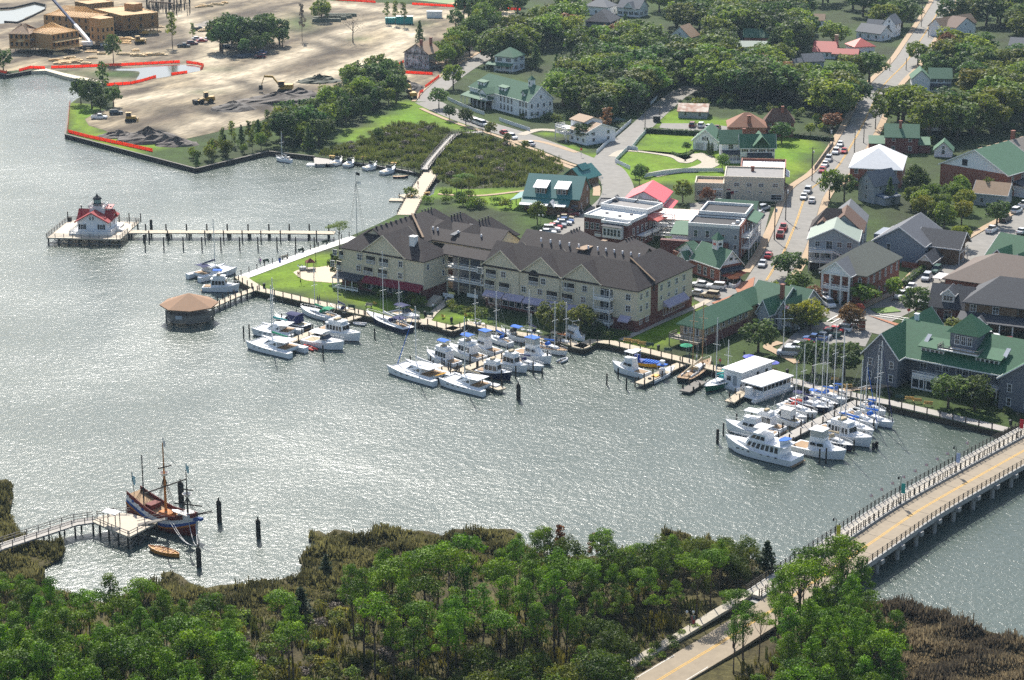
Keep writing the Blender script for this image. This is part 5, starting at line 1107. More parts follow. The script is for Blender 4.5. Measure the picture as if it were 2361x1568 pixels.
LX0=b.loc(G(802.5,561.5,11.5));LX1=b.loc(G(976,599.5,11.5));lx0,lx1,ly=LX0.x,LX1.x,LX1.y
blk(lx0,lx1,ly,ly+10);b.gable(lx0,lx1,ly,ly+10,ZE,3.8,R_BROWN,'x',.5,hip=(4.8,4.8))
g=b.loc(G(907.5,545.7,14.8));gfront(g.x,6.2,ly-.3,4.6,10);b.wall(g.x-6,g.x+6,ly-.28,ly+.2,BASE,ZE,CREAM,'gable_bay')
blk(lx0,lx0+14,ly+10.02,24);b.gable(lx0,lx0+14,ly+4,24.5,ZE,4.6,R_BROWN,'y',.5,hip=(0,5),wm=CREAM)
blk(lx0+14.02,lx1+8,13,24);b.gable(lx0+12,lx1+8,13,24,ZE,3.4,R_BROWN,'x',.5,wm=CREAM)
for u in(X-74.5,X-65.5,X-57):b.gable(u-5.2,u+5.2,13.8,29,ZE,4.2,R_BROWN,'y',.5,hip=(5,4),wm=CREAM);b.wall(u-4.4,u+4.4,23,28.6,-.3,ZE,CREAM)
b.part(MB().slab([(X-62,14,11.6),(X-60.6,14,11.6),(X-58.9,20,13.4),(X-60,20,13.4)],.2),'roof_cricket',R_GREY)
for(x0,y0),(x1,y1),z0,z1 in(((lx0+7,14.2),(lx0+14.5,8.5),15.3,11.4),((X-6.2,7.2),(X+.4,7.2),15.2,10.6)):
 m=MB();m.bar((x0,y0,z0),(x1,y1,z1),.35,2.4);b.part(m,'fire_wall',R_BROWN);m=MB();m.bar((x0,y0,z0+.14),(x1,y1,z1+.14),.5,.13);b.part(m,'coping',R_TAN)
b.wall(X-.02,X+.06,6.2,9.4,-.3,10.2,BRICKD,'stair_shaft')
b.chimney(g.x+6.4,ly+3.4,11,14.6,1.5,WHP)
for i in range(9):b.part(MB().lathe(lx0+7+.1,ly+5+i*2.0,[(.22,14.2),(.22,15.0),(.34,15.0),(.34,15.2)],8),'roof_vent',R_BLACK)
for u in(X-32,X-16.5,X-74.5,X-65.5,X-57):
 for i in range(4):b.part(MB().lathe(u+.1,(22.6 if u>X-40 else 19.6)+i*1.3,[(.16,14.3),(.16,14.95),(.27,14.95),(.27,15.1)],8),'roof_vent',R_BLACK)
WVENT=M('white_vent',(.8,.8,.8),rough=.4,var=0)
for x,y in[(X-38+i*2.7,18.6)for i in range(6)]+[(X-22+i*2.3,18.8)for i in range(6)]+[(X-68,15.3),(X-66.6,15.3),(X-60.5,15.5),(X-53.6,15.6)]:
 b.part(MB().box(x,y,11.6 if y<17 else 12.2,.34,.34,.9),'pipe_vent',WVENT)
def balcony(f,u,z,w,h,box):
 l,r=b.face(f,u,z,0.,box)
 k=('balc',round(w,1),round(h,1))
 if k not in WC:
  m=MB()
  for x in(-w/2,w/2):m.box(x,-.1,0,.16,.22,h)
  m.box(0,-.1,h,w+.2,.24,.14).box(0,-.1,-.14,w+.2,.26,.14)
  ra=MB();ra.box(0,-.16,.92,w-.1,.07,.08).box(0,-.16,.1,w-.1,.07,.07)
  for i in range(int(w/.16)):ra.box(-w/2+.12+i*.16,-.16,.1,.05,.04,.85)
  p=MB().box(0,-.01,0,w,.03,h);d=MB().box(-w*.22,-.04,.02,w*.34,.05,h-.35)
  WC[k]=(m.mesh('balcony',CREAM),ra.mesh('railing',WHP),p.mesh('recess_shade',DARKP),d.mesh('glass_door',GLASS))  # balcony depth is a flat panel in shade colour, the wall stays solid
 m,ra,p,d=WC[k];o=put('balcony',m,b.root,l,r)
 put('railing',ra,o);put('recess_shade',p,o);put('glass_door',d,o)
F0=(0,X,-.25,11)
def at_(x,y,z):return b.loc(G(x,y,LZ+z)).x
for tx,ty,k,z in((1191,628,'w',7.6),(1138,618,'w',7.6),(1277,646,'w',7.6),(1318,658,'w',7.6),(1371,663,'w',7.6),(1146,644,'w',4.9),(1236,662,'w',4.9),(1272,669,'w',4.9),(1368,688,'w',4.9),(1143,617,'w',7.6),(1168,627,'b',7.0),(1204,655,'b',4.3),(1344,659,'b',7.0),(1304,678,'b',4.3),(1337,685,'b',4.3),(1170,649,'b',4.3)):
 x=at_(tx,ty,z)
 if k=='w':b.win('F',[x],[z],1.25,1.5,'wide',box=F0)
 else:balcony('F',x,z,3.1,2.1,F0)
x=at_(1255,648,7);balcony('F',x,7.0,2.9,2.1,F0)
m=MB();arc=[(1.45*math.cos(math.pi*i/10),-.02,1.6*math.sin(math.pi*i/10))for i in range(11)];m.add(arc+[(q[0],q[1]-.03,q[2])for q in arc],[tuple(range(10,-1,-1)),tuple(range(11,22))]);o=put('arch_shade',m.mesh('arch_shade',DARKP),b.root,(x,-.26,9.1))  # half-round dark sheet painted as the shade within the arch
for i in range(5):
 w=X*.68/5-.35;b.awning('F',X*.005+i*(w+.35),X*.005+i*(w+.35)+w,4.0,LILAC,1.7,1.0,box=F0)
b.win('F',[X*.02+i*X*.66/14+.8 for i in range(14)],[.7],1.5,1.9,'plain',box=(0,X,-.03,11))
for z in(7.0,4.2,1.2):
 xx=at_(1410,680,7);b.part(MB().b2(xx-2.2,xx+2.2,-1.9,-.05,z-.25,z),'balcony',WHP);b.rail([(xx-2.2,-1.85,z),(xx+2.2,-1.85,z),(xx+2.2,-.1,z)],1.);b.panel('F',xx,z,3.8,2.1,DARKP,'recess_shade');b.win('F',[xx-.9,xx+.9],[z+.1],1.3,1.8,'plain',box=(0,X,-.07,11))  # dark panel at each level paints the shade behind the balcony
b.posts([(xx-2.1,-1.8,0),(xx+2.1,-1.8,0)],9.6,.16);b.win('F',[X-2.4],[7.3,4.6],1.3,1.5,'wide');b.awning('F',X-4.4,X-1.6,3.6,LILAC,1.4,1.0);b.panel('F',at_(1378,722,1),-.2,2.6,2.8,DARKP,'arched_entrance')
for u in(1.6,4.4,11,14.6,18.2,21.8):b.win('R',[u],[7.4]if u in(11,14.6)else[7.4,4.6],1.2,1.5,'wide')
b.win('R',[1.6,4.6],[1.6],1.2,1.3,'wide');b.awning('R',12,22,4.6,LILAC,1.6,1.3);b.win('R',[12.6+i*1.5 for i in range(7)],[1.0],1.0,1.9,'plain');b.win('R',[11,14.6,18.2],[5.2],.9,1.0)
LB=(lx0,lx1,ly,ly+10);LBg=(lx0,lx1,ly-.29,ly+10)
for tx,ty,k,z,bx in((821,572,'w',7.6,LB),(821,595,'w',4.7,LB),(867,586,'w',7.6,LBg),(867,611,'w',4.7,LBg),(957,604,'w',7.6,LBg),(957,630,'w',4.7,LBg),(842,578,'b',7.0,LB),(842,600,'b',4.2,LB),(897,594,'b',7.1,LBg),(927,599,'b',7.1,LBg),(897,617,'b',4.2,LBg),(927,624,'b',4.2,LBg)):
 x=at_(tx,ty,z)-lx0
 if k=='w':b.win('F',[x],[z],1.2,1.5,'wide',box=bx)
 else:balcony('F',x,z,1.5 if tx==842 else 3.0,2.0,bx)
n=lx1-lx0;b.awning('F',n*.3,n*1.0,4.1,MAROON,1.5,1.3,box=LBg);b.win('F',[n*.32+i*n*.66/10+.6 for i in range(10)],[.8],1.3,1.7,'plain',box=(lx0,lx1,ly-.34,ly+10))
b.part(MB().slab([(lx0-1,ly-3,2.9),(lx0+n*.28,ly-3,2.9),(lx0+n*.28,ly,3.8),(lx0-1,ly,3.8)],.2),'porch_roof',R_DKG);b.posts([(lx0-.8+i*2,ly-2.8,-.2)for i in range(4)],3.,.16);b.rail([(lx0-.8,ly-2.8,.2),(lx0+n*.28,ly-2.8,.2)])
b.win('R',[1.8],[7.4],.9,1.4,box=LB);b.win('R',[8.2],[7.4,4.6],.9,1.4,box=LB)
gx0,gx1=lx1+.1,-.1
for z in(3.6,6.9):
 b.part(MB().b2(gx0,gx1,3.4,6.4,z-.3,z),'gallery_floor',WHP);b.rail([(gx0,3.5,z),(gx1,3.5,z)],1.05,step=1.6)
b.posts([(gx0+.3+i*(gx1-gx0-.6)/4,3.6,-.2)for i in range(5)],10.4,.3,CREAM);b.gable(gx0-1,gx1+1,2.6,7.6,ZE,1.5,R_BROWN,'x',.3)
b.part(MB().b2(gx0,gx1,6.4,6.6,-.2,10.2),'rear_screen',DKGREY)
for z in(4.0,7.1):b.part(MB().b2(lx0+14,lx1+8,11.2,13,z-.25,z),'gallery_floor',WHP);b.rail([(lx0+14,11.3,z),(lx1+8,11.3,z)],1.05,step=2.);b.panel('F',(lx1+8-lx0-14)/2,z,lx1-lx0-7,2.2,DARKP,'gallery_shade',box=(lx0+14,lx1+8,13,24))  # long dark panel paints the shade at the back of each gallery
m=MB()
for i in range(9):m.b2(lx1+2,lx1+4.4,ly+1-i*.5,ly+1.5-i*.5,-.2,1.6-i*.18)
b.part(m,'front_steps',CONC)
SIGNW=M('signboard_white',(.75,.74,.7),var=.05)
for x,y in((lx1+4.4,ly+4),(lx1+9.5,1.2)):b.panel('F',0,.8,3.2,.9,SIGNW,'sign',box=(x,x+1,y,y+1))
# ================================================================ BRIDGE, DOCKS
DECKM=M('deck_boards',(.46,.38,.27),kind='plank',col2=(.36,.30,.21),var=.14,size=.6)
GDECK=M('grey_deck_boards',(.36,.33,.29),kind='plank',col2=(.28,.26,.23),var=.14,size=.6)
BTIM=M('bridge_timber',(.045,.038,.03),var=.2,scale=1.5)
BCONC=M('bridge_concrete',(.30,.29,.27),var=.18,scale=.4)
WHITEP=M('white_concrete',(.68,.65,.60),var=.08,scale=.3)  # plain white concrete, the promenade's own colour
cl=[(1480,1592),(1535,1558),(1605,1516),(1655,1486),(1725,1441),(1781,1406),(1906,1321),(2015,1247),(2120,1176),(2245,1104),(2361,1039),(2500,962)]
BZ=[.75,.8,.95,1.1,1.5,1.9,2.6,3.,3.,3.,2.9,2.5]
C3=[G(a,b,z+.0)for(a,b),z in zip(cl,BZ)]
C3=smooth(C3,5)
def offs(c,d):
 o=[]
 for i,p in enumerate(c):
  t=c[min(i+1,len(c)-1)]-c[max(i-1,0)];n=Vector((-t.y,t.x,0)).normalized()
  o.append(p+n*d)
 return o
k0=min(range(len(C3)),key=lambda i:abs(proj(C3[i])[0]-1800))
land_c,br_c=C3[:k0+1],C3[k0:]
def strip(c,d0,d1,top,dz,mbx=None):
 """ribbon solid following the bridge line between two side offsets"""
 m=mbx or MB();a,b=offs(c,d0),offs(c,d1)
 for i in range(len(c)-1):
  q=[a[i],b[i],b[i+1],a[i+1]]
  m.slab([p+Vector((0,0,top))for p in q],dz)
 return m
BASPH=M('warm_asphalt',(.30,.245,.175),rough=.9,var=.12,scale=.15)
ro=strip(land_c,-3.5,3.3,0,.5).build('road',BASPH);tag(ro,kind='structure')
tag(strip(land_c,5.6,7.4,0.02,.5).build('footpath',CONC),kind='structure')
for o in(.16,-.16):tag(strip(land_c,o-.07,o+.07,.012,.008).build('road_line',YEL),kind='structure')
for o in(-3.2,3.0):tag(strip(land_c[:10],o-.06,o+.06,.012,.008).build('road_line',WHT),kind='structure')
br=thing('bridge','low road bridge with timber railings and a separate footway','bridge',(0,0,0))
strip(br_c,-3.8,3.5,0,.45).build('road_deck',BASPH,br)
strip(br_c,4.0,6.6,.12,.5).build('footway',M('footway_boards',(.50,.45,.37),var=.12,scale=.5),br)
strip(br_c,3.5,4.0,.3,.75).build('kerb_beam',BCONC,br);strip(br_c,-4.15,-3.8,.32,.9).build('edge_beam',BCONC,br);strip(br_c,6.6,6.9,.2,.8).build('edge_beam',BCONC,br)
for o in(.16,-.16):strip(br_c,o-.07,o+.07,.012,.008).build('road_line',YEL,br)
strip(br_c,-3.2,-2.2,-.45,.7).build('girder',BCONC,br);strip(br_c,1.5,2.5,-.45,.7).build('girder',BCONC,br);strip(br_c,5,5.8,-.38,.6).build('girder',BCONC,br)
ml=MB()
for i,(p,a)in enumerate(along(br_c,7.3,3)):ml.box(p.x,p.y,p.z+.004,.08,7.2,.005,a)
ml.build('expansion_joint',BTIM,br)
for d,top,w,stp,n in((-4.0,.32,.1,1.7,3),(3.75,.3,.1,1.7,3),(4.2,.12,.08,1.9,2),(6.75,.2,.1,1.5,3)):
 c=offs(br_c,d);m=MB()
 for j in range(n):
  z=top+1.15-j*1.0/n
  for a,b in zip(c,c[1:]):m.bar(a+Vector((0,0,z)),b+Vector((0,0,z)),.05,.055)
 for p,a in along(c,stp):m.box(p.x,p.y,p.z+top-.1,.14,.14,1.35,a)
 m.build('railing',BTIM,br)
me=MB();me.box(0,0,-1.0,1.0,9.6,.75)
for y in(-3.6,0,3.6):me.tube((0,y,-5),(0,y,-.9),.42,.42,10)
PIERM=me.mesh('pier',BCONC)
for p,a in along(br_c,7.3,2.5):put('pier',PIERM,br,(p.x,p.y,p.z-.5)if False else(p.x,p.y,p.z),a)
abut=offs(br_c[:2],0)[0];MB().box(abut.x,abut.y,-2,2.5,11,abut.z+1.4,math.atan2(br_c[1].y-abut.y,br_c[1].x-abut.x)).build('abutment',BCONC,br)
PILE={}
def pile_mesh(h0,h1,r):
 k=(round(h0,1),round(h1,1),r)
 if k not in PILE:PILE[k]=MB().lathe(0,0,[(r*1.05,h0),(r,h1-.1),(r*.8,h1)],7).mesh('pile',DKWOOD)
 return PILE[k]
def dock(name,label,cat,pts,w,z,step=3.0,ph=1.0,sides='lr',rails='',mat=DECKM,r=.16,group=None,t=.28,off=.5,zs=None):
 """deck along a centreline with piles; pts are world points"""
 c=[Vector((p.x,p.y,(zs[i]if zs else z)))for i,p in enumerate(pts)]
 o=c[0].copy();root=thing(name,label,cat,(o.x,o.y,0),0,group)
 l=[p-Vector((o.x,o.y,0))for p in c];m=MB()
 a,b=offs(l,w/2),offs(l,-w/2)
 for i in range(len(l)-1):m.slab([a[i],b[i],b[i+1],a[i+1]],t)
 m.build('deck',mat,root)
 for s,e in(('l',offs(l,w/2+.05)),('r',offs(l,-w/2-.05))):
  if s in sides:
   for p,an in along(e,step,off):put('pile',pile_mesh(-2.5,p.z+ph,r),root,(p.x,p.y,0))
  if s in rails:
   q=MB();e2=offs(l,(w/2-.05)*(1 if s=='l' else-1))
   for zz in(1.05,.6):
    for u,v in zip(e2,e2[1:]):q.bar(u+Vector((0,0,zz)),v+Vector((0,0,zz)),.08,.1)
   for p,an in along(e2,2.4):q.box(p.x,p.y,p.z-.1,.12,.12,1.2,an)
   q.build('railing',GREYW,root)
 return root
GP=lambda s,z=0.:[G(a,b,z)for a,b in P(s)]
dock('pier','long timber pier leading out to the lighthouse','pier',GP('296,534 420,534 560,534.5 680,535 772,536.5',1.7),3.2,1.7,5.4,-.1,'lr',r=.24)
for x in(336,383,430,477,524,572,620,667,713,758):put('pile',pile_mesh(-2,3.2,.2),None,G(x,527,1.7)*Vector((1,1,0))if False else Vector((G(x,529,1.7).x,G(x,529,1.7).y,0)));tag(bpy.context.scene.collection.objects[-1],'dark pile standing behind the lighthouse pier deck','pile','piles behind the lighthouse pier')
def pile(x,y,h,label,group=None,r=.17,z=0.):
 p=G(x,y,z);o=put('mooring_pile',pile_mesh(-2.5,h,r),None,(p.x,p.y,z));return tag(o,label,'pile',group)
for x in(335,378,423,466,509.5,553,595,639,682,725):pile(x,576,3.5,'slim pile in the row in front of the lighthouse pier','front row of piles by the lighthouse pier')
for x in(344,387.5,473,516,559,602,647,730):pile(x,558,3.2,'pile standing close to the lighthouse pier','piles close to the lighthouse pier')
pile(349,528,2.6,'thick pile behind the lighthouse end of the pier',r=.4);pile(333,557,1.9,'thick low pile at the lighthouse end of the pier',r=.4)
def shore(i0,i1,inset):return[Vector((p.x,p.y,0))for p in offs(SH[i0:i1],inset)]
si={q:i for i,q in enumerate(SHORE)}
def sh(a,b):return si[a],si[b]+1
a,b=sh((806,545),(538,640));dock('promenade','sunlit white promenade along the hotel lawn\'s left edge','promenade',shore(a,b,2.0),3.4,LZ+.12,3.3,1.3,'r',mat=WHITEP,r=.12)
a,b=sh((538,640),(1045,765));dock('boardwalk','boardwalk below the hotel lawn','boardwalk',shore(a,b,1.7),2.9,LZ+.16,2.9,1.3,'r',r=.13)
a,b=sh((1045,765),(1345,806));dock('boardwalk','boardwalk behind the middle marina','boardwalk',shore(a,b,1.7),2.9,LZ+.16,2.9,1.3,'r',r=.13)
a,b=sh((1345,806),(1735,868));dock('boardwalk','boardwalk with benches between the marinas','boardwalk',shore(a,b,1.7),2.9,LZ+.16,2.9,1.3,'r',r=.13)
a,b=sh((1735,868),(2311,997));dock('boardwalk','grey boardwalk in front of the inn','boardwalk',shore(a,b,1.7),2.9,LZ+.16,2.9,1.3,'r',mat=GDECK,r=.13)
a,b=sh((990,402)if(990,402)in si else(975,402),(944,479))
dock('boardwalk','wide boardwalk running down behind the hotel','boardwalk',GP('1000,392 985,412 965,440 948,472 935,496',LZ),5.0,LZ+.1,2.6,.9,'lr',r=.13)
dock('boardwalk','railed boardwalk crossing the marsh','boardwalk',GP('1113,303 1060,307 1046,312 1030,328 1000,362 978,390',LZ+.9),2.2,LZ+.9,2.6,1.2,'lr','lr',r=.1,mat=GDECK)
dock('dinghy_dock','grey dinghy dock along the marsh edge','dock',GP('766,364 815,371 870,379 940,391 985,400',1.0),3.0,1.0,2.6,.9,'lr',mat=GDECK,r=.13)
dock('dock_platform','square grey platform at the end of the dinghy dock','dock',GP('724,370 766,369',1.0),11.0,1.0,3.3,.2,'lr',mat=GDECK,r=.15)
for x,y,l in((730,381,'white float in front of the square platform'),(922,463,'pale float at the foot of the wide boardwalk')):
 t=thing('float',l,'float',G(x,y,0),-.1);MB().b2(-3,3,-1.6,1.6,-.3,.35).build('deck',R_WHITE if y<400 else DECKM,t)
dock('dock_platform','low dark platform beside the wide boardwalk','dock',GP('932,455 952,452',.9),7,.9,2.4,.6,'lr',r=.14)
dock('gazebo_pier','short timber pier to the octagonal gazebo','pier',GP('592,664 540,683 480,709',1.4),2.2,1.4,2.3,1.2,'lr',r=.15)
dock('dock','finger dock of the left marina','dock',GP('838,725 780,743 716,767 650,794',1.0),2.2,1.0,4.,1.2,'lr',r=.14)
dock('dock','long finger dock of the middle marina','dock',GP('1345,772 1260,791 1180,812 1100,840 1048,860',1.0),2.4,1.0,4.2,1.3,'lr',r=.15)
dock('dock','cross dock at the outer end of the middle marina','dock',GP('1006,840 1050,860 1100,876 1158,897',1.0),2.2,1.0,3.4,1.3,'lr',r=.15)
dock('dock','short dock between fishing boat and patrol boat','dock',GP('1604,826 1560,843 1520,862 1474,884',1.0),2.4,1.0,3.6,1.1,'lr',r=.15)
dock('dock','narrow stub dock beside the schooner','dock',GP('1640,838 1592,857',1.0),1.4,1.0,3,.7,'lr',r=.13)
dock('dock','little dock between the two white houseboats','dock',GP('1722,898 1682,926',1.0),2.2,1.0,3,1.1,'lr',r=.15)
dock('dock','black work float in front of the schooner','dock',GP('1618,878 1578,902',.7),2.4,.7,3,.7,'lr',mat=GREYW,r=.2)
dock('dock','central finger dock of the right marina','dock',GP('2014,908 1950,940 1880,974 1800,1016',1.0),2.4,1.0,4.4,1.3,'lr',mat=GDECK,r=.15)
dock('ship_pier','long railed ramp rising over the near marsh to the ship landing','pier',GP('-60,1285 0,1260 90,1231 170,1205 218,1198',2.2),2.6,2.2,3.2,-.2,'lr','lr',r=.16,mat=GDECK)
t=thing('ship_landing','railed timber landing beside the wooden sailing ship','pier',(0,0,0))
poly=GP('214,1203 224,1192 262,1184 300,1183 332,1194 364,1204 345,1214 298,1238 258,1222',2.3)
MB().slab(poly,.35).build('deck',M('landing_boards',(.50,.43,.33),kind='plank',col2=(.40,.34,.26),var=.12,size=.6),t)
q=MB()
for i in((0,8),(8,7),(7,6),(1,2),(2,3)):
 u,v=poly[i[0]],poly[i[1]]
 for zz in(1.05,.6):q.bar(u+Vector((0,0,zz)),v+Vector((0,0,zz)),.08,.1)
 for p,an in along([u,v],2.2):q.box(p.x,p.y,p.z-.1,.12,.12,1.2,an)
q.build('railing',GREYW,t)
for p,an in along(poly+[poly[0]],2.6):put('pile',pile_mesh(-2.5,2.1,.17),t,(p.x,p.y,0))
q=MB()
for u,v in((poly[8],poly[7]),(poly[7],poly[6])):
 for(p,an),(p2,an2)in zip(along([u,v],2.6),along([u,v],2.6)[1:]):q.bar((p.x,p.y,1.9),(p2.x,p2.y,.2),.1,.2);q.bar((p.x,p.y,.3),(p2.x,p2.y,1.9),.1,.2)
q.build('brace',GREYW,t)
p=G(258,1207,2.3);t=thing('ticket_shelter','small shelter with white flat roof on the ship landing','shelter',p,R(-28))
MB().slab([(-1.5,-.8,2.2),(1.5,-.8,2.2),(1.5,.8,2.3),(-1.5,.8,2.3)],.1).build('roof',R_WHITE,t)
for x in(-1.3,1.3):
 for y in(-.6,.6):MB().box(x,y,0,.12,.12,2.15).build('post',GREYW,t)
def dolphin(x,y,h,r,label):
 p=G(x,y,0);t=thing('mooring_dolphin',label,'mooring piles',(p.x,p.y,0))
 for i in range(5):
  a=i*1.2566;put('pile',pile_mesh(-2.5,h*(.93+.02*i),.19),t,(math.cos(a)*r,math.sin(a)*r,0))
 m=MB();m.lathe(0,0,[(r+.26,h*.8),(r+.27,h*.84)],12);m.build('cable_band',SHUT,t);put('pile',pile_mesh(0,h+.5,.14),t,(0,0,0))
for a in((418,1158,4.0,.36,'thick pile cluster right behind the sailing ship\'s masts'),(506,1204,4.2,.26,'thick pile cluster right of the sailing ship'),(596,1242,3.6,.24,'thick pile cluster farthest right in the open water'),(459,1307,3.6,.26,'thick pile cluster holding the ship\'s bow lines'),(1195,921,3.4,.3,'thick pile cluster off the middle marina')):dolphin(*a)
pile(1654,1022,2.9,'stout broken pile left of the largest yacht',r=.3);pile(1667.5,1004,2.6,'slim pile at the bow of the yacht behind the largest')
GA='single piles off the left marina'
for x,y,h in((562,779,2.8),(575,775,2.8),(684,742,3),(650,748,2.6),(864,780,2.4),(745,826,3.0)):pile(x,y,h,'single dark pile off the left marina',GA)
GB='single piles in the middle marina'
for x,y,h in((946,840,2.),(993,843,2.2),(1024,852,2.2),(1034,862,2.6),(1053,868,2.4),(1084,842,2.6),(1102,855,2.3),(1128,868,2.6),(1156,880,2.6),(1250,868,2.),(1262,840,3.2),(1288,812,2.6),(1310,800,2.6),(1189,872,2.8),(1229,864,3.0)):pile(x,y,h,'single pile among the boats of the middle marina',GB)
GC='single piles off the patrol boat'
for x,y,h in((1399,888,2.6),(1444,898,2.6),(1425,872,2.4),(1472,885,1.6)):pile(x,y,h,'single dark pile in open water off the patrol boat',GC)
GE='single piles in the right marina'
for x,y,h in((1698,977,2.2),(1733,967,2.4),(1828,1037,2.6),(1889,1068,2.9),(1904,1069,3.2),(1804,1000,2.4),(1870,960,2.),(1907,950,2.2),(1948,926,2.),(1968,1040,2.4),(1990,1018,2.2),(2014,990,2.2),(2050,968,2.),(1830,984,2.4),(1862,978,2.2)):pile(x,y,h,'single pile among the boats of the right marina',GE)
def wallthing(name,label,cat,pts,z0,z1,th,mat,cap=None):
 o=pts[0];t=thing(name,label,cat,(o.x,o.y,0));m=MB();m2=MB()
 for a,b in zip(pts,pts[1:]):
  a,b=a-Vector((o.x,o.y,0)),b-Vector((o.x,o.y,0));m.bar((a.x,a.y,z1),(b.x,b.y,z1),th,z1-z0)
  if cap:m2.bar((a.x,a.y,z1+.12),(b.x,b.y,z1+.12),th+.25,.12)
 m.build('wall',mat,t)
 if cap:m2.build('cap',cap,t)
 return t
a,b=sh((163,238),(727,361));wallthing('bulkhead','dark timber bulkhead round the site\'s point with pale cap','seawall',offs(SH[a:b],-.35),-1.5,LZ+.12,.4,DKWOOD,GREYW)
a,b=sh((0,170),(72,163));wallthing('bulkhead','dark timber bulkhead at the left edge of the picture','seawall',offs(SH[a:b],-.3),-1.5,LZ+.1,.4,DKWOOD,GREYW)
for pts,l in(('10,52 40,54 62,45 104,24 106,14 80,8 30,20 0,22','dark timber wall round the canal basin'),):wallthing('bulkhead',l,'seawall',GP(pts,LZ),LZ-.2,LZ+.8,.4,DKWOOD)
ORANGE=MF('orange_mesh',(.90,.17,.045),(.90,.17,.045),trans=.4,hvar=0,vvar=.05)
def fence(label,s,h=1.1,mat=ORANGE,name='silt_fence',cat='fence',z=LZ,post=3.0,pm=None,th=.05,gap=0.):
 pts=GP(s,z);o=pts[0];t=thing(name,label,cat,o);L=[p-o for p in pts];m=MB()
 for a,b in zip(L,L[1:]):m.bar(a+Vector((0,0,h)),b+Vector((0,0,h)),th,h-gap)
 m.build('panel',mat,t);q=MB()
 for p,an in along(L,post):q.box(p.x,p.y,-.1,.09,.09,h+.2,an)
 tag(q.build('post_row',pm or GREYW,t));return t
for s,l in(('162,238 161,243 156,308','orange silt fence down the site\'s left shore'),('158,306 200,317 260,330 320,343 352,350','orange silt fence along the bulkhead\'s front edge'),('0,167 14,170 16,167','orange silt fence at the far left edge'),('44,165 70,158 104,159','orange silt fence above the small beach'),('118,158 180,156 250,153 320,150 395,146 415,145','orange silt fence behind the shallow pond'),('246,198 300,195 330,188 360,179','orange silt fence in front of the shallow pond'),('395,174 432,169','short orange silt fence at the pond\'s right end'),('430,146 455,149 470,153 462,162','orange silt fence rounding the pond'),('770,0 830,4 866,7','orange silt fence at the top edge left'),('950,11 1020,15 1079,18','orange silt fence below the ball field'),('931,144 895,166 945,170 998,173','orange fence round the half stripped house'),('980,203 998,190 1013,178','orange fence beside the road'),('966,228 968,216 976,212','crumpled orange fence by the small digger'),('1106,122 1120,115','short orange fence at the road'),('1123,108 1140,98 1166,79','orange fence along the far road'),('1168,22 1200,24','orange fence at the field corner')):
 fence(l,s)
PICK=M('white_picket',(.64,.66,.66),var=.08)
for s,l in(('1032,231 1060,244 1090,257 1117,266','white picket fence in front of the long inn, upper stretch'),('1151,279 1185,291 1222,303','white picket fence in front of the long inn, lower stretch'),('1375,356 1415,319 1455,283','long white fence up the side street\'s left side'),('1470,349 1458,343 1475,322 1490,306','white fence up the side street\'s right side'),('1466,347 1448,345 1418,375 1453,392','white fence at the corner of the oval lawn'),('1486,410 1530,403 1580,397 1668,397','white fence behind the pink roof'),('1500,243 1515,228','short white fence far up the side street'),('1878,392 1900,362 1921,334','grey board fence beside the main street'),('2332,770 2361,745','white fence at the right edge by the restaurant')):
 fence(l,s,1.3,PICK if 'grey' not in l else GREYW,'picket_fence','fence',post=2.4,pm=PICK if 'grey' not in l else GREYW,th=.07,gap=.12)
fence('low brick garden wall with white cap behind the brick hall','2079,615 2118,621',1.5,BRICK,'garden_wall','wall',th=.35,post=4,pm=WHP)
def hedge(label,s,w,h):
 pts=GP(s,LZ);o=pts[0];cl=[]
 for p,an in along(pts,.8):cl.append((p.x-o.x,p.y-o.y,h*.5,w*.62,w*.62,h*.52,random.random()))
 t=thing('hedge',label,'hedge',o);put('foliage',cloud('foliage',cl,70,.17,LF['dark'],seed=len(label)),t);m=MB()
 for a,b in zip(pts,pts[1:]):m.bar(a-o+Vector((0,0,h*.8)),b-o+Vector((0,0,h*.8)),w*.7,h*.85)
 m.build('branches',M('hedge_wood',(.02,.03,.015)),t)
hedge('long dark hedge behind the square lawn','1490,306 1560,310 1625,313 1672,314',1.8,1.9);hedge('curved low hedge at the garage drive','1552,356 1566,362 1585,360 1598,350',1.2,.9);hedge('hedge along the pavement by the brick hall','2084,660 2108,640 2130,624',1.6,1.7);hedge('hedge behind the lawn by the main street','1832,318 1870,321 1922,326',1.4,1.6)
# ================================================================ BOATS
GEL=M('white_gelcoat',(.76,.76,.75),rough=.25,var=.05,spec=.5,scale=.8)
CREAMG=M('cream_gelcoat',(.66,.58,.43),rough=.3,var=.05,spec=.5)
NAVY=M('navy_hull',(.012,.018,.05),rough=.2,var=.1,spec=.5)
GREENH=M('green_hull',(.01,.12,.07),rough=.25,var=.1,spec=.5)
REDH=M('red_bottom',(.14,.02,.015),rough=.6,var=.15)
BLUEH=M('blue_stripe',(.02,.06,.28),rough=.4,var=.1)
TEAK=M('teak_deck',(.33,.21,.11),kind='plank',var=.2,size=.12)
TINT=M('tinted_glass',(.012,.016,.022),rough=.08,var=.1,spec=.7)
BLUEC=M('blue_canvas',(.02,.13,.50),rough=.8,var=.1)
NAVYC=M('navy_canvas',(.02,.025,.09),rough=.85,var=.15)
TEALC=M('teal_canvas',(.03,.30,.30),rough=.85,var=.1)
GREENC=M('green_canvas',(.02,.26,.13),rough=.85,var=.1)
TANC=M('tan_canvas',(.42,.34,.22),rough=.85,var=.1)
WHITEC=M('white_canvas',(.72,.70,.66),rough=.85,var=.08)
BLACKR=M('black_rubber',(.02,.02,.022),rough=.7,var=.1)
ALU=M('mast_aluminium',(.66,.66,.64),rough=.35,var=.05,metal=.2)
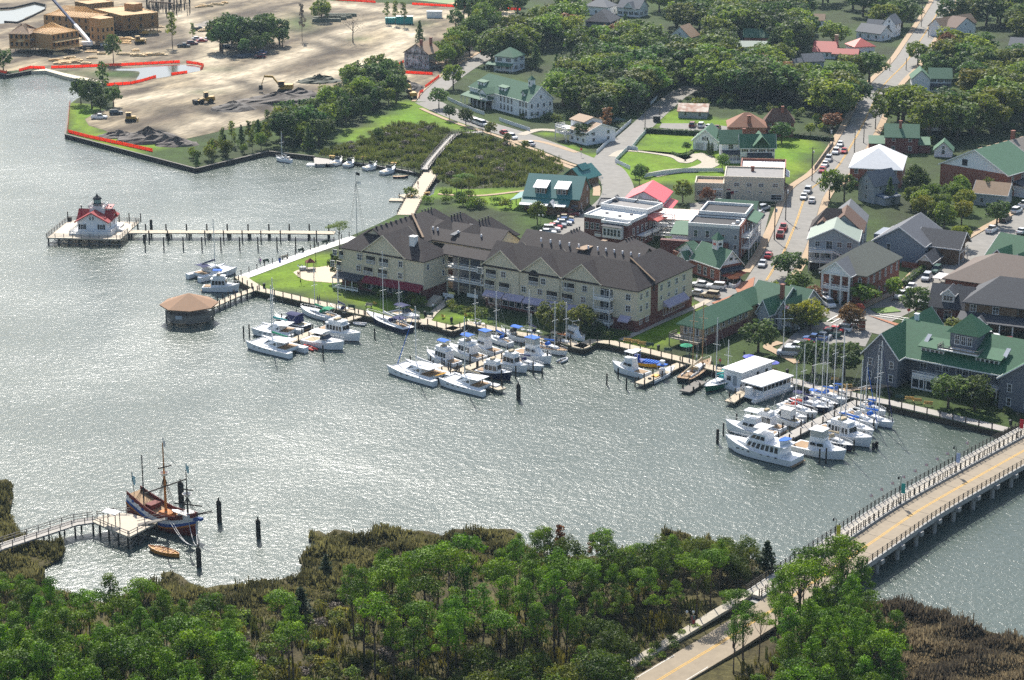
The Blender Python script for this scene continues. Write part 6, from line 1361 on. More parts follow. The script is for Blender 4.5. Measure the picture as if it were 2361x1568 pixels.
WOODM=M('varnished_spar',(.36,.20,.09),rough=.4,var=.2)
GREYR=M('grey_inflatable',(.45,.46,.47),rough=.6,var=.08)
YELK=M('yellow_plastic',(.75,.38,.02),rough=.5,var=.08)
REDK=M('red_plastic',(.6,.05,.03),rough=.5,var=.08)
def hull(L,B,fb0,fb1,style='v',mats=None,parent=None,name='hull',y0=0.,n=11,draft=.45):
 """stern at x=-L/2, bow at x=+L/2; fb0 stern freeboard, fb1 bow freeboard"""
 rings=[]
 for i in range(n):
  t=i/(n-1)
  if style=='sail':b=B/2*(math.sin(math.pi*min(1,.16+.84*t)**.9)**.75 if t>.02 else.52);b=B/2*max(.02,(1-abs((t-.42)/(.60 if t>.42 else.95))**2.1));
  elif style=='cat':b=B/2*max(.03,(1-max(0,(t-.45)/.57)**2.2))
  elif style=='double':b=B/2*max(.03,1-abs(2*t-1)**2.4)
  else:b=B/2*max(.02,(.9+.1*min(1,t/.4))*(1-max(0,(t-.45)/.555)**2.3))
  x=-L/2+L*t;rake=.07*L*max(0,(t-.7)/.3)*.6
  sh=fb0+(fb1-fb0)*t**1.8-(.06*L*.12*math.sin(math.pi*t))
  wl=b*(.9 if t<.8 else.9-.35*(t-.8)/.2)
  kx=x-rake
  rings.append([(x,y0+b,sh),(kx,y0+wl,.12),(kx-rake*.3,y0+wl*.55,-draft*.7),(kx-rake*.3,y0,-draft),(kx-rake*.3,y0-wl*.55,-draft*.7),(kx,y0-wl,.12),(x,y0-b,sh)])
 m=MB();m.loft(rings);k=7;nf=(n-1)*k
 for i in range(len(m.mi)):
  j=i%k if i<nf else-1
  m.mi[i]=1 if j==6 else(2 if j in(1,2,3,4)else 0)
 mt=mats or(GEL,GEL,REDH)
 o=m.build(name,mt,parent)
 r=MB()
 for s in(0,6):
  for a,b2 in zip(rings,rings[1:]):r.tube(a[s],b2[s],.05,.05,4)
 r.build('gunwale',mt[3]if len(mt)>3 else mt[1],parent)
 return rings
def deckz(L,fb0,fb1,x):
 t=(x+L/2)/L;return fb0+(fb1-fb0)*max(0,t)**1.8-(.06*L*.12*math.sin(math.pi*t))
def cabin(m,x0,x1,w0,w1,z0,z1,rf=.5,rb=.1,tw=.85):
 """x1 forward end; w0 aft width, w1 forward width; rf, rb rake of the two ends"""
 lo=[(x0,-w0/2,z0),(x1,-w1/2,z0),(x1,w1/2,z0),(x0,w0/2,z0)]
 hi=[(x0+rb,-w0/2*tw,z1),(x1-rf,-w1/2*tw,z1),(x1-rf,w1/2*tw,z1),(x0+rb,w0/2*tw,z1)]
 return m.loft([lo,hi])
def glazed(parent,x0,x1,w0,w1,z0,z1,rf,rb,mat=GEL,n=4,tw=.85,a=.3,b=.82,top=True,fwd=True,over=.15,topm=None):
 """cabin with separate panes set in its sides and front"""
 m=MB();cabin(m,x0,x1,w0,w1,z0,z1,rf,rb,tw);m.build('cabin',mat,parent)
 f=lambda u,s,v:(lerp(lerp(x0,x0+rb,v),lerp(x1,x1-rf,v),u),s*lerp(lerp(w0,w1,u),lerp(w0,w1,u)*tw,v)/2+s*.03,lerp(z0,z1,v))
 for s in(-1,1):
  for i in range(n):
   u0,u1=.05+.9*i/n+.02,.05+.9*(i+1)/n-.02
   q=[f(u0,s,a),f(u1,s,a),f(u1,s,b),f(u0,s,b)]
   MB().add(q+[(p[0],p[1]-s*.05,p[2])for p in q],[(0,1,2,3),(7,6,5,4),(0,1,5,4),(1,2,6,5),(2,3,7,6),(3,0,4,7)]).build('window',TINT,parent)
 if fwd:
  g=lambda y,v:(lerp(x1,x1-rf,v)+.04,y*lerp(w1,w1*tw,v)/2,lerp(z0,z1,v))
  for y0,y1 in((-.9,-.04),(.04,.9)):
   q=[g(y0,a+.05),g(y1,a+.05),g(y1,b+.06),g(y0,b+.06)]
   MB().add(q+[(p[0]-.06,p[1],p[2])for p in q],[(0,1,2,3),(7,6,5,4),(0,1,5,4),(1,2,6,5),(2,3,7,6),(3,0,4,7)]).build('windscreen',TINT,parent)
 if top:
  MB().slab([(x0+rb-over,-w0*tw/2-over,z1+.1),(x1-rf+over*2,-w1*tw/2-over*.6,z1+.1),(x1-rf+over*2,w1*tw/2+over*.6,z1+.1),(x0+rb-over,w0*tw/2+over,z1+.1)],.12).build('cabin_top',topm or mat,parent)
def bimini(parent,x0,x1,w,z,h,mat,name='bimini'):
 m=MB();k=5;pts=[]
 for i in range(k):
  y=-w/2+w*i/(k-1);pts.append((y,z+h-.22*abs(2*i/(k-1)-1)**2))
 m.loft([[(x0,y,q)for y,q in pts]+[(x0,y,q-.06)for y,q in pts[::-1]],[(x1,y,q)for y,q in pts]+[(x1,y,q-.06)for y,q in pts[::-1]]]);m.build(name,mat,parent)
 f=MB()
 for x in(x0+.1,x1-.1):
  for y in(-w/2+.05,w/2-.05):f.tube((lerp(x0,x1,.5),y,z),(x,y,z+h-.2),.03,.03,4)
 f.build('bimini_frame',ALU,parent)
def prail(parent,L,B,fb0,fb1,x0=-.1,h=.7):
 m=MB();P1=[]
 for s in(-1,1):
  pts=[]
  for i in range(7):
   t=.5+x0+(.5-x0)*i/6*.97
   b=B/2*max(.03,(1-max(0,(t-.45)/.555)**2.3))*.92;z=deckz(L,fb0,fb1,-L/2+L*t)
   p=(-L/2+L*t,s*b,z+h);pts.append(p);m.tube((p[0],p[1],z),p,.025,.025,4)
  m.path(pts,.028,4)
 m.build('bow_rail',ALU,parent)
def mast(parent,x,z,h,boom=3.5,cover=BLUEC,spar=ALU,jib=None,L=10,rig=True,r=.11,spr=1):
 MB().tube((x,0,z),(x,0,h),r,r*.75,6).build('mast',spar,parent)
 s=MB()
 for k in range(spr):zz=lerp(z,h,(k+1)/(spr+1)+.08);s.tube((x,-1.0,zz),(x,1.0,zz),.05,.04,4)
 if spr:s.build('spreader',spar,parent)
 if boom:
  MB().tube((x-.1,0,z+1.1),(x-boom,0,z+1.0),.08,.07,5).build('boom',spar,parent)
  if cover:MB().tube((x-.05,0,z+1.45),(x-boom+.2,0,z+1.15),.24,.13,6).build('sail_cover',cover,parent)
 if rig:
  w=MB()
  for y in(-1.3,1.3):w.tube((x-.2,y,z-.3),(x,0,h-.2),.018,.018,3)
  w.tube((-L/2+.2,0,1),(x,0,h),.018,.018,3);w.build('shroud',GREYR,parent)
 if jib:MB().tube((L/2-.3,0,1.2),(x+.1,0,h*.93),.11,.05,5).build('furled_jib',jib,parent)
def place(name,label,cat,st,bw,group=None,z=0.):
 a,b=G(*st,0),G(*bw,0);L=(b-a).length;c=(a+b)/2
 return thing(name,label,cat,(c.x,c.y,z),math.atan2(b.y-a.y,b.x-a.x),group),L
def sailboat(label,st,bw,hm=None,hullm=(GEL,GEL,REDH),cover=BLUEC,jib=None,canopy=None,top=None,masts=None,deckm=None,cover2=None,spar=ALU,minL=0,spr=1,B=None):
 t,L=place('sailboat',label,'sailboat',st,bw);L=max(L,minL)
 B=B or max(2.2,min(3.9,L*.31));f0,f1=.85+.02*L,1.0+.045*L
 hull(L,B,f0,f1,'sail',hullm,t)
 dz=deckz(L,f0,f1,0)
 m=MB();cabin(m,-L*.12,L*.24,B*.58,B*.34,dz-.06,dz+.5,.5,.05,.88);m.build('cabin_trunk',GEL,t)
 for s in(-1,1):
  for i in range(3):x=-L*.08+i*L*.08;MB().box(x,s*B*(.272-.02*i),dz+.12,L*.055,.05,.2,-s*.14).build('port_light',TINT,t)
 MB().b2(-L*.40,-L*.14,-B*.25,B*.25,dz-.1,dz+.05).build('cockpit',deckm or TEAK,t)
 c=MB();
 for s in(-1,1):c.b2(-L*.42,-L*.13,s*B*.29-.07,s*B*.29+.07,dz-.1,dz+.32)
 c.build('coaming',GEL,t);MB().lathe(-L*.33,0,[(.05,dz),(.05,dz+.75),(.42,dz+.76),(.42,dz+.82)],10).build('steering_wheel',ALU,t)
 h=top or L*1.25;mx=L*.10
 for k,(fx,hh,bm)in enumerate(masts or[(.10,h,L*.36)]):mast(t,L*fx,dz+(.4 if k==0 else.1),hh,bm,cover if k==0 else(cover2 or cover),spar,jib if k==0 else None,L,spr=spr)
 if canopy:bimini(t,-L*.40,-L*.20,B*.62,dz+.2,1.7,canopy)
 MB().lathe(-L*.05,0,[(.05,dz),(.03,dz+.02)],4)if False else None
 d=MB();cabin(d,-L*.15,-L*.07,B*.5,B*.45,dz+.42,dz+1.05,.35,0,.9);d.build('spray_hood',canopy or(cover if cover else WHITEC),t)
 prail(t,L,B,f0,f1,.15,.6);return t
def catamaran(label,st,bw,top=16.,cover=WHITEC,canopy=None,kayak=None,w=None,jib=None,mastx=.08):
 t,L=place('catamaran',label,'catamaran',st,bw);W=w or L*.52;hb=W*.24
 for s in(-1,1):hull(L,hb,1.25,1.75,'cat',(GEL,GEL,NAVY),t,y0=s*(W-hb)/2)
 MB().b2(-L*.36,L*.22,-W/2+hb*.6,W/2-hb*.6,.75,1.5).build('bridge_deck',GEL,t)
 n=MB().b2(L*.22,L*.45,-W/2+hb*.8,W/2-hb*.8,1.38,1.44).build('trampoline',GREYR,t);MB().tube((L*.45,-W/2+hb*.5,1.5),(L*.45,W/2-hb*.5,1.5),.12,.12,6).build('crossbeam',ALU,t)
 glazed(t,-L*.16,L*.20,W*.62,W*.42,1.5,2.75,1.7,.2,GEL,3,.82,.25,.72)
 MB().b2(-L*.36,-L*.16,-W*.3,W*.3,1.5,1.56).build('cockpit',TEAK,t)
 if canopy:bimini(t,-L*.36,-L*.15,W*.6,1.6,2.0,canopy)
 else:MB().slab([(-L*.34,-W*.3,3.0),(-L*.14,-W*.3,2.9),(-L*.14,W*.3,2.9),(-L*.34,W*.3,3.0)],.1).build('hard_top',GEL,t);
 for s in(-1,1):
  for k in range(3):MB().b2(-L*.5+.35*k+.1,-L*.5+.35*(k+1)+.1,s*(W-hb)/2-hb*.3,s*(W-hb)/2+hb*.3,.4+.28*k,.55+.28*k).build('transom_step',GEL,t)
 for s in(-1,1):
  for x in(-.1,.02,.14,.26):MB().box(L*x,s*(W/2-.0),.95,.55,.06,.16).build('port_light',TINT,t)
 mast(t,L*mastx,2.7,top,L*.36,cover,ALU,jib,L,r=.14,spr=2)
 if kayak:MB().loft([[(x,y*r,1.7+z*r)for y,z in((-.35,0),(0,-.18),(.35,0),(0,.18))]for x,r in((-1.9,.05),(-1,.8),(0,1),(1,.8),(1.9,.05))]).build('kayak',kayak,t,loc=(-L*.44,0,.2),rot=1.5)
 return t
def yacht(label,st,bw,hullm=(GEL,GEL,NAVY),kind='trawler',top=WHITEC,B=None,bm=None,enclosed=False,minL=0,tender=False,nwin=4):
 t,L=place('motor_yacht',label,'motor boat',st,bw);L=max(L,minL);B=B or max(2.6,min(5.2,L*.34));f0,f1=.9+.03*L,1.3+.08*L
 hull(L,B,f0,f1,'v',hullm,t);dz=deckz(L,f0,f1,-L*.1)
 MB().b2(-L*.53,-L*.48,-B*.42,B*.42,.25,.4).build('swim_platform',TEAK,t)
 if kind=='trawler':
  glazed(t,-L*.26,L*.16,B*.72,B*.62,dz-.1,dz+1.9,.35,.1,GEL,nwin)
  m=MB();cabin(m,L*.14,L*.34,B*.55,B*.3,dz,dz+.75,.5,0,.85);m.build('fore_cabin',GEL,t)
  m=MB();cabin(m,-L*.2,L*.1,B*.6,B*.55,dz+2.0,dz+2.7,-.25,0,.95);m.build('flybridge',GEL,t);MB().b2(-L*.1,-L*.02,-B*.2,B*.2,dz+2.7,dz+3.1).build('helm_seat',TANC,t)
  MB().b2(-L*.46,-L*.26,-B*.32,B*.32,dz-.08,dz+.04).build('cockpit',TEAK,t)
  if bm:bimini(t,-L*.2,L*.06,B*.62,dz+2.6,1.7,bm)
  MB().tube((-L*.22,0,dz+2),(-L*.26,0,dz+5.2),.06,.04,5).build('signal_mast',ALU,t)
 elif kind=='sport':
  m=MB();cabin(m,-L*.16,L*.30,B*.74,B*.36,dz-.05,dz+1.7,L*.17,.1,.8);m.build('deckhouse',GEL,t)
  for s in(-1,1):
   for x0,x1 in((-.12,-.01),(.01,.12)):
    q=[(L*x0,s*(B*.355+.02),dz+.85),(L*x1,s*(B*(.35-.06*(x1>.05))+.02),dz+.85),(L*(x1-.02),s*(B*(.325-.05*(x1>.05))+.02),dz+1.4),(L*x0,s*(B*.33+.02),dz+1.4)]
    MB().add(q+[(p[0],p[1]-s*.06,p[2])for p in q],[(0,1,2,3),(7,6,5,4),(0,1,5,4),(1,2,6,5),(2,3,7,6),(3,0,4,7)]).build('window',TINT,t)
  m=MB();cabin(m,-L*.14,L*.1,B*.62,B*.4,dz+1.65,dz+2.45,-.2,0,.98);m.build('flybridge',GEL,t)
  MB().slab([(-L*.17,-B*.34,dz+3.9),(L*.1,-B*.3,dz+3.9),(L*.1,B*.3,dz+3.9),(-L*.17,B*.34,dz+3.9)],.1).build('hard_top',bm or GEL,t)
  f=MB()
  for x in(-.14,.07):
   for s in(-1,1):f.tube((L*x,s*B*.28,dz+2.3),(L*x,s*B*.28,dz+3.85),.04,.04,4)
  f.build('tower_frame',ALU,t)
  if enclosed:m=MB();cabin(m,-L*.13,L*.11,B*.58,B*.42,dz+2.45,dz+3.8,.3,0,1.);m.build('clear_curtain',M('clear_vinyl',(.42,.42,.38),rough=.2,var=.15),t)
  MB().b2(-L*.46,-L*.17,-B*.36,B*.36,f0-.05,f0+.05).build('cockpit',TEAK,t)
 elif kind=='mega':
  glazed(t,-L*.34,L*.2,B*.78,B*.62,dz-.1,dz+1.9,1.1,.2,GEL,7);m=MB();cabin(m,L*.16,L*.36,B*.6,B*.3,dz,dz+.9,1.,0,.85);m.build('fore_cabin',GEL,t)
  glazed(t,-L*.12,L*.14,B*.62,B*.5,dz+2.0,dz+3.3,1.4,.2,GEL,3,.85,.2,.75);MB().slab([(-L*.4,-B*.42,dz+2.08),(-L*.1,-B*.42,dz+2.08),(-L*.1,B*.42,dz+2.08),(-L*.4,B*.42,dz+2.08)],.12).build('boat_deck',GEL,t)
  bimini(t,-L*.12,L*.06,B*.6,dz+3.2,1.6,WHITEC)
  for s in(-1,1):
   for x in(-.3,-.2,-.1,.08,.16,.24):MB().box(L*x,s*(B*.478 if x<.1 else B*.42),1.25,.5,.2,.2).build('port_light',TINT,t)
  MB().tube((-L*.02,0,dz+4),(-L*.03,0,dz+6.2),.06,.04).build('signal_mast',ALU,t)
  if tender:
   hullo=thing('dinghy','white tender with blue cover carried on the largest yacht\'s stern deck','dinghy',t.location+Matrix.Rotation(t.rotation_euler.z,3,'Z')@Vector((-L*.31,0,dz+2.3)),t.rotation_euler.z+1.57)
   hull(3.4,1.6,.6,.8,'v',(GEL,BLUEC,GEL),hullo)
 else:
  m=MB();cabin(m,L*.02,L*.34,B*.7,B*.34,dz-.05,dz+.75,L*.16,0,.8);m.build('fore_cabin',GEL,t)
  m=MB();cabin(m,-L*.02,L*.13,B*.72,B*.55,dz+.6,dz+1.45,L*.09,.1,.85);m.build('windscreen',TINT,t)
  if bm:bimini(t,-L*.3,L*.04,B*.74,dz+.5,1.75,bm)
  if enclosed:m=MB();cabin(m,-L*.3,L*.0,B*.72,B*.7,dz+.2,dz+1.95,.1,.2,.95);m.build('canvas_enclosure',bm,t)
  MB().b2(-L*.42,-L*.02,-B*.34,B*.34,f0-.05,f0+.06).build('cockpit',TANC,t)
 prail(t,L,B,f0,f1,.0,.75);return t
def dinghy(label,st,bw,mat=GREYR,w=1.6,rib=True,minL=0):
 t,L=place('dinghy',label,'dinghy',st,bw);L=max(L,minL)
 if rib:
  m=MB()
  for s in(-1,1):
   pts=[(-L/2,s*w*.38,.35),(L*.15,s*w*.38,.37),(L*.38,s*w*.24,.42),(L*.5,0,.5)]
   for a,b in zip(pts,pts[1:]):m.tube(a,b,.22,.22,8)
  m.build('tube',mat,t);MB().b2(-L*.45,L*.2,-w*.3,w*.3,.1,.2).build('floor',GREYW,t);MB().b2(-L*.1,L*.0,-w*.34,w*.34,.4,.46).build('seat',GREYW,t)
 else:
  hull(L,w,.5,.75,'v',(mat,TEAK,mat),t)
  for x in(-.25,.05):MB().b2(L*x,L*x+.25,-w*.4,w*.4,.45,.52).build('seat',WOODM,t)
 return t
DB=(NAVY,GEL,REDH,WHP);GB_=(GREENH,GEL,REDH,WHP);WB=(GEL,GEL,BLUEH)
catamaran('white catamaran with navy bimini at the promenade corner',(446,647),(533,626),14.8,NAVYC,NAVYC)
yacht('white trawler with bright blue bimini by the gazebo pier',(468,670),(553,672),kind='trawler',bm=BLUEC,hullm=(GEL,GEL,BLUEH))
sailboat('small white sloop moored alone near the wooded point',(668,375),(640,371),top=9.5,cover=None,minL=6)
for(x0,y0,x1,y1,l)in((768,383,787,377,'white skiff at the dinghy dock, nearest the platform'),(797,387,815,380,'white skiff at the dinghy dock, second from the platform'),(843,393,866,389,'low white skiff at the middle of the dinghy dock'),(880,404,912,396,'white motor skiff at the dinghy dock')):
 yacht(l,(x0,y0),(x1,y1),kind='express',minL=5)
dinghy('dark long skiff at the end of the dinghy dock',(906,410),(942,410),NAVY,1.7,False)
catamaran('white catamaran farthest left in the left marina',(686,778),(592,766),13.5,TEALC,None,w=6.2)
catamaran('large white catamaran nearest the viewer in the left marina',(688,820),(586,796),15,GREENC,None)
yacht('motor boat with dark canvas and navy stripe in the left marina',(708,762),(634,744),kind='express',bm=NAVYC,enclosed=True,hullm=(NAVY,GEL,GEL,GEL))
sailboat('white sailboat with green bimini in the left marina',(776,742),(694,720),top=12,cover=GREENC,canopy=GREENC,hullm=WB)
sailboat('small white sailboat with dark interior beside the boardwalk',(808,730),(762,717),top=11,cover=NAVYC)
yacht('big white motor yacht with curved flybridge in the left marina',(738,766),(832,789),kind='trawler',nwin=5,hullm=(GEL,GEL,REDH))
yacht('white power catamaran with stepped cabin in the left marina',(705,790),(794,808),kind='express',enclosed=False,bm=WHITEC,B=4.6)
dinghy('white and red inflatable beside the power catamaran',(727,810),(702,800),REDK,1.5)
sailboat('long black hulled ketch with two masts at the boardwalk dock',(943,768),(846,733),hullm=(NAVY,GEL,REDH,WHP),masts=[(.10,17.5,5),(-.28,11.5,2.8)],cover=WHITEC,canopy=NAVYC,spr=2)
yacht('white cruiser with purple blue bimini behind the black ketch',(905,727),(968,748),kind='express',bm=NAVYC,hullm=WB)
dinghy('grey inflatable at the foot of the left marina dock',(844,751),(815,749),GREYR,1.7)
sailboat('small open sloop tied to the boardwalk at the jog',(1121,765),(1079,753),top=9.5,cover=None,hullm=WB)
catamaran('catamaran carrying an orange kayak, outer end of the middle marina',(1024,884),(914,852),15.5,WHITEC,None,YELK,jib=BLUEC)
catamaran('catamaran with tan sail cover at the outer end of the middle marina',(1132,908),(1029,882),15.5,TANC,None)
yacht('white trawler with blue bimini, first inside the catamarans',(1055,848),(984,826),kind='trawler',bm=BLUEC,hullm=(GEL,GEL,REDH))
yacht('motor yacht with blue flybridge cover, second inside the catamarans',(1112,836),(1036,812),kind='trawler',bm=BLUEC)
yacht('tall white cruiser with big blue top, third inside the catamarans',(1150,822),(1082,801),kind='sport',enclosed=True,hullm=WB,bm=BLUEC)
sailboat('white sailboat with blue covers behind the blue topped cruiser',(1178,800),(1122,783),top=12,hullm=WB)
yacht('white cabin boat with blue cover near the boardwalk',(1215,790),(1155,775),kind='express',bm=BLUEC)
sailboat('white sailboat with navy cover near the boardwalk',(1250,783),(1200,770),top=11,cover=NAVYC)
yacht('cream trawler with navy hull right of the tan covered catamaran',(1102,862),(1180,878),kind='trawler',hullm=(NAVY,GEL,REDH,GEL),nwin=3)
yacht('boxy white workboat behind the navy hulled trawler',(1150,842),(1216,862),kind='trawler',nwin=3)
sailboat('white sailboat with navy cover in the near row of the middle marina',(1180,838),(1254,858),top=12.5,cover=NAVYC)
yacht('cruiser with royal blue top and navy sides in the middle marina',(1190,818),(1272,842),kind='sport',enclosed=True,bm=BLUEC,hullm=(GEL,GEL,NAVY))
sailboat('cream wooden sailboat with blue cover in the middle marina',(1236,802),(1308,822),top=12,hullm=(GEL,TEAK,REDH,WOODM),cover=BLUEC)
sailboat('sailboat under an orange and blue tarpaulin',(1268,790),(1330,808),top=10.5,cover=M('orange_tarpaulin',(.55,.2,.06),rough=.8),hullm=WB,canopy=TANC)
yacht('white motor boat with black outboards at the inner end of the dock',(1300,775),(1348,800),kind='sport',hullm=(GEL,GEL,NAVY),minL=7)
dinghy('grey inflatable tied at the inner near row',(1288,838),(1307,830),GREYR,1.7)
yacht('white sport fishing boat with tuna tower and outriggers',(1492,872),(1412,852),kind='sport',hullm=(GEL,GEL,CREAMG))
t,L=place('parasail_boat','blue and yellow open tour boat with blue bench cushions','motor boat',(1458,836),(1530,848));hull(L,3.2,.8,1.1,'v',(YELK,BLUEH,YELK,BLUEH),t)
for i in range(6):MB().b2(-L*.12+i*.62,-L*.12+i*.62+.34,-1.0,1.0,.82,1.12).build('bench_cushion',BLUEC,t)
MB().b2(-L*.42,-L*.3,-.6,.6,.8,2.0).build('console',BLUEH,t);MB().slab([(-L*.48,-1.,3.1),(-L*.26,-1.,3.1),(-L*.26,1.,3.1),(-L*.48,1.,3.1)],.1).build('t_top',GEL,t)
f=MB();[f.tube((-L*x,y,.9),(-L*x,y,3.05),.04)for x in(.45,.29)for y in(-.8,.8)];f.build('t_top_frame',ALU,t)
t,L=place('patrol_boat','white open boat with yellow gear leaving its berth','motor boat',(1498,884),(1554,856));hull(L,2.8,.8,1.3,'v',(GEL,GEL,NAVY),t)
MB().b2(-.6,.6,-.5,.5,.9,2.0).build('console',GEL,t);MB().slab([(-1.,-.9,2.9),(1.,-.9,2.9),(1.,.9,2.9),(-1.,.9,2.9)],.1).build('t_top',BLUEC,t);MB().box(0,0,3.3,1.0,.9,.5).box(.0,0,2.9,.1,.8,.45).build('upper_station',GEL,t)
MB().b2(-L*.34,-L*.18,-.6,.6,.85,1.2).build('dive_gear',YELK,t);f=MB();[f.tube((x,y,.9),(x,y,2.85),.04)for x in(-.8,.8)for y in(-.75,.75)];f.build('t_top_frame',ALU,t)
MB().b2(-L*.53,-L*.48,-.3,.3,.2,1.3).build('outboard',BLACKR,t)
sailboat('old wooden schooner with two tall varnished masts',(1576,884),(1638,842),hullm=(M('black_wood_hull',(.03,.028,.025),var=.2),TEAK,REDH,WOODM),masts=[(.18,15.5,4.2),(-.18,16.5,4.8)],cover=TANC,spar=WOODM,minL=14,spr=2)
sailboat('green hulled sailboat with teal cover beside the houseboats',(1690,876),(1625,906),hullm=GB_,cover=TEALC,masts=[(.12,15.5,4.2),(-.3,9.5,2.4)],canopy=TEALC)
t,L=place('houseboat','white shed roofed houseboat on a barge','houseboat',(1762,868),(1682,898));MB().b2(-L/2,L/2,-2.6,2.6,-.4,.7).build('barge_hull',GEL,t)
MB().b2(-L*.46,L*.42,-2.3,2.3,.7,3.9).build('cabin',WH,t);MB().slab([(-L*.5,-2.7,4.15),(L*.46,-2.7,4.15),(L*.46,2.7,4.15),(-L*.5,2.7,4.15)],.25).build('roof',R_WHITE,t)
for x in(-.3,-.05):MB().box(L*x,2.32,1.8,.9,.06,1.1).build('window',TINT,t)
MB().box(L*.425,.6,.8,.06,.9,2.1).build('door',GREYS,t);MB().box(L*.425,-1,1.6,.06,1.,1.).build('window',TINT,t)
t,L=place('tour_boat','long white tour pontoon with flat roof and glazed saloon','tour boat',(1822,888),(1715,926))
for y in(-2,2):MB().tube((-L/2,y,.2),(L/2-.8,y,.2),.6,.6,10).tube((L/2-.8,y,.2),(L/2,y,.4),.6,.1,10).build('pontoon',ALU,t)
MB().b2(-L*.49,L*.46,-2.7,2.7,.7,.95).build('deck',GEL,t);MB().b2(-L*.3,L*.3,-2.5,2.5,.95,2.0).build('bulwark',GEL,t);MB().b2(-L*.29,L*.29,-2.42,2.42,2.0,3.1).build('saloon_glass',TINT,t);MB().slab([(-L*.34,-2.8,3.4),(L*.36,-2.8,3.4),(L*.36,2.8,3.4),(-L*.34,2.8,3.4)],.25).build('roof',R_WHITE,t)
p_=MB();[p_.box(-L*.29+L*.58*i/7,y,2.0,.12,.1,1.2)for i in range(8)for y in(-2.46,2.46)];p_.build('window_post',GEL,t)
MB().box(L*.4,0,.95,1.1,1.2,1.9).build('locker',GEL,t);q=MB();[q.bar((a,y,.95+h),(b,y,.95+h),.06,.06)for a,b in((-L*.48,-L*.3),(L*.3,L*.45))for y in(-2.6,2.6)for h in(.4,.75,1.1)];q.build('railing',GEL,t)
yacht('largest white motor yacht with three decks, nearest of the right marina',(1838,1072),(1672,1030),kind='mega',tender=True,B=5.4)
yacht('white yacht with sloping foredeck behind the largest yacht',(1790,1015),(1672,990),kind='sport',enclosed=False,hullm=(GEL,GEL,REDH))
yacht('white cruiser with hard top, third from the near end on the left side',(1806,1000),(1716,978),kind='trawler',nwin=3)
yacht('white motor boat with grey side panels, fourth on the left side',(1845,985),(1766,964),kind='express',enclosed=True,bm=WHITEC)
yacht('sport fishing boat with clear curtained flybridge, right side near end',(1832,1034),(1950,1062),kind='sport',enclosed=True,hullm=(GEL,GEL,CREAMG),B=4.8)
yacht('long flat roofed house cruiser with black outboards',(1886,996),(2010,1034),kind='trawler',nwin=6,hullm=(GEL,GEL,NAVY))
o=bpy.context.scene.collection.objects[-1].parent
for y in(-.5,.5):MB().box(6.2 if False else-.0,y,.1,.5,.4,1.4).build('outboard',BLACKR,o,loc=(7.4,0,0))
sailboat('black hulled sailboat between the sport boat and the house cruiser',(1888,1014),(1966,1042),hullm=DB,top=17,cover=TANC)
sailboat('white sloop with bright blue sail cover, farthest right',(1972,962),(2060,989),top=17.5,cover=BLUEC,hullm=WB,jib=NAVYC)
sailboat('white ketch with blue covers beside the farthest right sloop',(1932,976),(2014,1008),top=15,cover=BLUEC,masts=[(.1,15.,4),(-.3,9,2)],hullm=WB)
sailboat('white sailboat with long bowsprit in the right marina',(1948,958),(2024,992),top=13,cover=WHITEC,jib=BLUEC)
sailboat('white sailboat in the far corner of the right side',(1985,942),(2042,962),top=12.5,cover=BLUEC)
for a in(((1788,956),(1862,976),12.5,WHITEC,None,'white sailboat with bare decks, fifth from the near end on the left side',WB),((1798,940),(1884,966),15,REDK,None,'white sailboat with a red ensign, sixth from the near end on the left side',WB),((1824,928),(1910,955),15.5,NAVYC,NAVYC,'navy hulled sailboat, seventh from the near end on the left side',DB),((1862,924),(1932,946),15,BLUEC,BLUEC,'dark hulled sailboat with bright blue bimini',DB),((1876,912),(1952,935),17,BLUEC,None,'white sailboat with blue cover near the boardwalk',WB),((1905,906),(1965,924),14.5,BLUEC,None,'white sailboat nearest the boardwalk in the right marina',WB),((1850,930),(1922,952),16,WHITEC,None,'white sloop with the tall mast among the left side row',WB)):
 sailboat(a[5],a[0],a[1],top=a[2],cover=a[3],canopy=a[4],hullm=a[6])
a,b=G(318,1192,0),G(449,1234,0);L=(b-a).length+1.5;c=(a+b)/2
t=thing('sailing_ship','wooden three masted sailing ship with red, blue and white painted sides','sailing ship',(c.x,c.y,0),math.atan2(b.y-a.y,b.x-a.x));SHIP=t
SHR=M('oxblood_planks',(.16,.028,.02),kind='plank',var=.2,size=.3);SHB=M('ship_blue',(.03,.08,.25),var=.15);SHW=M('ship_white',(.62,.60,.56),var=.1);SHO=M('ship_orange',(.45,.17,.04),var=.15);SHD=M('ship_deck',(.42,.27,.14),kind='plank',var=.2,size=.2)
rings=[];N=13
for i in range(N):
 u=i/(N-1);B=4.9*max(.06,(1-max(0,(u-.5)/.52)**2.4))*(.78+.22*min(1,u/.35));x=-L/2+L*u
 sh=2.3+2.3*max(0,(.5-u)/.5)**1.3+1.4*max(0,(u-.62)/.38)**1.4
 r=[]
 for s in(1,-1):
  col=[(x,s*B/2*.86,sh),(x,s*B/2*.95,sh-.75),(x,s*B/2,sh-1.35),(x-.15*u,s*B/2*.96,.45),(x-.4*u,s*B/2*.7,-.6)]
  r+=col if s==1 else col[::-1]
 rings.append(r)
m=MB();m.loft(rings);k=10
for i in range(len(m.mi)):j=i%k if i<(N-1)*k else 0;m.mi[i]={0:0,1:1,2:2,3:2,4:2,5:2,6:2,7:1,8:0,9:3}[j]
m.build('hull',(SHW,SHB,SHR,SHD),t)
bw_=MB()
for s in(0,9):
 for p,q in zip(rings,rings[1:]):bw_.bar(Vector(p[s])+Vector((0,0,.75)),Vector(q[s])+Vector((0,0,.75)),.12,.8)
bw_.build('bulwark',SHR,t);st_=MB()
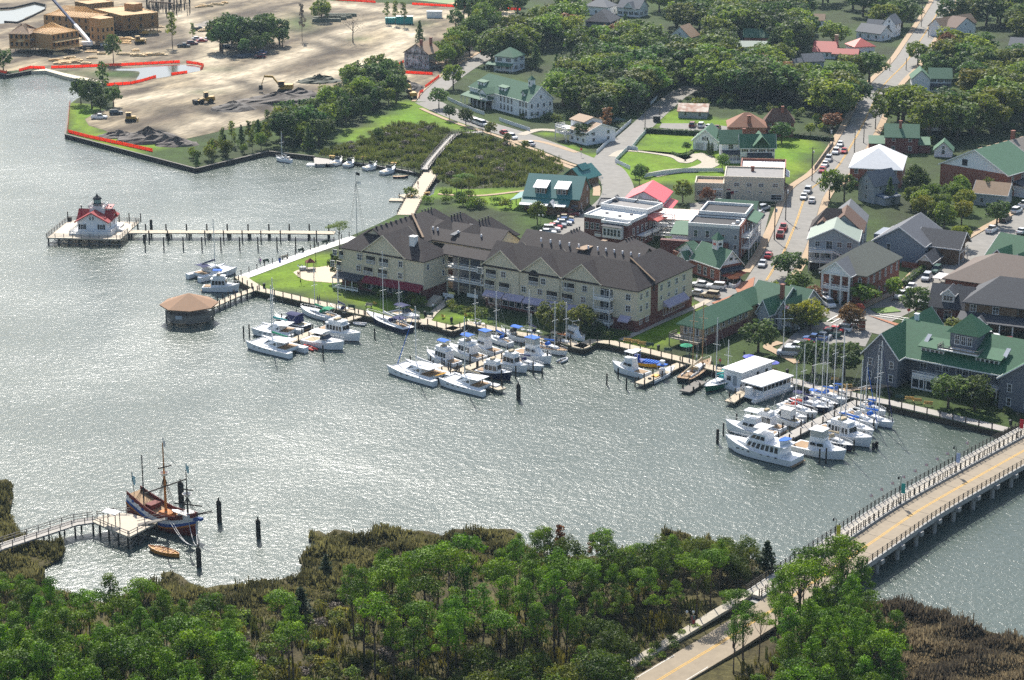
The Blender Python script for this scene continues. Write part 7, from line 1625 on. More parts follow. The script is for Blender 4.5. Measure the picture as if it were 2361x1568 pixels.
for p,q in zip(rings[:-1],rings[1:]):
 for s,e in((2,1),(7,-1)):st_.bar(Vector(p[s])+Vector((0,e*.05,.1)),Vector(q[s])+Vector((0,e*.05,.1)),.12,.28)
st_.build('wale',SHO,t)
for i in range(0,5):
 for s in(0,9):v=Vector(rings[i][s]);MB().box(v.x+.4,v.y*1.05,v.z-.62,.55,.1,.6).build('painted_panel',SHB if i%2 else SHW,t)
MB().b2(-L*.24,-L*.14,-1.2,1.2,2.8,3.7).build('aft_cabin',SHR,t);MB().b2(-L*.05,L*.12,-.9,.9,2.2,2.9).build('hatch',SHO,t)
MB().b2(L*.28,L*.44,-1.3,1.3,3.0,3.9).build('forecastle',SHW,t);MB().loft([[(x,y*w,z+3.0)for y,z in((-1,0),(0,-.35),(1,0),(1,.1),(-1,.1))]for x,w in((-1.3,.1),(-.5,.55),(.5,.55),(1.3,.1))]).build('ship_tender',GEL,t,loc=(L*.14,.8,0))
MB().slab([(L*.46,-.5,3.4),(L*.58,-.35,3.7),(L*.58,.35,3.7),(L*.46,.5,3.4)],.5).build('beakhead',SHB,t)
def ship_mast(x,z,h,r,top=None,yards=()):
 MB().tube((x,0,z),(x,0,h*.62),r,r*.8,8).tube((x,0,h*.62),(x,0,h),r*.6,r*.35,6).build('mast',SHO if r>.2 else BTIM,t)
 if top:MB().lathe(x,0,[(.45,top),(.85,top+.55),(.8,top+.55),(.42,top+.06)],14).build('crows_nest',SHW,t)
 for z,w,tilt,yaw in yards:MB().tube((x+.2-w*math.sin(yaw),-w*math.cos(yaw),z-tilt),(x+.2+w*math.sin(yaw),w*math.cos(yaw),z+tilt),.14,.12,6).build('yard',BTIM,t)
 s=MB()
 for y in(-2.2,-1.9,1.9,2.2):
  for dx in(-.9,-.3,.4):s.tube((x+dx,y,2.8),(x,0,(top or h*.6)),.03,.03,3)
 s.build('shroud',BTIM,t)
ship_mast(0.2,2,15.6,.26,9.6,((7.6,3.9,.5,.35),(11.2,1.3,0,.3)));ship_mast(L*.36,3,11.8,.2,6.9,((5.4,2.4,-.4,.8),(8.2,1.0,-.2,.8)));ship_mast(-L*.34,4,10.4,.15,None,())
MB().tube((-L*.46,1.8,11.2),(-L*.2,-2.,4.6),.1,.12,6).build('lateen_yard',BTIM,t);MB().tube((L*.42,0,3.6),(L*.74,0,5.6),.17,.09,6).build('bowsprit',BTIM,t);MB().tube((L*.42,.6,3.4),(L*.70,.9,4.9),.09,.07,6).build('sprit_yard',BTIM,t)
s=MB();s.tube((L*.74,0,5.6),(L*.36,0,11),.03,.03,3).tube((L*.36,0,11),(.2,0,14),.03,.03,3).tube((.2,0,14),(-L*.34,0,9.5),.03,.03,3);s.build('stay',BTIM,t)
FLAGS=M('striped_flag',(.03,.30,.30),rough=.9,kind='plank',col2=(.6,.65,.65),var=0,size=.4)
def flag(parent,x,y,z,w,h,mat,rot=0.):
 m=MB();r=[[(i/5*w,.12*math.sin(i*1.5),-.25*i/5*w),(i/5*w,.12*math.sin(i*1.5)+.02,h-.25*i/5*w)]for i in range(6)]
 m.loft(r,caps=False,closed=False);return m.build('flag',mat,parent,loc=(x,y,z),rot=rot)
FLS=bpy.data.materials.new('flag_stripes');FLS.use_nodes=True;_n=FLS.node_tree;_b=_n.nodes['Principled BSDF'];_w=nd(_n,'ShaderNodeTexWave',Scale=1.1);_w.bands_direction='Z';_t=_n.nodes.new('ShaderNodeTexCoord');_r=_n.nodes.new('ShaderNodeValToRGB');_r.color_ramp.interpolation='CONSTANT';_r.color_ramp.elements[0].color=(.02,.30,.32,1);_r.color_ramp.elements[1].color=(.65,.68,.68,1);_r.color_ramp.elements[1].position=.5
_n.links.new(_t.outputs['Object'],_w.inputs[0]);_n.links.new(_w.outputs[0],_r.inputs[0]);_n.links.new(_r.outputs[0],_b.inputs['Base Color']);_b.inputs['Roughness'].default_value=.9
flag(t,.2,0,15.6,1.5,1.1,SHW,-.5);flag(t,L*.36,0,11.8,1.2,1.3,FLS,-.4);MB().tube((-L*.49,0,4.6),(-L*.52,0,8.4),.05,.05).build('ensign_staff',BTIM,t);flag(t,-L*.52,0,6.6,1.6,1.7,FLS,-.4)
q=MB();w0=t.matrix_basis.inverted()if False else Matrix.Translation(t.location)@Matrix.Rotation(t.rotation_euler.z,4,'Z');e=w0.inverted()@G(459,1300,0)
for sx,sy in((L*.42,-.8),(L*.46,.2),(L*.2,-2.2),(L*.25,-2.2)):
 p0=Vector((sx,sy,2.6));p1=Vector((e.x,e.y,3.4));pts=[p0.lerp(p1,i/8)-Vector((0,0,1.6*math.sin(math.pi*i/8)))for i in range(9)];q.path(pts,.04,4)
q.build('mooring_line',WHITEC,t)
t=thing('gangway','sloping timber gangway between landing and sailing ship','gangway',G(352,1208,2.3),R(8));MB().slab([(-2.6,-.6,0),(2.6,-.6,.9),(2.6,.6,.9),(-2.6,.6,0)],.12).build('deck',GREYW,t)
[MB().bar((-2.6,y,1.),(2.6,y,1.9),.06,.08).build('railing',GREYW,t)for y in(-.6,.6)]
t,L=place('rowing_boat','varnished orange rowing boat below the sailing ship','rowing boat',(414,1286),(343,1268));OR=M('orange_varnish',(.50,.20,.03),rough=.35,var=.15)
R_=hull(L,1.9,.6,.75,'double',(OR,M('boat_floor',(.5,.27,.08),kind='plank',var=.15,size=.1),OR,WOODM),t)
for x in(-.28,0,.25):MB().b2(L*x,L*x+.28,-.75,.75,.62,.70).build('thwart',OR,t)
q=MB();[q.tube((-L*.3,y,.85),(L*.3,y*.7,.85),.05,.05)for y in(-.3,.35)];q.build('oar',WOODM,t)
r_=MB();[r_.bar(Vector(p[s])+Vector((0,0,.18)),Vector(q_[s])+Vector((0,0,.18)),.08,.22)for p,q_ in zip(R_,R_[1:])for s in(0,6)];r_.build('raised_gunwale',OR,t)
# ================================================================ LIGHTHOUSE, GAZEBO
RED_R=M('lighthouse_red_roof',(.36,.035,.035),rough=.6,kind='plank',var=.15,size=.4)
a,b=G(107,548,1.9),G(277,552,1.9)
t=thing('lighthouse_platform','square railed timber platform standing in the water','platform',(a.x,a.y,0),math.atan2(b.y-a.y,b.x-a.x));W,D=(b-a).length,19.5
LIGHTD=M('lighthouse_deck_boards',(.55,.47,.36),kind='plank',col2=(.46,.39,.30),var=.1,size=.8)
MB().b2(0,W,0,D,1.6,1.95).build('deck',LIGHTD,t)
for i in range(8):
 for y in(.4,D*.5,D-.4):put('pile',pile_mesh(-2.5,1.6,.22),t,(.4+i*(W-.8)/7,y,0))
br2=MB()
for x in(2,5,W-8,W-5):br2.bar((x,.2,1.5),(x+3,.2,.2),.12,.2);br2.bar((x,.3,.3),(x+3,.3,1.6),.12,.2)
br2.b2(0,W,.05,.2,.35,.55);br2.build('brace',GREYW,t)
for u,v in(((0,0),(W,0)),((0,0),(0,D)),((0,D),(W,D)),((W,0),(W,D*.42)),((W,D*.62),(W,D))):
 q=MB();A,Bv=Vector((*u,1.95)),Vector((*v,1.95))
 for zz in(1.1,.75,.4):q.bar(A+Vector((0,0,zz)),Bv+Vector((0,0,zz)),.08,.09)
 for p,an in along([A,Bv],2.4):q.box(p.x,p.y,p.z,.14,.14,1.15,an)
 q.build('railing',GREYW,t)
for x,y in((0,D),(3.2,D),(W*.72,D),(W*.86,D),(W+.4,D)):put('pile',pile_mesh(1.9,4.4,.15),t,(x,y,0))
MB().b2(.3,1.2,D-1.2,D-.3,1.95,3).build('locker',DKWOOD,t)
w0=Matrix.Translation(t.location)@Matrix.Rotation(t.rotation_euler.z,4,'Z')
x0,x1=7.1,15.3;y0=5.2;S=x1-x0
c=w0@Vector((x0,y0,0));LH=Bld('lighthouse','white cottage lighthouse with red roof and black lantern',c,w0@Vector((x1,y0,0)),3.6,9.6,'lighthouse',z0=1.95,wm=WH)
b=LH;L,Wd=b.L,b.W
b.gable(0,L,0,Wd,3.6,2.3,RED_R,'y',.6,wm=WH,trim=RED_R);b.gable(-.3,L+.3,Wd*.3,Wd*.75,3.7,2.0,RED_R,'x',.6,wm=WH)
b.win('F',[L*.16,L*.8],[1.2],1.,1.4,'shut');b.win('F',[L*.44,L*.54],[3.7],.45,1.1,'plain');b.win('R',[Wd*.3,Wd*.7],[1.2],.9,1.4);b.win('L',[Wd*.5],[1.2],.9,1.4)
b.wall(L*.3,L*.8,Wd*.38,Wd*.72,4.6,6.3,WHP,'tower_base');b.rail([(L*.28,Wd*.36,6.3),(L*.82,Wd*.36,6.3),(L*.82,Wd*.74,6.3),(L*.28,Wd*.74,6.3),(L*.28,Wd*.36,6.3)],.9)
xc,yc=L*.52,Wd*.56
b.part(MB().lathe(xc,yc,[(1.35,6.2),(1.35,7.2),(1.5,7.2),(1.5,7.3)],10),'lantern_base',SHUT);b.part(MB().lathe(xc,yc,[(.95,7.3),(.95,8.4)],8),'lantern_glass',M('lantern_pane',(.25,.36,.33),rough=.1,spec=.6,var=.1))
q=MB()
for i in range(8):an=i*math.pi/4;q.tube((xc+.98*math.cos(an),yc+.98*math.sin(an),7.3),(xc+.98*math.cos(an),yc+.98*math.sin(an),8.4),.06,.06,4)
b.part(q,'lantern_frame',SHUT);b.part(MB().lathe(xc,yc,[(1.3,8.4),(1.1,8.75),(.25,9.4),(.18,9.6),(.2,9.75),(.03,9.95)],12),'lantern_roof',SHUT)
b.wall(L*.72,L*.98,Wd*.5,Wd*.75,4.5,6.0,WHP,'dormer');b.part(MB().slab([(L*.7,Wd*.46,6.0),(L*1.02,Wd*.46,6.0),(L*1.02,Wd*.8,6.5),(L*.7,Wd*.8,6.5)],.12),'dormer_roof',RED_R)
b.part(MB().b2(-1.9,L+1.6,-1.9,Wd+1.2,-.02,.5),'porch_deck',WHP);b.rail([(-1.8,Wd,.5),(-1.8,-1.8,.5),(L+1.5,-1.8,.5),(L+1.5,3,.5)],.95,mat=WHP);b.part(MB().b2(L+1.6,L+3.2,3.2,5.4,-.02,.28).b2(L+1.6,L+2.4,3.2,5.4,.28,.4),'steps',WHP);b.rail([(L+1.6,3.2,.4),(L+3.2,3.2,.0)],.9)
for x in(-.4,L*.95):b.chimney(x,Wd*.6,4.6,6.2,.22,SHUT)
c=G(437,724,1.4);t=thing('gazebo','octagonal open gazebo with brown shingled roof over the water','gazebo',(c.x,c.y,0),R(10));r=5.6
MB().lathe(0,0,[(r+1.3,4.0),(.12,6.5)],8).build('roof',M('gazebo_shingles',(.30,.165,.085),kind='shingle',var=.14,scale=.6),t);MB().lathe(0,0,[(r+1.25,3.75),(r+1.25,3.98)],8).build('eave',WOODW,t);MB().lathe(0,0,[(r,1.0),(r,1.4)],8).build('deck',GREYW,t)
for i in range(8):
 an=i*math.pi/4;p=Vector((r*math.cos(an),r*math.sin(an),0));an2=an+math.pi/4;p2=Vector((r*math.cos(an2),r*math.sin(an2),0));z=Vector((0,0,1))
 put('pile',pile_mesh(-2.5,1.2,.2),t,(p.x*.97,p.y*.97,0));MB().box(p.x*.97,p.y*.97,1.4,.2,.2,2.5).build('post',GREYW,t)
 if i!=0:q=MB();q.bar(p+z*2.4,p2+z*2.4,.1,.12).bar(p+z*2.15,p2+z*2.15,.06,.7);q.build('railing',GREYW,t)
 MB().bar(p+z*.9,p2+z*.9,.12,.35).build('rim_joist',GREYW,t)
MB().box(-2.6,-r*.82,1.5,1.6,.08,.9,-.35).build('sign',M('faded_sign',(.42,.44,.46),var=.1),t)
# ================================================================ VEHICLES
PAINT=M('car_paint',objcol=True,rough=.3,spec=.5,var=.04)
TYRE=M('tyre',(.02,.02,.02),rough=.85,var=.1);HUB=M('wheel_rim',(.45,.45,.46),rough=.35,var=.05)
CARW=M('car_glass',(.02,.025,.03),rough=.08,var=.05,spec=.7);LAMPW=M('headlamp',(.7,.7,.68),rough=.2,var=0);LAMPR=M('tail_lamp',(.4,.02,.02),rough=.3,var=0)
def car_proto(kind):
 t=thing({'sedan':'parked_car','suv':'parked_suv','pickup':'pickup_truck','van':'parked_van'}[kind],'x','car',(0,0,-50));L,W={'sedan':(4.7,1.8),'suv':(4.8,1.95),'pickup':(5.5,1.95),'van':(5.2,2.0)}[kind];hb={'sedan':.95,'suv':1.1,'pickup':1.1,'van':1.2}[kind]
 m=MB();sec=lambda x,w,z0,z1:[(x,-w/2,z0),(x,w/2,z0),(x,w/2*1.02,lerp(z0,z1,.6)),(x,w/2*.93,z1),(x,-w/2*.93,z1),(x,-w/2*1.02,lerp(z0,z1,.6))]
 m.loft([sec(-L/2,W*.9,.4,hb*.85),sec(-L/2+.15,W,.3,hb),sec(L*.18,W,.28,hb),sec(L/2-.2,W*.97,.3,hb*.86),sec(L/2,W*.86,.4,hb*.72)])
 if kind=='pickup':m.b2(-L*.48,-L*.1,-W*.48,-W*.42,hb,hb+.18).b2(-L*.48,-L*.1,W*.42,W*.48,hb,hb+.18).b2(-L*.49,-L*.465,-W*.44,W*.44,hb,hb+.16)
 o=m.build('body',PAINT,t);o['paint']=1
 x0,x1,h,rf,rb={'sedan':(-L*.36,L*.22,1.45,.75,.55),'suv':(-L*.47,L*.2,1.78,.65,.2),'pickup':(-L*.1,L*.24,1.8,.6,.12),'van':(-L*.48,L*.3,1.98,.7,.15)}[kind]
 m=MB();cabin(m,x0,x1,W*.9,W*.9,hb-.01,h,rf,rb,.84);m.build('window',CARW,t)
 m=MB();m.slab([(x0+rb-.02,-W*.385,h+.04),(x1-rf+.08,-W*.385,h+.04),(x1-rf+.08,W*.385,h+.04),(x0+rb-.02,W*.385,h+.04)],.06);o=m.build('roof_panel',PAINT,t);o['paint']=1
 wm=MB().tube((0,-.11,0),(0,.11,0),.34,.34,12).mesh('wheel',TYRE);rm=MB().tube((0,-.12,0),(0,.12,0),.2,.2,8).mesh('rim',HUB)
 for x in(-L*.31,L*.32):
  for y in(-W*.46,W*.46):o=put('wheel',wm,t,(x,y,.34));put('rim',rm,o)
 for y in(-W*.34,W*.34):MB().b2(L/2-.06,L/2+.01,y-.2,y+.2,.6,.74).build('headlight',LAMPW,t);MB().b2(-L/2-.01,-L/2+.1,y-.16,y+.16,.68,.86).build('tail_light',LAMPR,t)
 if kind=='pickup':MB().b2(-L*.46,-L*.105,-W*.41,W*.41,hb+.005,hb+.03).build('load_bed',TYRE,t)
 return t
CP={};WHC,RDC,SIL,BLK,BLU,GLD,GRN_,MRN=(.75,.75,.74),(.42,.015,.02),(.42,.44,.46),(.02,.022,.025),(.05,.12,.30),(.40,.33,.22),(.03,.09,.07),(.14,.015,.025)
CN={WHC:'white',RDC:'red',SIL:'silver',BLK:'dark',BLU:'blue',GLD:'gold',GRN_:'dark green',MRN:'maroon'}
def car(kind,x,y,col,ang,where,z=LZ+.08,group=None):
 p=G(x,y,z)
 if isinstance(ang,list):
  k=min(range(len(ang)),key=lambda i:(ang[i].xy-p.xy).length);k=max(1,min(len(ang)-2,k));d=ang[k+1]-ang[k-1];ang=math.atan2(d.y,d.x)
 lab=CN[col]+' '+{'sedan':'car','suv':'sport utility car','pickup':'pickup truck','van':'van'}[kind]+' '+where
 if kind not in CP:CP[kind]=car_proto(kind);t=CP[kind];t.location=p;t.rotation_euler.z=ang;t['label']=lab;
 else:t=dup(CP[kind],p,ang,lab)
 for c in t.children:
  if c.get('paint'):c.color=(*col,1)
 t['group']=group or 'parked cars';t['category']={'pickup':'truck','van':'van'}.get(kind,'car');return t
GS,GK,GH='cars along the main street','cars in the car parks','cars on the curved road'
SU,SD=S1,S1[::-1]
for a in(('sedan',1937,336,WHC,SD,'topmost of the row parked left of the main street'),('sedan',1946,352,RDC,SD,'driving down the main street'),('suv',1927,354,WHC,SD,'second from the top parked left of the main street'),('suv',1910,371,SIL,SD,'third from the top parked left of the main street'),('sedan',1902,383,WHC,SD,'fourth from the top parked left of the main street'),('sedan',1896,396,RDC,SD,'last of the row parked beside the beige block'),('suv',1862,444,SIL,SD,'driving behind the white one in the middle of the street'),('sedan',1853,458,WHC,SD,'with roof box in the middle of the main street'),('sedan',1872,466,WHC,SU,'driving up the main street opposite the beige block'),('pickup',1806,530,RDC,SU,'parked behind its twin on the main street'),('pickup',1799,545,RDC,SU,'parked in front of its twin on the main street'),('sedan',1772,594,RDC,SU,'parked lower down by the grey block\'s porches'),('sedan',1758,613,SIL,SD,'at the foot of the main street')):car(*a,group=GS)
for a in(('suv',1099,285,WHC,S3,'upper of the white pair on the curved road'),('van',1112,290,WHC,S3,'lower of the white pair on the curved road'),('sedan',1079,279,SIL,S3,'behind the third street tree'),('sedan',1034,260,WHC,S3,'under the first street tree'),('sedan',1164,310,RDC,S3,'on the curved road'),('suv',1181,320,WHC,S3,'below the red car on the curved road'),('sedan',1222,335,WHC,S3[::-1],'alone on the curved road')):car(*a,group=GH)
for a in(('suv',2158,628,GRN_,S2[::-1],'upper one parked by the tall hedge'),('suv',2136,645,SIL,S2[::-1],'parked at the tall hedge, lower one'),('sedan',2100,667,WHC,S2[::-1],'under the dark oak at the hedge end'),('pickup',2079,686,WHC,S2[::-1],'waiting at the street junction'),('sedan',2126,708,SIL,S2,'parked in front of the brick shop'),('pickup',2286,535,WHC,S2,'turning out of the side road at right'),('sedan',2356,537,WHC,S2,'at the right edge on the road'),('suv',2344,490,WHC,S2,'parked by the shed at the right edge'),('pickup',2318,510,BLK,S2,'in tree shade at the right'),('pickup',2361,477,WHC,S2,'cut by the right edge of the picture')):car(*a,group='cars along the right hand road')
for a in(('sedan',1615,661,WHC,2.7,'nearest the hotel\'s right corner'),('suv',1651,666,WHC,2.8,'before the restaurant terrace'),('suv',1637,686,GLD,2.7,'in the lot beside the long green roof'),('sedan',1606,681,SIL,2.7,'half hidden behind the hotel corner'),('suv',1325,491,BLK,-.1,'in the hotel\'s rear row, topmost'),('pickup',1314,498,MRN,-.1,'in the hotel\'s rear row'),('sedan',1304,506,GLD,-.1,'in the hotel\'s rear row'),('sedan',1304,513,BLU,-.1,'in the hotel\'s rear row'),('sedan',1299,518,WHC,-.1,'in the rear row between blue and silver cars'),('sedan',1286,523,SIL,-.1,'in the hotel\'s rear row'),('sedan',1277,527,RDC,-.1,'in the hotel\'s rear row'),('suv',1272,533,WHC,-.1,'in the rear row below the red one'),('sedan',1263,540,WHC,-.1,'last of the hotel\'s rear row'),('pickup',1657,473,WHC,-.5,'in front of the beige block'),('sedan',1680,476,BLU,.9,'in front of the beige block'),('suv',1706,476,GLD,.9,'in front of the beige block'),('sedan',1636,475,SIL,.9,'in front of the low beige annex'),('sedan',1735,480,GLD,.9,'in front of the beige block near the street'),('suv',1761,484,SIL,.9,'parked near the street end of the beige block'),('suv',1751,498,SIL,1.2,'in the middle of the lot by the grey block'),('suv',1597,292,MRN,1.3,'leftmost of four by the dark hedge'),('suv',1617,293,WHC,1.3,'second of four by the dark hedge'),('sedan',1635,296,WHC,1.1,'third of four by the dark hedge'),('sedan',1654,298,MRN,1.3,'last of four by the dark hedge'),('sedan',1425,280,GRN_,.2,'on the lawn beside the rusty tree'),('van',1700,42,RDC,1.4,'in a drive among the far trees'),('van',1890,690,WHC,2.6,'behind the yellow green trees'),('van',1910,706,WHC,-1.3,'boxy, beside the brick hall'),('sedan',1921,766,RDC,2.7,'in the upper marina car park'),('suv',1940,763,WHC,2.7,'beside the rust coloured tree'),('pickup',1912,775,GRN_,2.7,'in the middle of the marina car park'),('sedan',1893,780,SIL,2.7,'in the marina car park'),('pickup',1878,788,BLU,2.7,'in the marina car park'),('sedan',1855,797,RDC,2.7,'in the lower marina car park'),('pickup',1838,806,WHC,2.7,'next to last in the marina car park'),('van',1818,819,SIL,2.95,'lowest in the marina car park'),('sedan',1957,744,BLK,1.2,'behind the rust coloured tree'),('sedan',1973,750,SIL,1.3,'by the brick pillar at the junction'),('suv',2281,780,WHC,-.1,'behind the inn\'s tower'),('sedan',2330,792,MRN,-.1,'behind the inn at the right edge'),('suv',1840,800,BLK,2.7,'between red and white in the marina car park')):car(*a,group=GK)
for a in(('pickup',229,274,WHC,0.1,'under the shore trees of the site'),('suv',268,264,BLK,.3,'beside the site\'s shore trees'),('pickup',895,179,WHC,2.9,'on the sand below the fenced house'),('sedan',466,97,RDC,.3,'by the lone pine on the site'),('sedan',485,91,SIL,.3,'right of the red car on the site'),('suv',444,103,MRN,.2,'left of the red car on the site'),('pickup',424,109,BLK,.1,'at the foot of the lone pine'),('sedan',455,92,WHC,.3,'behind the red car on the site'),('pickup',460,70,BLK,.2,'by the timber stacks'),('suv',600,133,MRN,2.9,'at the tree clump\'s right end'),('sedan',602,124,BLU,2.9,'behind the maroon one at the tree clump'),('suv',525,112,BLK,.2,'in the shade of the tree clump, left'),('suv',560,114,BLK,.2,'in the shade of the tree clump, right'),('pickup',235,107,WHC,0.2,'beside the crane')):car(*a,z=LZ+.02,group='cars on the building site')
# ================================================================ BUILDING SITE
MACH=M('machine_yellow',(.42,.25,.04),rough=.6,var=.2);OSB=M('raw_plywood',(.50,.30,.12),kind='plank',col2=(.36,.2,.075),var=.18,size=.6);STUD=M('raw_studs',(.70,.47,.21),var=.15);TRUSS=M('weathered_trusses',(.30,.19,.11),kind='plank',var=.3,size=.35)
def machine(kind,x,y,rot,label,s=1.):
 t=thing({'ex':'excavator','load':'wheel_loader','doz':'bulldozer'}[kind],label,'digger',G(x,y,LZ),rot);t.scale=(s,)*3
 if kind=='load':
  for px in(-1.6,1.6):
   for py in(-1.1,1.1):MB().tube((px,py-.3,.8),(px,py+.3,.8),.8,.8,12).build('wheel',TYRE,t)
  MB().b2(-3,-.2,-1,1,.8,2.2).b2(-.2,1.9,-.6,.6,.8,1.6).build('body',MACH,t);m=MB();cabin(m,-.9,.5,1.5,1.4,1.9,3.5,.1,.1,.9);m.build('cab',CARW,t);MB().b2(-1.,.5,-.8,.8,3.5,3.65).build('cab_roof',MACH,t);MB().bar((.8,0,1.8),(3,0,1),1.2,.3).build('lift_arm',MACH,t);MB().b2(2.9,4.,-1.5,1.5,.15,1.3).build('bucket',TYRE,t)
 else:
  for py in(-1.1,1.1):m=MB();m.loft([[(x_,py-.3,z),(x_,py+.3,z),(x_,py+.3,z2),(x_,py-.3,z2)]for x_,z,z2 in((-1.9,.3,.7),(-1.5,.05,.95),(1.5,.05,.95),(1.9,.3,.7))]);m.build('track',TYRE,t)
  if kind=='doz':MB().b2(-1.6,1.6,-.8,.8,.8,1.8).build('body',MACH,t);m=MB();cabin(m,-1.5,.2,1.5,1.4,1.8,2.9,.1,.1,.95);m.build('cab',CARW,t);MB().b2(-1.6,.3,-.85,.85,2.9,3.05).build('cab_roof',MACH,t);MB().slab([(2.2,-1.7,1.2),(2.35,-1.7,1.2),(2.35,1.7,1.2),(2.2,1.7,1.2)],1.1).build('blade',MACH,t);MB().bar((0,-1.2,.6),(2.2,-1.2,.6),.15,.2).build('push_arm',MACH,t)
  else:MB().b2(-2.4,1.2,-1.3,1.3,1.1,2.3).build('body',MACH,t);MB().b2(-.1,1.5,.2,1.3,1.6,3.1).build('cab',CARW,t);MB().b2(-.15,1.5,.15,1.35,3.1,3.22).build('cab_roof',MACH,t);MB().bar((1,-.3,1.8),(3.2,-.3,4.6),.5,.6).bar((3.2,-.3,4.6),(5.4,-.3,4.7),.5,.6).build('boom',MACH,t);MB().bar((5.3,-.3,5.0),(6.5,-.3,1.6),.4,.5).build('dipper_arm',MACH,t);MB().b2(6,7,-.8,.2,.7,1.9).build('bucket',TYRE,t)
 return t
machine('load',474,238,3.6,'yellow wheel loader crossing the open sand',1.1);machine('doz',302,280,.1,'yellow bulldozer near the shore pickup',1.05);machine('ex',656,213,3.14,'large yellow excavator on the dark earth mound',1.35);machine('ex',950,226,1.9,'small digger by the crumpled orange fence',1.);machine('doz',322,101,.3,'orange dozer between timber stacks',1.1);machine('ex',330,82,2.8,'small yellow excavator by the framed buildings',.9)
def mound(x,y,rx,ry,h,col,label,seed,rough=.35,name='soil_mound'):
 g=random.Random(seed);n=18;m=MB();rings=[]
 for k in range(7):
  f=k/6;rings.append([((rx*(1-f)+.3)*math.cos(6.283*i/n)*(1+g.uniform(-.12,.12)),(ry*(1-f)+.3)*math.sin(6.283*i/n)*(1+g.uniform(-.12,.12)),h*(f**.75)*(1+g.uniform(-rough,rough)*(.3+.4*f))-.15)for i in range(n)])
 m.loft(rings);o=m.build(name,M('mound_%02d'%seed,col,var=.35,scale=.8,col2=tuple(c*.55 for c in col)),None,loc=G(x,y,LZ),rot=.15);return tag(o,label,'mound')
for a in((345,325,12,6,4.4,(.125,.10,.08),'biggest heap of dark rubble behind the orange bulkhead fence',1,.3),(272,315,8,3.5,2.0,(.125,.10,.08),'low dark rubble heap left of the biggest',2,.5),(408,334,7,4,2.4,(.11,.085,.07),'dark rubble heap right of the biggest',3,.5),(640,236,17,8,3.6,(.085,.062,.046),'dark earth mound under the large excavator',4,.25),(690,222,9,6,3.,(.08,.06,.05),'dark earth mound right of the excavator',5,.3),(538,252,8,6,3.0,(.075,.06,.05),'small dark earth cone on the sand',6,.2),(940,205,7,6,3.0,(.06,.05,.045),'dark mound behind the small digger',7,.3),(540,55,18,10,3.2,(.24,.20,.155),'broad pale spoil heap beside the tree clump',8,.25),(735,188,9,6,2.4,(.05,.06,.03),'heap of cut brush in the middle of the site',9,.6)):mound(*a)
def box_thing(name,label,cat,x,y,lx,ly,lz,mat,rot=0.,extra=None):
 t=thing(name,label,cat,G(x,y,LZ),rot);MB().b2(-lx/2,lx/2,-ly/2,ly/2,.15,lz).build('body',mat,t);MB().b2(-lx/2-.1,lx/2+.1,-ly/2-.1,ly/2+.1,lz,lz+.12).build('lid',extra or mat,t);m=MB();m.b2(-lx/2+.2,-lx/2+.5,-ly/2,ly/2,-.05,.15).b2(lx/2-.5,lx/2-.2,-ly/2,ly/2,-.05,.15);m.build('skid',TYRE,t);return t
TEALP=M('teal_paint',(.02,.30,.28),rough=.5,var=.12)
box_thing('container','teal site container, left of two','container',908,54,7.5,2.6,2.5,TEALP);box_thing('container','taller teal site container, right of two','container',933,55,7.5,2.6,3.4,TEALP,extra=R_WHITE)
box_thing('trailer','white box trailer near the ball field','trailer',1002,41,7,2.6,3.,GEL,-.1);box_thing('shed','grey metal site shed with pale flat roof behind the wood','shed',787,233,14,5,4.2,GREYS,.1,R_WHITE);box_thing('dumpster','dark open waste skip by the side street','skip',1514,281,2.4,2,2.,SHUT)
BEAM=M('treated_beams',(.16,.17,.12),kind='plank',var=.2,size=.3)
for i,(x,y)in enumerate(((753,50),(766,46),(779,42),(790,38),(755,46))):
 o=MB().box(0,0,0,13,1.3,.9).box(0,0,.95,12.6,1.2,.5).build('beam_stack',BEAM,None,loc=G(x,y,LZ),rot=.03);tag(o,'stack of long dark beams beside the bushy tree','stack','stacks of beams')
PLY=M('stacked_lumber',(.62,.46,.24),kind='plank',var=.2,size=.3)
gst='timber stacks on the building site'
for i in range(46):
 x,y=random.choice(((random.uniform(120,200),random.uniform(140,148)),(random.uniform(270,330),random.uniform(85,104)),(random.uniform(340,375),random.uniform(60,78)),(random.uniform(130,380),random.uniform(118,136)),(random.uniform(300,370),random.uniform(122,132)),(random.uniform(440,520),random.uniform(8,18)),(random.uniform(460,500),random.uniform(62,74))))
 l=random.uniform(3,7);o=MB().box(0,0,0,l,random.uniform(1,2),random.uniform(.3,.9)).box(random.uniform(-.6,.6),0,.9,l*.7,.8,.15,.2).build('lumber_stack',PLY if random.random()<.7 else STUD,None,loc=G(x,y,LZ),rot=random.uniform(-.3,.5));tag(o,'pale stack of sawn lumber on the building site','stack',gst)
o=MB()
for i in range(12):o.tube((-4,i*.55,.3),(4,i*.55,.3),.28,.28,6)
for i in range(9):o.tube((-3.8,.3+i*.55,.8),(4,.3+i*.55,.8),.28,.28,6)
tag(o.build('pipe_pile',M('dark_pipes',(.06,.07,.085),rough=.5,var=.2),None,loc=G(572,133,LZ),rot=.9),'pile of dark logs at the foot of the tree clump','stack')
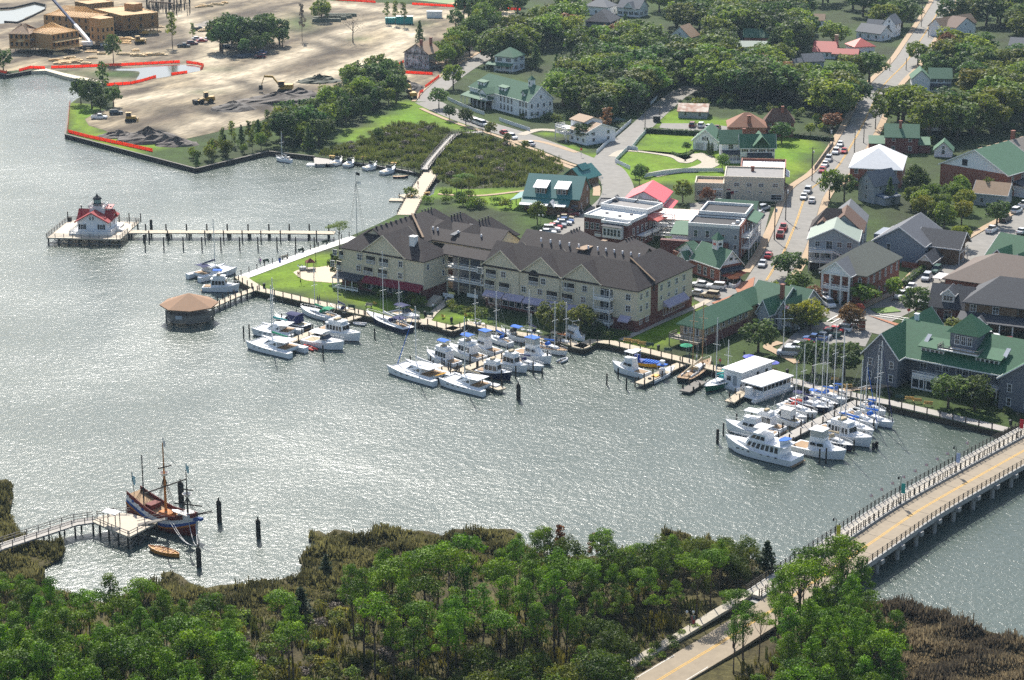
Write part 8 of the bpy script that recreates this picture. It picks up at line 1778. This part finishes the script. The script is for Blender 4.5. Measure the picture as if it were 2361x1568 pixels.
def framed(name,label,a,b,h,dep,lift,n,roof=None,opens=True,tall=None):
 B_=Bld(name,label,G(*a,LZ+lift+h),G(*b,LZ+lift+h),h,dep,'building',z0=LZ+lift,wm=OSB,sink=0)
 L,W=B_.L,B_.W;B_.wall(-.2,L+.2,-.2,W+.2,-.35,-.02,PLY,'floor_deck')
 for i in range(int(L/3.2)+1):
  for y in(.3,W/2,W-.3):put('stilt',pile_mesh(-lift-.3,-.1,.18),B_.root,(min(L-.2,.2+i*3.2),y,0))
 for z in(.9,3.9):
  if z+1.6<h:
   for i in range(n):B_.panel('F',L*(i+.5)/n,z,1.0,1.6,DARKP,'window_opening',.03)
   for i in range(3):B_.panel('R',W*(i+.5)/3,z,1.0,1.6,DARKP,'window_opening',.03)
 if roof=='truss':
  if opens:B_.gable(0,L,0,W,h,3.4,TRUSS,'x',.3,hip=(W*.45,W*.45),name='roof_sheathing')
  m=MB()
  for i in range(int(L/(1.4 if opens else.9))):
   x=i*(1.4 if opens else.9)+.6;e=min(1,x/(W*.45),(L-x)/(W*.45));zz=h+3.5*e
   m.bar((x,-.4,h+.1),(x,W/2,zz+.25),.1,.2).bar((x,W+.4,h+.1),(x,W/2,zz+.25),.1,.2)
  B_.part(m,'rafter',STUD)
 elif roof=='open':
  bpy.data.objects.remove(B_.root.children[0])
  for q in((0,L,0,.2),(0,L,W-.2,W),(0,.2,.2,W-.2),(L-.2,L,.2,W-.2),(L*.5,L*.5+.2,.2,W-.2)):B_.wall(*q,0,h,OSB)
  m=MB()
  for i in range(int(L/.8)):m.box(i*.8+.3,.1,h*.5,.12,.32,h*.5)
  for k_ in(.25,.75):B_.wall(L*k_,L*k_+.15,.2,W-.2,0,h-.3,STUD,'partition')
  B_.wall(.2,L-.2,W*.5,W*.5+.15,0,h-.3,STUD,'partition');B_.wall(0.2,L-.2,.25,W-.25,h*.45,h*.47,PLY,'upper_floor')
  B_.part(m,'stud_wall',STUD);B_.part(MB().b2(-.1,L+.1,-.1,.25,h,h+.25).b2(-.1,L+.1,W-.25,W+.1,h,h+.25).b2(-.1,.2,0,W,h,h+.25).b2(L-.2,L+.1,0,W,h,h+.25),'top_plate',STUD)
 return B_
b=framed('timber_frame_building','half built plywood house with hipped rafters, lower left',(20,77),(66,78),6.0,12,2.2,4,'truss');b.awning('F',b.L*.45,b.L*.8,3.6,STUD,1.4,.4);b.awning('R',1,4,3.6,GREYW,1.,.5)
b=framed('timber_frame_building','long half built house with bare rafters in the middle',(118,80),(181,70),6.0,16,2.2,6,'truss',False);b.part(MB().b2(0,b.L*.96,-2.6,0,-.3,0),'walkway',STUD);b.rail([(0,-2.5,0),(b.L*.96,-2.5,0)],1.,mat=STUD);b.part(MB().b2(0,b.L*.96,-2.6,0,2.9,3.1),'walkway',STUD)
framed('timber_frame_building','half built ribbed roof house behind the long one',(100,34),(205,42),6.,14,2.2,7,'truss',False);b=framed('timber_frame_building','plywood stair block between the framed houses',(205,40),(231,44),9.5,7,2.2,2,None)
framed('timber_frame_building','roofless bright plywood shell lit inside',(218,21),(283,37),6.6,17,2.2,5,'open');framed('timber_frame_building','tall plywood end tower of the roofless shell',(308,10),(328,7),9.6,6,2.2,2,None)
framed('timber_frame_building','roofless plywood shell at the top edge',(202,10),(262,4),5.,12,2.2,4,'open')
gpl='foundation piles waiting for a house'
for i in range(60):
 x=random.uniform(330,440);y=random.uniform(18,48)-(x-330)*.12
 o=put('foundation_pile',pile_mesh(-.3,random.choice((3.2,4.2,4.6)),.16),None,G(x,y,LZ));tag(o,'dark foundation pile standing in the open on the site','pile',gpl)
for a,b_,l in(((345,26),(400,30),'lower beam'),((375,18),(425,12),'upper beam'),((340,16),(372,14),'left beam'),((408,11),(438,3),'topmost beam')):
 p,q=G(*a,LZ),G(*b_,LZ);t=thing('pile_cap_beam',l+' laid across the foundation piles','beam',p);MB().bar((0,0,4.8),(q.x-p.x,q.y-p.y,4.8),.5,.6).build('beam',WOODW,t)
 for k in range(4):put('pile',pile_mesh(-.3,4.3,.2),t,((q.x-p.x)*k/3,(q.y-p.y)*k/3,0))
p=G(206,112,LZ);t=thing('crane','mobile crane with long boom over the framed houses','crane',p,0.15);MB().b2(-4.5,4.5,-1.3,1.3,.7,1.5).build('chassis',SHUT,t);MB().b2(-3,1.5,-1.4,1.4,1.5,3).build('upper_body',GEL,t);MB().b2(2.6,4.4,-1.2,1.2,1.5,2.8).build('cab',CARW,t)
for x in(-3.5,-2,2,3.5):
 for y in(-1.2,1.2):MB().tube((x,y-.25,.55),(x,y+.25,.55),.55,.55,10).build('wheel',TYRE,t)
rz=Matrix.Rotation(-.15,3,'Z');tip=rz@(G(118,-8,LZ+18)-p);base=Vector((1,0,2.6));mid=base.lerp(tip,.4)
MB().bar(base,mid,1.3,1.3).build('boom_base',GEL,t);MB().bar(mid,tip,.9,.9).build('boom_top',BLU if False else M('dark_blue_boom',(.03,.05,.12),var=.2),t)
tag(sheet('grass_field',GP('840,-12 1060,12 1180,10 1300,-20',LZ),LZ+.10,M('field_grass',(.13,.20,.05),var=.15,scale=.1),skirt=.02),kind='structure');tag(sheet('clay_infield',GP('1030,8 1085,3 1120,-15 1240,-20 1180,12 1090,12',LZ),LZ+.12,M('clay',(.50,.26,.10),var=.1,scale=.2),skirt=.02),kind='structure')
# ================================================================ POLES, LAMPS, BENCHES, PEOPLE
PW=M('utility_pole_wood',(.10,.085,.07),var=.2);LAMPB=M('lamp_black',(.015,.02,.02),rough=.5,var=.1);GLOBE=M('lamp_glass',(.75,.76,.74),rough=.2,var=.03)
pm_=MB().lathe(0,0,[(.16,-.3),(.11,10.5)],6).mesh('pole',PW);ca=MB().b2(-1.2,1.2,-.06,.06,9.6,9.75).mesh('crossarm',PW);tr=MB().lathe(.35,0,[(.25,7.6),(.25,8.6)],8).mesh('transformer',GREYR)
for i,(x,y,h,k)in enumerate(((1912,362,10.5,1),(1969,366,9.5,0),(1991,330,8,0),(2028,270,8.2,0),(2051,163,5,0),(2089,162,5,0),(2140,86,5,0),(2158,72,8,0),(2181,42,8,0),(2124,62,11,1),(1958,290,7,0),(1811,508,10.5,1),(1785,553,10.5,1),(1872,417,9,0),(1872,390,7,1),(1470,270,8.5,0),(1521,265,7.5,0),(1487,302,8,0),(1310,32,7,0),(1257,40,6.5,0),(2101,62,7,1))):
 t=thing('utility_pole','wooden utility pole '+['at the lawn corner with a transformer','on the main street\'s right pavement','on the right pavement above the white roof','in front of the gaunt street tree','beside the upper main street','between street and golden tree','at the far crossing, left','at the far crossing, middle','at the top edge by the street','with crossarm among far trees','left of the street below the purple tree','with crossarm beside the beige block','with crossarm at the beige block car park','beside the beige block\'s corner','standing on the lawn behind the beige block','left of the side street with a transformer','right of the side street at the rusty shed','at the side street fence','at the far left road','at the very far left road','with crossarm near the far crossing'][i],'utility pole',G(x,y,LZ));s=h/10.5
 t.scale=(1,1,s);put('pole',pm_,t)
 if k:put('crossarm',ca,t,None,.3);put('transformer',tr,t)
def lamp(p,h,label,banner=None,twin=True,rot=0.):
 t=thing('street_lamp',label,'street lamp',p,rot);MB().lathe(0,0,[(.16,0),(.1,.5),(.06,.6),(.05,h)],8).build('pole',LAMPB,t)
 for x in((-.5,.5)if twin else(-.45,)):
  MB().tube((0,0,h-.1),(x*.6,0,h+.15),.035).tube((x*.6,0,h+.15),(x,0,h),.035).build('bracket',LAMPB,t);MB().lathe(x,0,[(.08,h-.55),(.2,h-.35),(.2,h-.15),(.05,h)],8).build('globe',GLOBE if twin else LAMPB,t)
 if banner:MB().b2(.12,.85,-.02,.02,h*.42,h*.78).build('banner',banner,t)
 return t
def bpt(x,y,d):
 k=min(range(len(br_c)),key=lambda i:(proj(br_c[i]+Vector((0,0,.3)))[0]-x)**2*.2+(proj(br_c[i])[1]-y)**2*.0);q=offs(br_c,d);p=min(q,key=lambda v:abs(proj(v)[0]-x));return p+Vector((0,0,.1))
ba=math.atan2(br_c[-1].y-br_c[0].y,br_c[-1].x-br_c[0].x)
for x,y,m,l in((1934,1262,M('olive_banner',(.42,.42,.03),rough=.9),'olive yellow'),(2081,1151,M('teal_banner',(.03,.28,.25),rough=.9),'teal'),(2210,1075,M('pale_blue_banner',(.36,.44,.62),rough=.9),'pale blue'),(2336,1006,M('red_banner',(.45,.03,.04),rough=.9),'red')):
 lamp(bpt(x,y,3.9),5.2,'black bridge lamp with %s banner'%l,m,False,-.5)
lamp(G(1779,1330,.6),3.6,'twin globe lamp at the near end of the bridge');lamp(G(1590,1462,.6),4.0,'twin globe lamp with teal and red banner by the near path',M('teal_banner2',(.03,.25,.25),col2=(.4,.04,.03),scale=1.2));lamp(G(1352,1622,.6),4.4,'twin globe lamp at the bottom edge',M('red_banner2',(.4,.04,.05)))
for x,y,l in((693,650,'by the playground edge'),(728,604,'behind the playground'),(1385,442,'at the curved road'),(1247,530,'beside the hotel rear car park'),(1280,500,'on the museum lawn'),(1838,842,'on the marina lawn')):lamp(G(x,y,LZ),4.4,'black twin globe lamp '+l)
FLG=M('small_flag_cloth',(.55,.10,.12),col2=(.7,.66,.66),scale=2.5,rough=.9)
for i,x in enumerate((2022,2050,2073,2090,2125,2152,2170,2190,2232)):
 p=min(offs(br_c,6.9),key=lambda v:abs(proj(v)[0]-x));t=thing('small_flag','small red and white flag leaning out from the bridge railing','flag',p+Vector((0,0,.2)),1.9,'small flags along the bridge');MB().tube((0,0,.6),(.9,0,2.),.02).build('staff',WOODM,t);flag(t,.8,0,1.45,.8,.5,FLG)
def bench(x,y,rot,label,mat,group=None,z=LZ+.16):
 t=thing('bench',label,'bench',G(x,y,z),rot,group);MB().b2(-.9,.9,-.25,.25,.42,.48).build('seat',mat,t);MB().b2(-.9,.9,.22,.3,.5,.95).build('backrest',mat,t)
 for s in(-.7,.7):MB().b2(s-.04,s+.04,-.22,.28,0,.42).build('leg',LAMPB,t)
YW=M('yellow_wood',(.55,.34,.10),var=.12);DG=M('dark_green_slats',(.04,.08,.06),var=.1)
for x,y,r_,l,m in((810,712,-.4,'dark bench on the hotel boardwalk',DG),(850,708,-.4,'pale bench by the dock corner',WEATH),(990,730,-.3,'dark bench at the lawn path',DG),(1132,742,-.2,'dark bench behind the open sloop',DG),(1446,790,-.25,'pale bench on the middle boardwalk, leftmost of three',YW),(1464,793,-.25,'pale bench on the middle boardwalk, middle of three',YW),(1480,797,-.25,'pale bench on the middle boardwalk, rightmost of three',YW),(1498,800,-.25,'dark bench on the middle boardwalk',DG),(1540,812,-.25,'dark bench near the parasol boat',DG),(2074,921,-.2,'green bench before the inn',DG),(2096,925,-.2,'yellow bench before the inn, left',YW),(2115,929,-.2,'yellow bench before the inn, middle',YW),(2140,936,-.2,'yellow bench before the inn, right',YW),(750,562,.65,'bench on the upper promenade',DG),(695,581,.65,'bench on the middle promenade',DG),(614,606,.65,'bench on the lower promenade',DG),(657,597,.65,'pale bench on the promenade',WEATH),(1660,850,-.3,'dark bench by the schooner',DG),(1925,880,-.2,'yellow bench at the marina bank',YW)):bench(x,y,r_,l,m)
for x,y,l in((609,663,'on the boardwalk corner'),(645,603,'blue, on the promenade'),(1041,742,'at the boardwalk jog'),(980,728,'at the hotel path'),(1518,806,'on the middle boardwalk'),(1815,862,'beside the tour boat'),(2054,913,'before the inn'),(2330,980,'at the bridge foot'),(1612,800,'at the long green roof'),(1760,1375,'beside the near road')):
 t=thing('litter_bin','round dark litter bin '+l,'litter bin',G(x,y,LZ+.16 if y<1200 else.7));MB().lathe(0,0,[(.3,0),(.36,.9)],10).build('drum',LAMPB if 'blue' not in l else BLUEH,t);MB().lathe(0,0,[(.38,.9),(.38,1.0),(.12,1.15)],10).build('lid',LAMPB,t)
def ptable(x,y,label,mat=YW,z=LZ+.1):
 t=thing('picnic_table',label,'table',G(x,y,z),random.uniform(-.4,.4));MB().b2(-.9,.9,-.4,.4,.7,.76).build('tabletop',mat,t)
 for s in(-.65,.65):MB().b2(-.9,.9,s-.13,s+.13,.42,.47).build('bench_seat',mat,t);MB().b2(s-.04,s+.04,-.6,.6,0,.7).build('leg',mat,t)
for x,y,l in((985,449,'picnic table on the wide boardwalk, right'),(946,455,'picnic table on the low platform'),(840,366,'picnic table on the dinghy dock, left'),(908,380,'picnic table on the dinghy dock, right'),(1730,845,'picnic table under the blue parasol'),(1782,858,'picnic table by the houseboats'),(1955,894,'yellow picnic table behind the marina masts'),(766,364,'picnic table at the platform')):ptable(x,y,l)
for x,y,l in((865,703,'left'),(948,719,'middle'),(1022,733,'right'),(1075,730,'far right')):
 t=thing('garden_chair','slatted wooden garden chair on the hotel lawn, %s'%l,'chair',G(x,y,LZ),2.8);MB().slab([(-.3,-.35,.4),(.3,-.35,.4),(.3,.3,.3),(-.3,.3,.3)],.04).build('seat',YW,t);MB().slab([(-.3,.28,.3),(.3,.28,.3),(.3,.6,1.05),(-.3,.6,1.05)],.05).build('backrest',YW,t)
 for s in(-.34,.34):MB().b2(s-.05,s+.05,-.4,.4,.5,.55).build('armrest',YW,t);MB().b2(s-.03,s+.03,-.38,-.3,0,.5).build('leg',YW,t)
def parasol(x,y,mat,label,z=LZ,h=2.4,r=1.5):
 t=thing('parasol',label,'parasol',G(x,y,z));MB().tube((0,0,0),(0,0,h),.04).build('pole',WHP,t);MB().lathe(0,0,[(r,h-.5),(r*.96,h-.42),(.06,h+.1)],8).build('canopy',mat,t)
OC=M('orange_canvas',(.55,.17,.06),rough=.85);OC2=M('rust_canvas',(.33,.07,.04),rough=.85);PUR=M('periwinkle_canvas',(.16,.18,.55),rough=.85)
for x,y,m,l in((1677,652,OC2,'rust red parasol left on the restaurant terrace'),(1690,657,OC,'orange parasol nearest on the restaurant terrace'),(1700,651,OC,'orange parasol middle on the restaurant terrace'),(1707,646,OC2,'rust red parasol right on the restaurant terrace'),(1727,842,PUR,'periwinkle parasol on the marina lawn'),(1781,856,PUR,'periwinkle parasol behind the houseboats'),(1582,816,GREENC,'green parasol by the long green roof')):parasol(x,y,m,l)
wallthing('terrace_wall','curved white terrace wall below the orange parasols','wall',smooth(GP('1681,660 1690,665 1700,663 1707,655',LZ)),LZ-.1,LZ+1.,.2,WHP)
t=thing('play_structure','playground tower with blue slide beside the round tree','playground',G(716,632),.3)
for x in(-1,1):
 for y in(-1,1):MB().box(x,y,0,.15,.15,3.2).build('post',GREYW,t)
MB().b2(-1.1,1.1,-1.1,1.1,1.4,1.55).build('platform',WEATH,t);MB().lathe(0,0,[(1.6,3.2),(.05,4.2)],4).build('roof',SHR,t);MB().slab([(1,-.35,1.5),(3.4,-.35,.2),(3.4,.35,.2),(1,.35,1.5)],.1).build('slide',BLUEH,t);MB().b2(-2.8,-1.1,-.6,.6,1.4,2.1).build('climbing_wall',GREYR,t)
p=G(823,538,LZ);t=thing('ship_mast_flagpole','tall ship\'s mast with rigging and black flag behind the hotel corner','flagpole',p);MB().tube((0,0,0),(0,0,17),.14,.08,6).build('mast',SHW,t);s=MB()
for y in(-2.2,-1.6,1.6,2.2):s.tube((y,.5,.2),(0,0,14.5),.025,.025,3)
s.build('shroud',BTIM,t);MB().tube((-1,0,12),(1,0,12),.05).build('yard',SHW,t);flag(t,.1,0,16.2,1.,.8,SHUT);flag(t,.1,0,13.8,1.2,.8,WHITEC)
p=G(1806,800,LZ);t=thing('flagpole','white flagpole with yardarm on the marina green','flagpole',p);MB().lathe(0,0,[(.12,0),(.06,11)],8).build('pole',GEL,t);MB().tube((-2,0,6.6),(2,0,6.6),.06).build('yardarm',GEL,t);flag(t,.1,0,9,.9,.7,FLG)
p=G(1934,560,LZ);t=thing('house_flag','national flag on the grey double porch','flag',G(1932,560,LZ+6),.4);MB().tube((0,0,-.6),(.6,0,1.),.03).build('staff',WOODM,t);flag(t,.5,0,.3,1.4,.9,FLG)
for x,y,l in((2094,738,'red stop sign on the junction island'),(1340,362,'red stop sign at the curved road fork'),(2164,72,'red stop sign at the far crossing')):
 t=thing('stop_sign',l,'sign',G(x,y,LZ));MB().tube((0,0,0),(0,0,2.6),.05).build('pole',GREYR,t);MB().tube((0,-.08,2.5),(0,-.03,2.5),.42,.42,8).build('sign_plate',RDK if False else REDK,t)
t=thing('brick_pillar','brick and stone pillar at the car park entrance','pillar',G(1986,772));MB().box(0,0,0,1.4,1.4,3.6).build('shaft',BRICK,t);MB().box(0,0,3.6,1.8,1.8,.3).build('cap',CONC,t);[MB().box(0,0,z,1.5,1.5,.2).build('stone_band',CONC,t)for z in(.6,1.6,2.6)]
mb=MB();mb.b2(-3,3,-2,2,0,.16);tag(mb.build('traffic_island',M('island_grass',(.11,.19,.03),var=.15),None,loc=G(2042,716,LZ+.1),rot=.3),kind='structure')
t=thing('planter','octagonal planter with palm in the hotel courtyard','planter',G(1058,640,LZ+1.6));MB().lathe(0,0,[(1.4,0),(1.6,.9)],8).build('tub',TANW,t);put('foliage',cloud('foliage',[(0,0,1.5,.8,.8,.6,.5)],60,.15,LF['oak']),t)
t=thing('planter','octagonal planter with red flowers in the hotel courtyard','planter',G(1108,662,LZ+1.6));MB().lathe(0,0,[(1.4,0),(1.6,.9)],8).build('tub',TANW,t);put('foliage',cloud('foliage',[(0,0,1.2,1.,1.,.35,.5)],60,.12,LF['red']),t)
def person_mesh(pose):
 V=[(0,0,.92),(0,0,1.15),(0,.0,1.38),(0,0,1.5),(0,-.01,1.62),(0,-.02,1.72),(.09,0,.88),(.1,pose*-.12,.5),(.1,pose*.05-.05,.08),(.1,pose*.05-.2,.04),(-.09,0,.88),(-.1,pose*.14,.5),(-.1,pose*.3,.1),(-.1,pose*.22-.12,.04),(.2,0,1.4),(.27,.04,1.13),(.26,-.1*pose,.9),(-.2,0,1.4),(-.27,0,1.13),(-.26,.1*pose-.05,.9)]
 Rr=[.14,.13,.15,.06,.1,.085,.1,.075,.05,.04,.1,.075,.05,.04,.06,.045,.035,.06,.045,.035]
 E=[(0,1),(1,2),(2,3),(3,4),(4,5),(0,6),(6,7),(7,8),(8,9),(0,10),(10,11),(11,12),(12,13),(2,14),(14,15),(15,16),(2,17),(17,18),(18,19)]
 me=bpy.data.meshes.new('person');me.from_pydata(V,E,[]);o=bpy.data.objects.new('figure',me);C.objects.link(o);o.modifiers.new('s','SKIN');me.skin_vertices[0].data[0].use_root=True
 for i,r in enumerate(Rr):me.skin_vertices[0].data[i].radius=(r,r)
 o.modifiers.new('d','SUBSURF').render_levels=1;o.modifiers['d'].levels=1
 dg=bpy.context.evaluated_depsgraph_get();m2=bpy.data.meshes.new_from_object(o.evaluated_get(dg));bpy.data.objects.remove(o);m2.materials.clear();return m2
def cloth_mat():
 m=bpy.data.materials.new('person_clothes');m.use_nodes=True;n=m.node_tree;L_=n.links.new;b_=n.nodes['Principled BSDF'];b_.inputs['Roughness'].default_value=.85
 tc=n.nodes.new('ShaderNodeTexCoord');sx=n.nodes.new('ShaderNodeSeparateXYZ');L_(tc.outputs['Object'],sx.inputs[0]);r=n.nodes.new('ShaderNodeValToRGB');r.color_ramp.interpolation='CONSTANT';e=r.color_ramp.elements;e[0].color=(.03,.03,.03,1);e[1].color=(.05,.06,.10,1);e[1].position=.055
 mr=nd(n,'ShaderNodeMapRange');mr.inputs[2].default_value=1.85;L_(sx.outputs[2],mr.inputs[0]);L_(mr.outputs[0],r.inputs[0]);q=e.new(.82);q.color=(.42,.24,.16,1)
 oi=n.nodes.new('ShaderNodeObjectInfo');gt=n.nodes.new('ShaderNodeMath');gt.operation='GREATER_THAN';gt.inputs[1].default_value=.93;lt=n.nodes.new('ShaderNodeMath');lt.operation='LESS_THAN';lt.inputs[1].default_value=1.49;mu=n.nodes.new('ShaderNodeMath');mu.operation='MULTIPLY'
 L_(sx.outputs[2],gt.inputs[0]);L_(sx.outputs[2],lt.inputs[0]);L_(gt.outputs[0],mu.inputs[0]);L_(lt.outputs[0],mu.inputs[1]);mx=n.nodes.new('ShaderNodeMix');mx.data_type='RGBA';L_(mu.outputs[0],mx.inputs[0]);L_(r.outputs[0],mx.inputs[6]);L_(oi.outputs['Color'],mx.inputs[7]);L_(mx.outputs[2],b_.inputs['Base Color']);return m
CLO=cloth_mat();PMS=[person_mesh(.3),person_mesh(1.)];[q.materials.append(CLO)for q in PMS]
HAIR=MB().lathe(0,.02,[(.1,1.66),(.115,1.72),(.1,1.8),(.03,1.84)],8).mesh('hair',M('brown_hair',(.05,.03,.02),var=.1))
for i,(x,y,col,l,z)in enumerate(((598,608,(.6,.6,.62),'person in pale shirt walking on the promenade, left of a pair',LZ+.12),(601.5,610,(.45,.12,.40),'person in purple top walking on the promenade, right of a pair',LZ+.12),(732.5,699,(.05,.07,.06),'person in dark clothes on the hotel boardwalk, left of a pair',LZ+.16),(737,697,(.04,.05,.05),'person in dark clothes on the hotel boardwalk, right of a pair',LZ+.16),(998.5,714,(.7,.7,.7),'person in white shirt on the path to the hotel steps',LZ+.1),(1005,715,(.1,.14,.1),'person in dark green top on the path to the hotel steps',LZ+.1),(1028,697,(.65,.65,.68),'person in white at the foot of the hotel steps',LZ+.1),(1660,843,(.5,.02,.02),'person in red shirt by the schooner',LZ+.16),(1715.5,826,(.04,.05,.05),'person in dark clothes on the marina lawn',LZ),(964,431,(.25,.12,.08),'person in brown on the wide boardwalk',LZ+.12),(1671,671,(.6,.6,.62),'person in pale clothes beside the white car at the terrace',LZ+.08),(687,637,(.4,.12,.08),'child in red top at the sand pit\'s edge, left',LZ+.05),(690,637,(.35,.2,.1),'child in brown top at the sand pit\'s edge, right',LZ+.05),(1606,833,(.6,.62,.7),'person in pale shirt at the schooner dock',LZ+.16),(1840,830,(.05,.06,.1),'person in navy near the marina trees',LZ),(1842,768,(.5,.5,.5),'person in grey walking by the car park',LZ+.1),(1998,1000,(.1,.1,.3),'x',0))):
 if l=='x':continue
 o=put('person',PMS[i%2],None,G(x,y,z),random.uniform(0,6.28),.72 if 'child' in l else 1.);o.color=(*col,1);tag(o,l,'person');put('hair',HAIR,o)
 # ================================================================ HAZE
mb=MB();mb.b2(-700,700,-20,2600,-6,141)
hm=bpy.data.materials.new('haze_air');hm.use_nodes=True;_n=hm.node_tree;_n.nodes.remove(_n.nodes['Principled BSDF'])
pv=_n.nodes.new('ShaderNodeVolumePrincipled');pv.inputs['Color'].default_value=(.62,.82,1,1);pv.inputs['Density'].default_value=.00005;pv.inputs['Anisotropy'].default_value=.2
_n.links.new(pv.outputs[0],_n.nodes['Material Output'].inputs['Volume'])
tag(mb.build('haze',hm),kind='stuff')
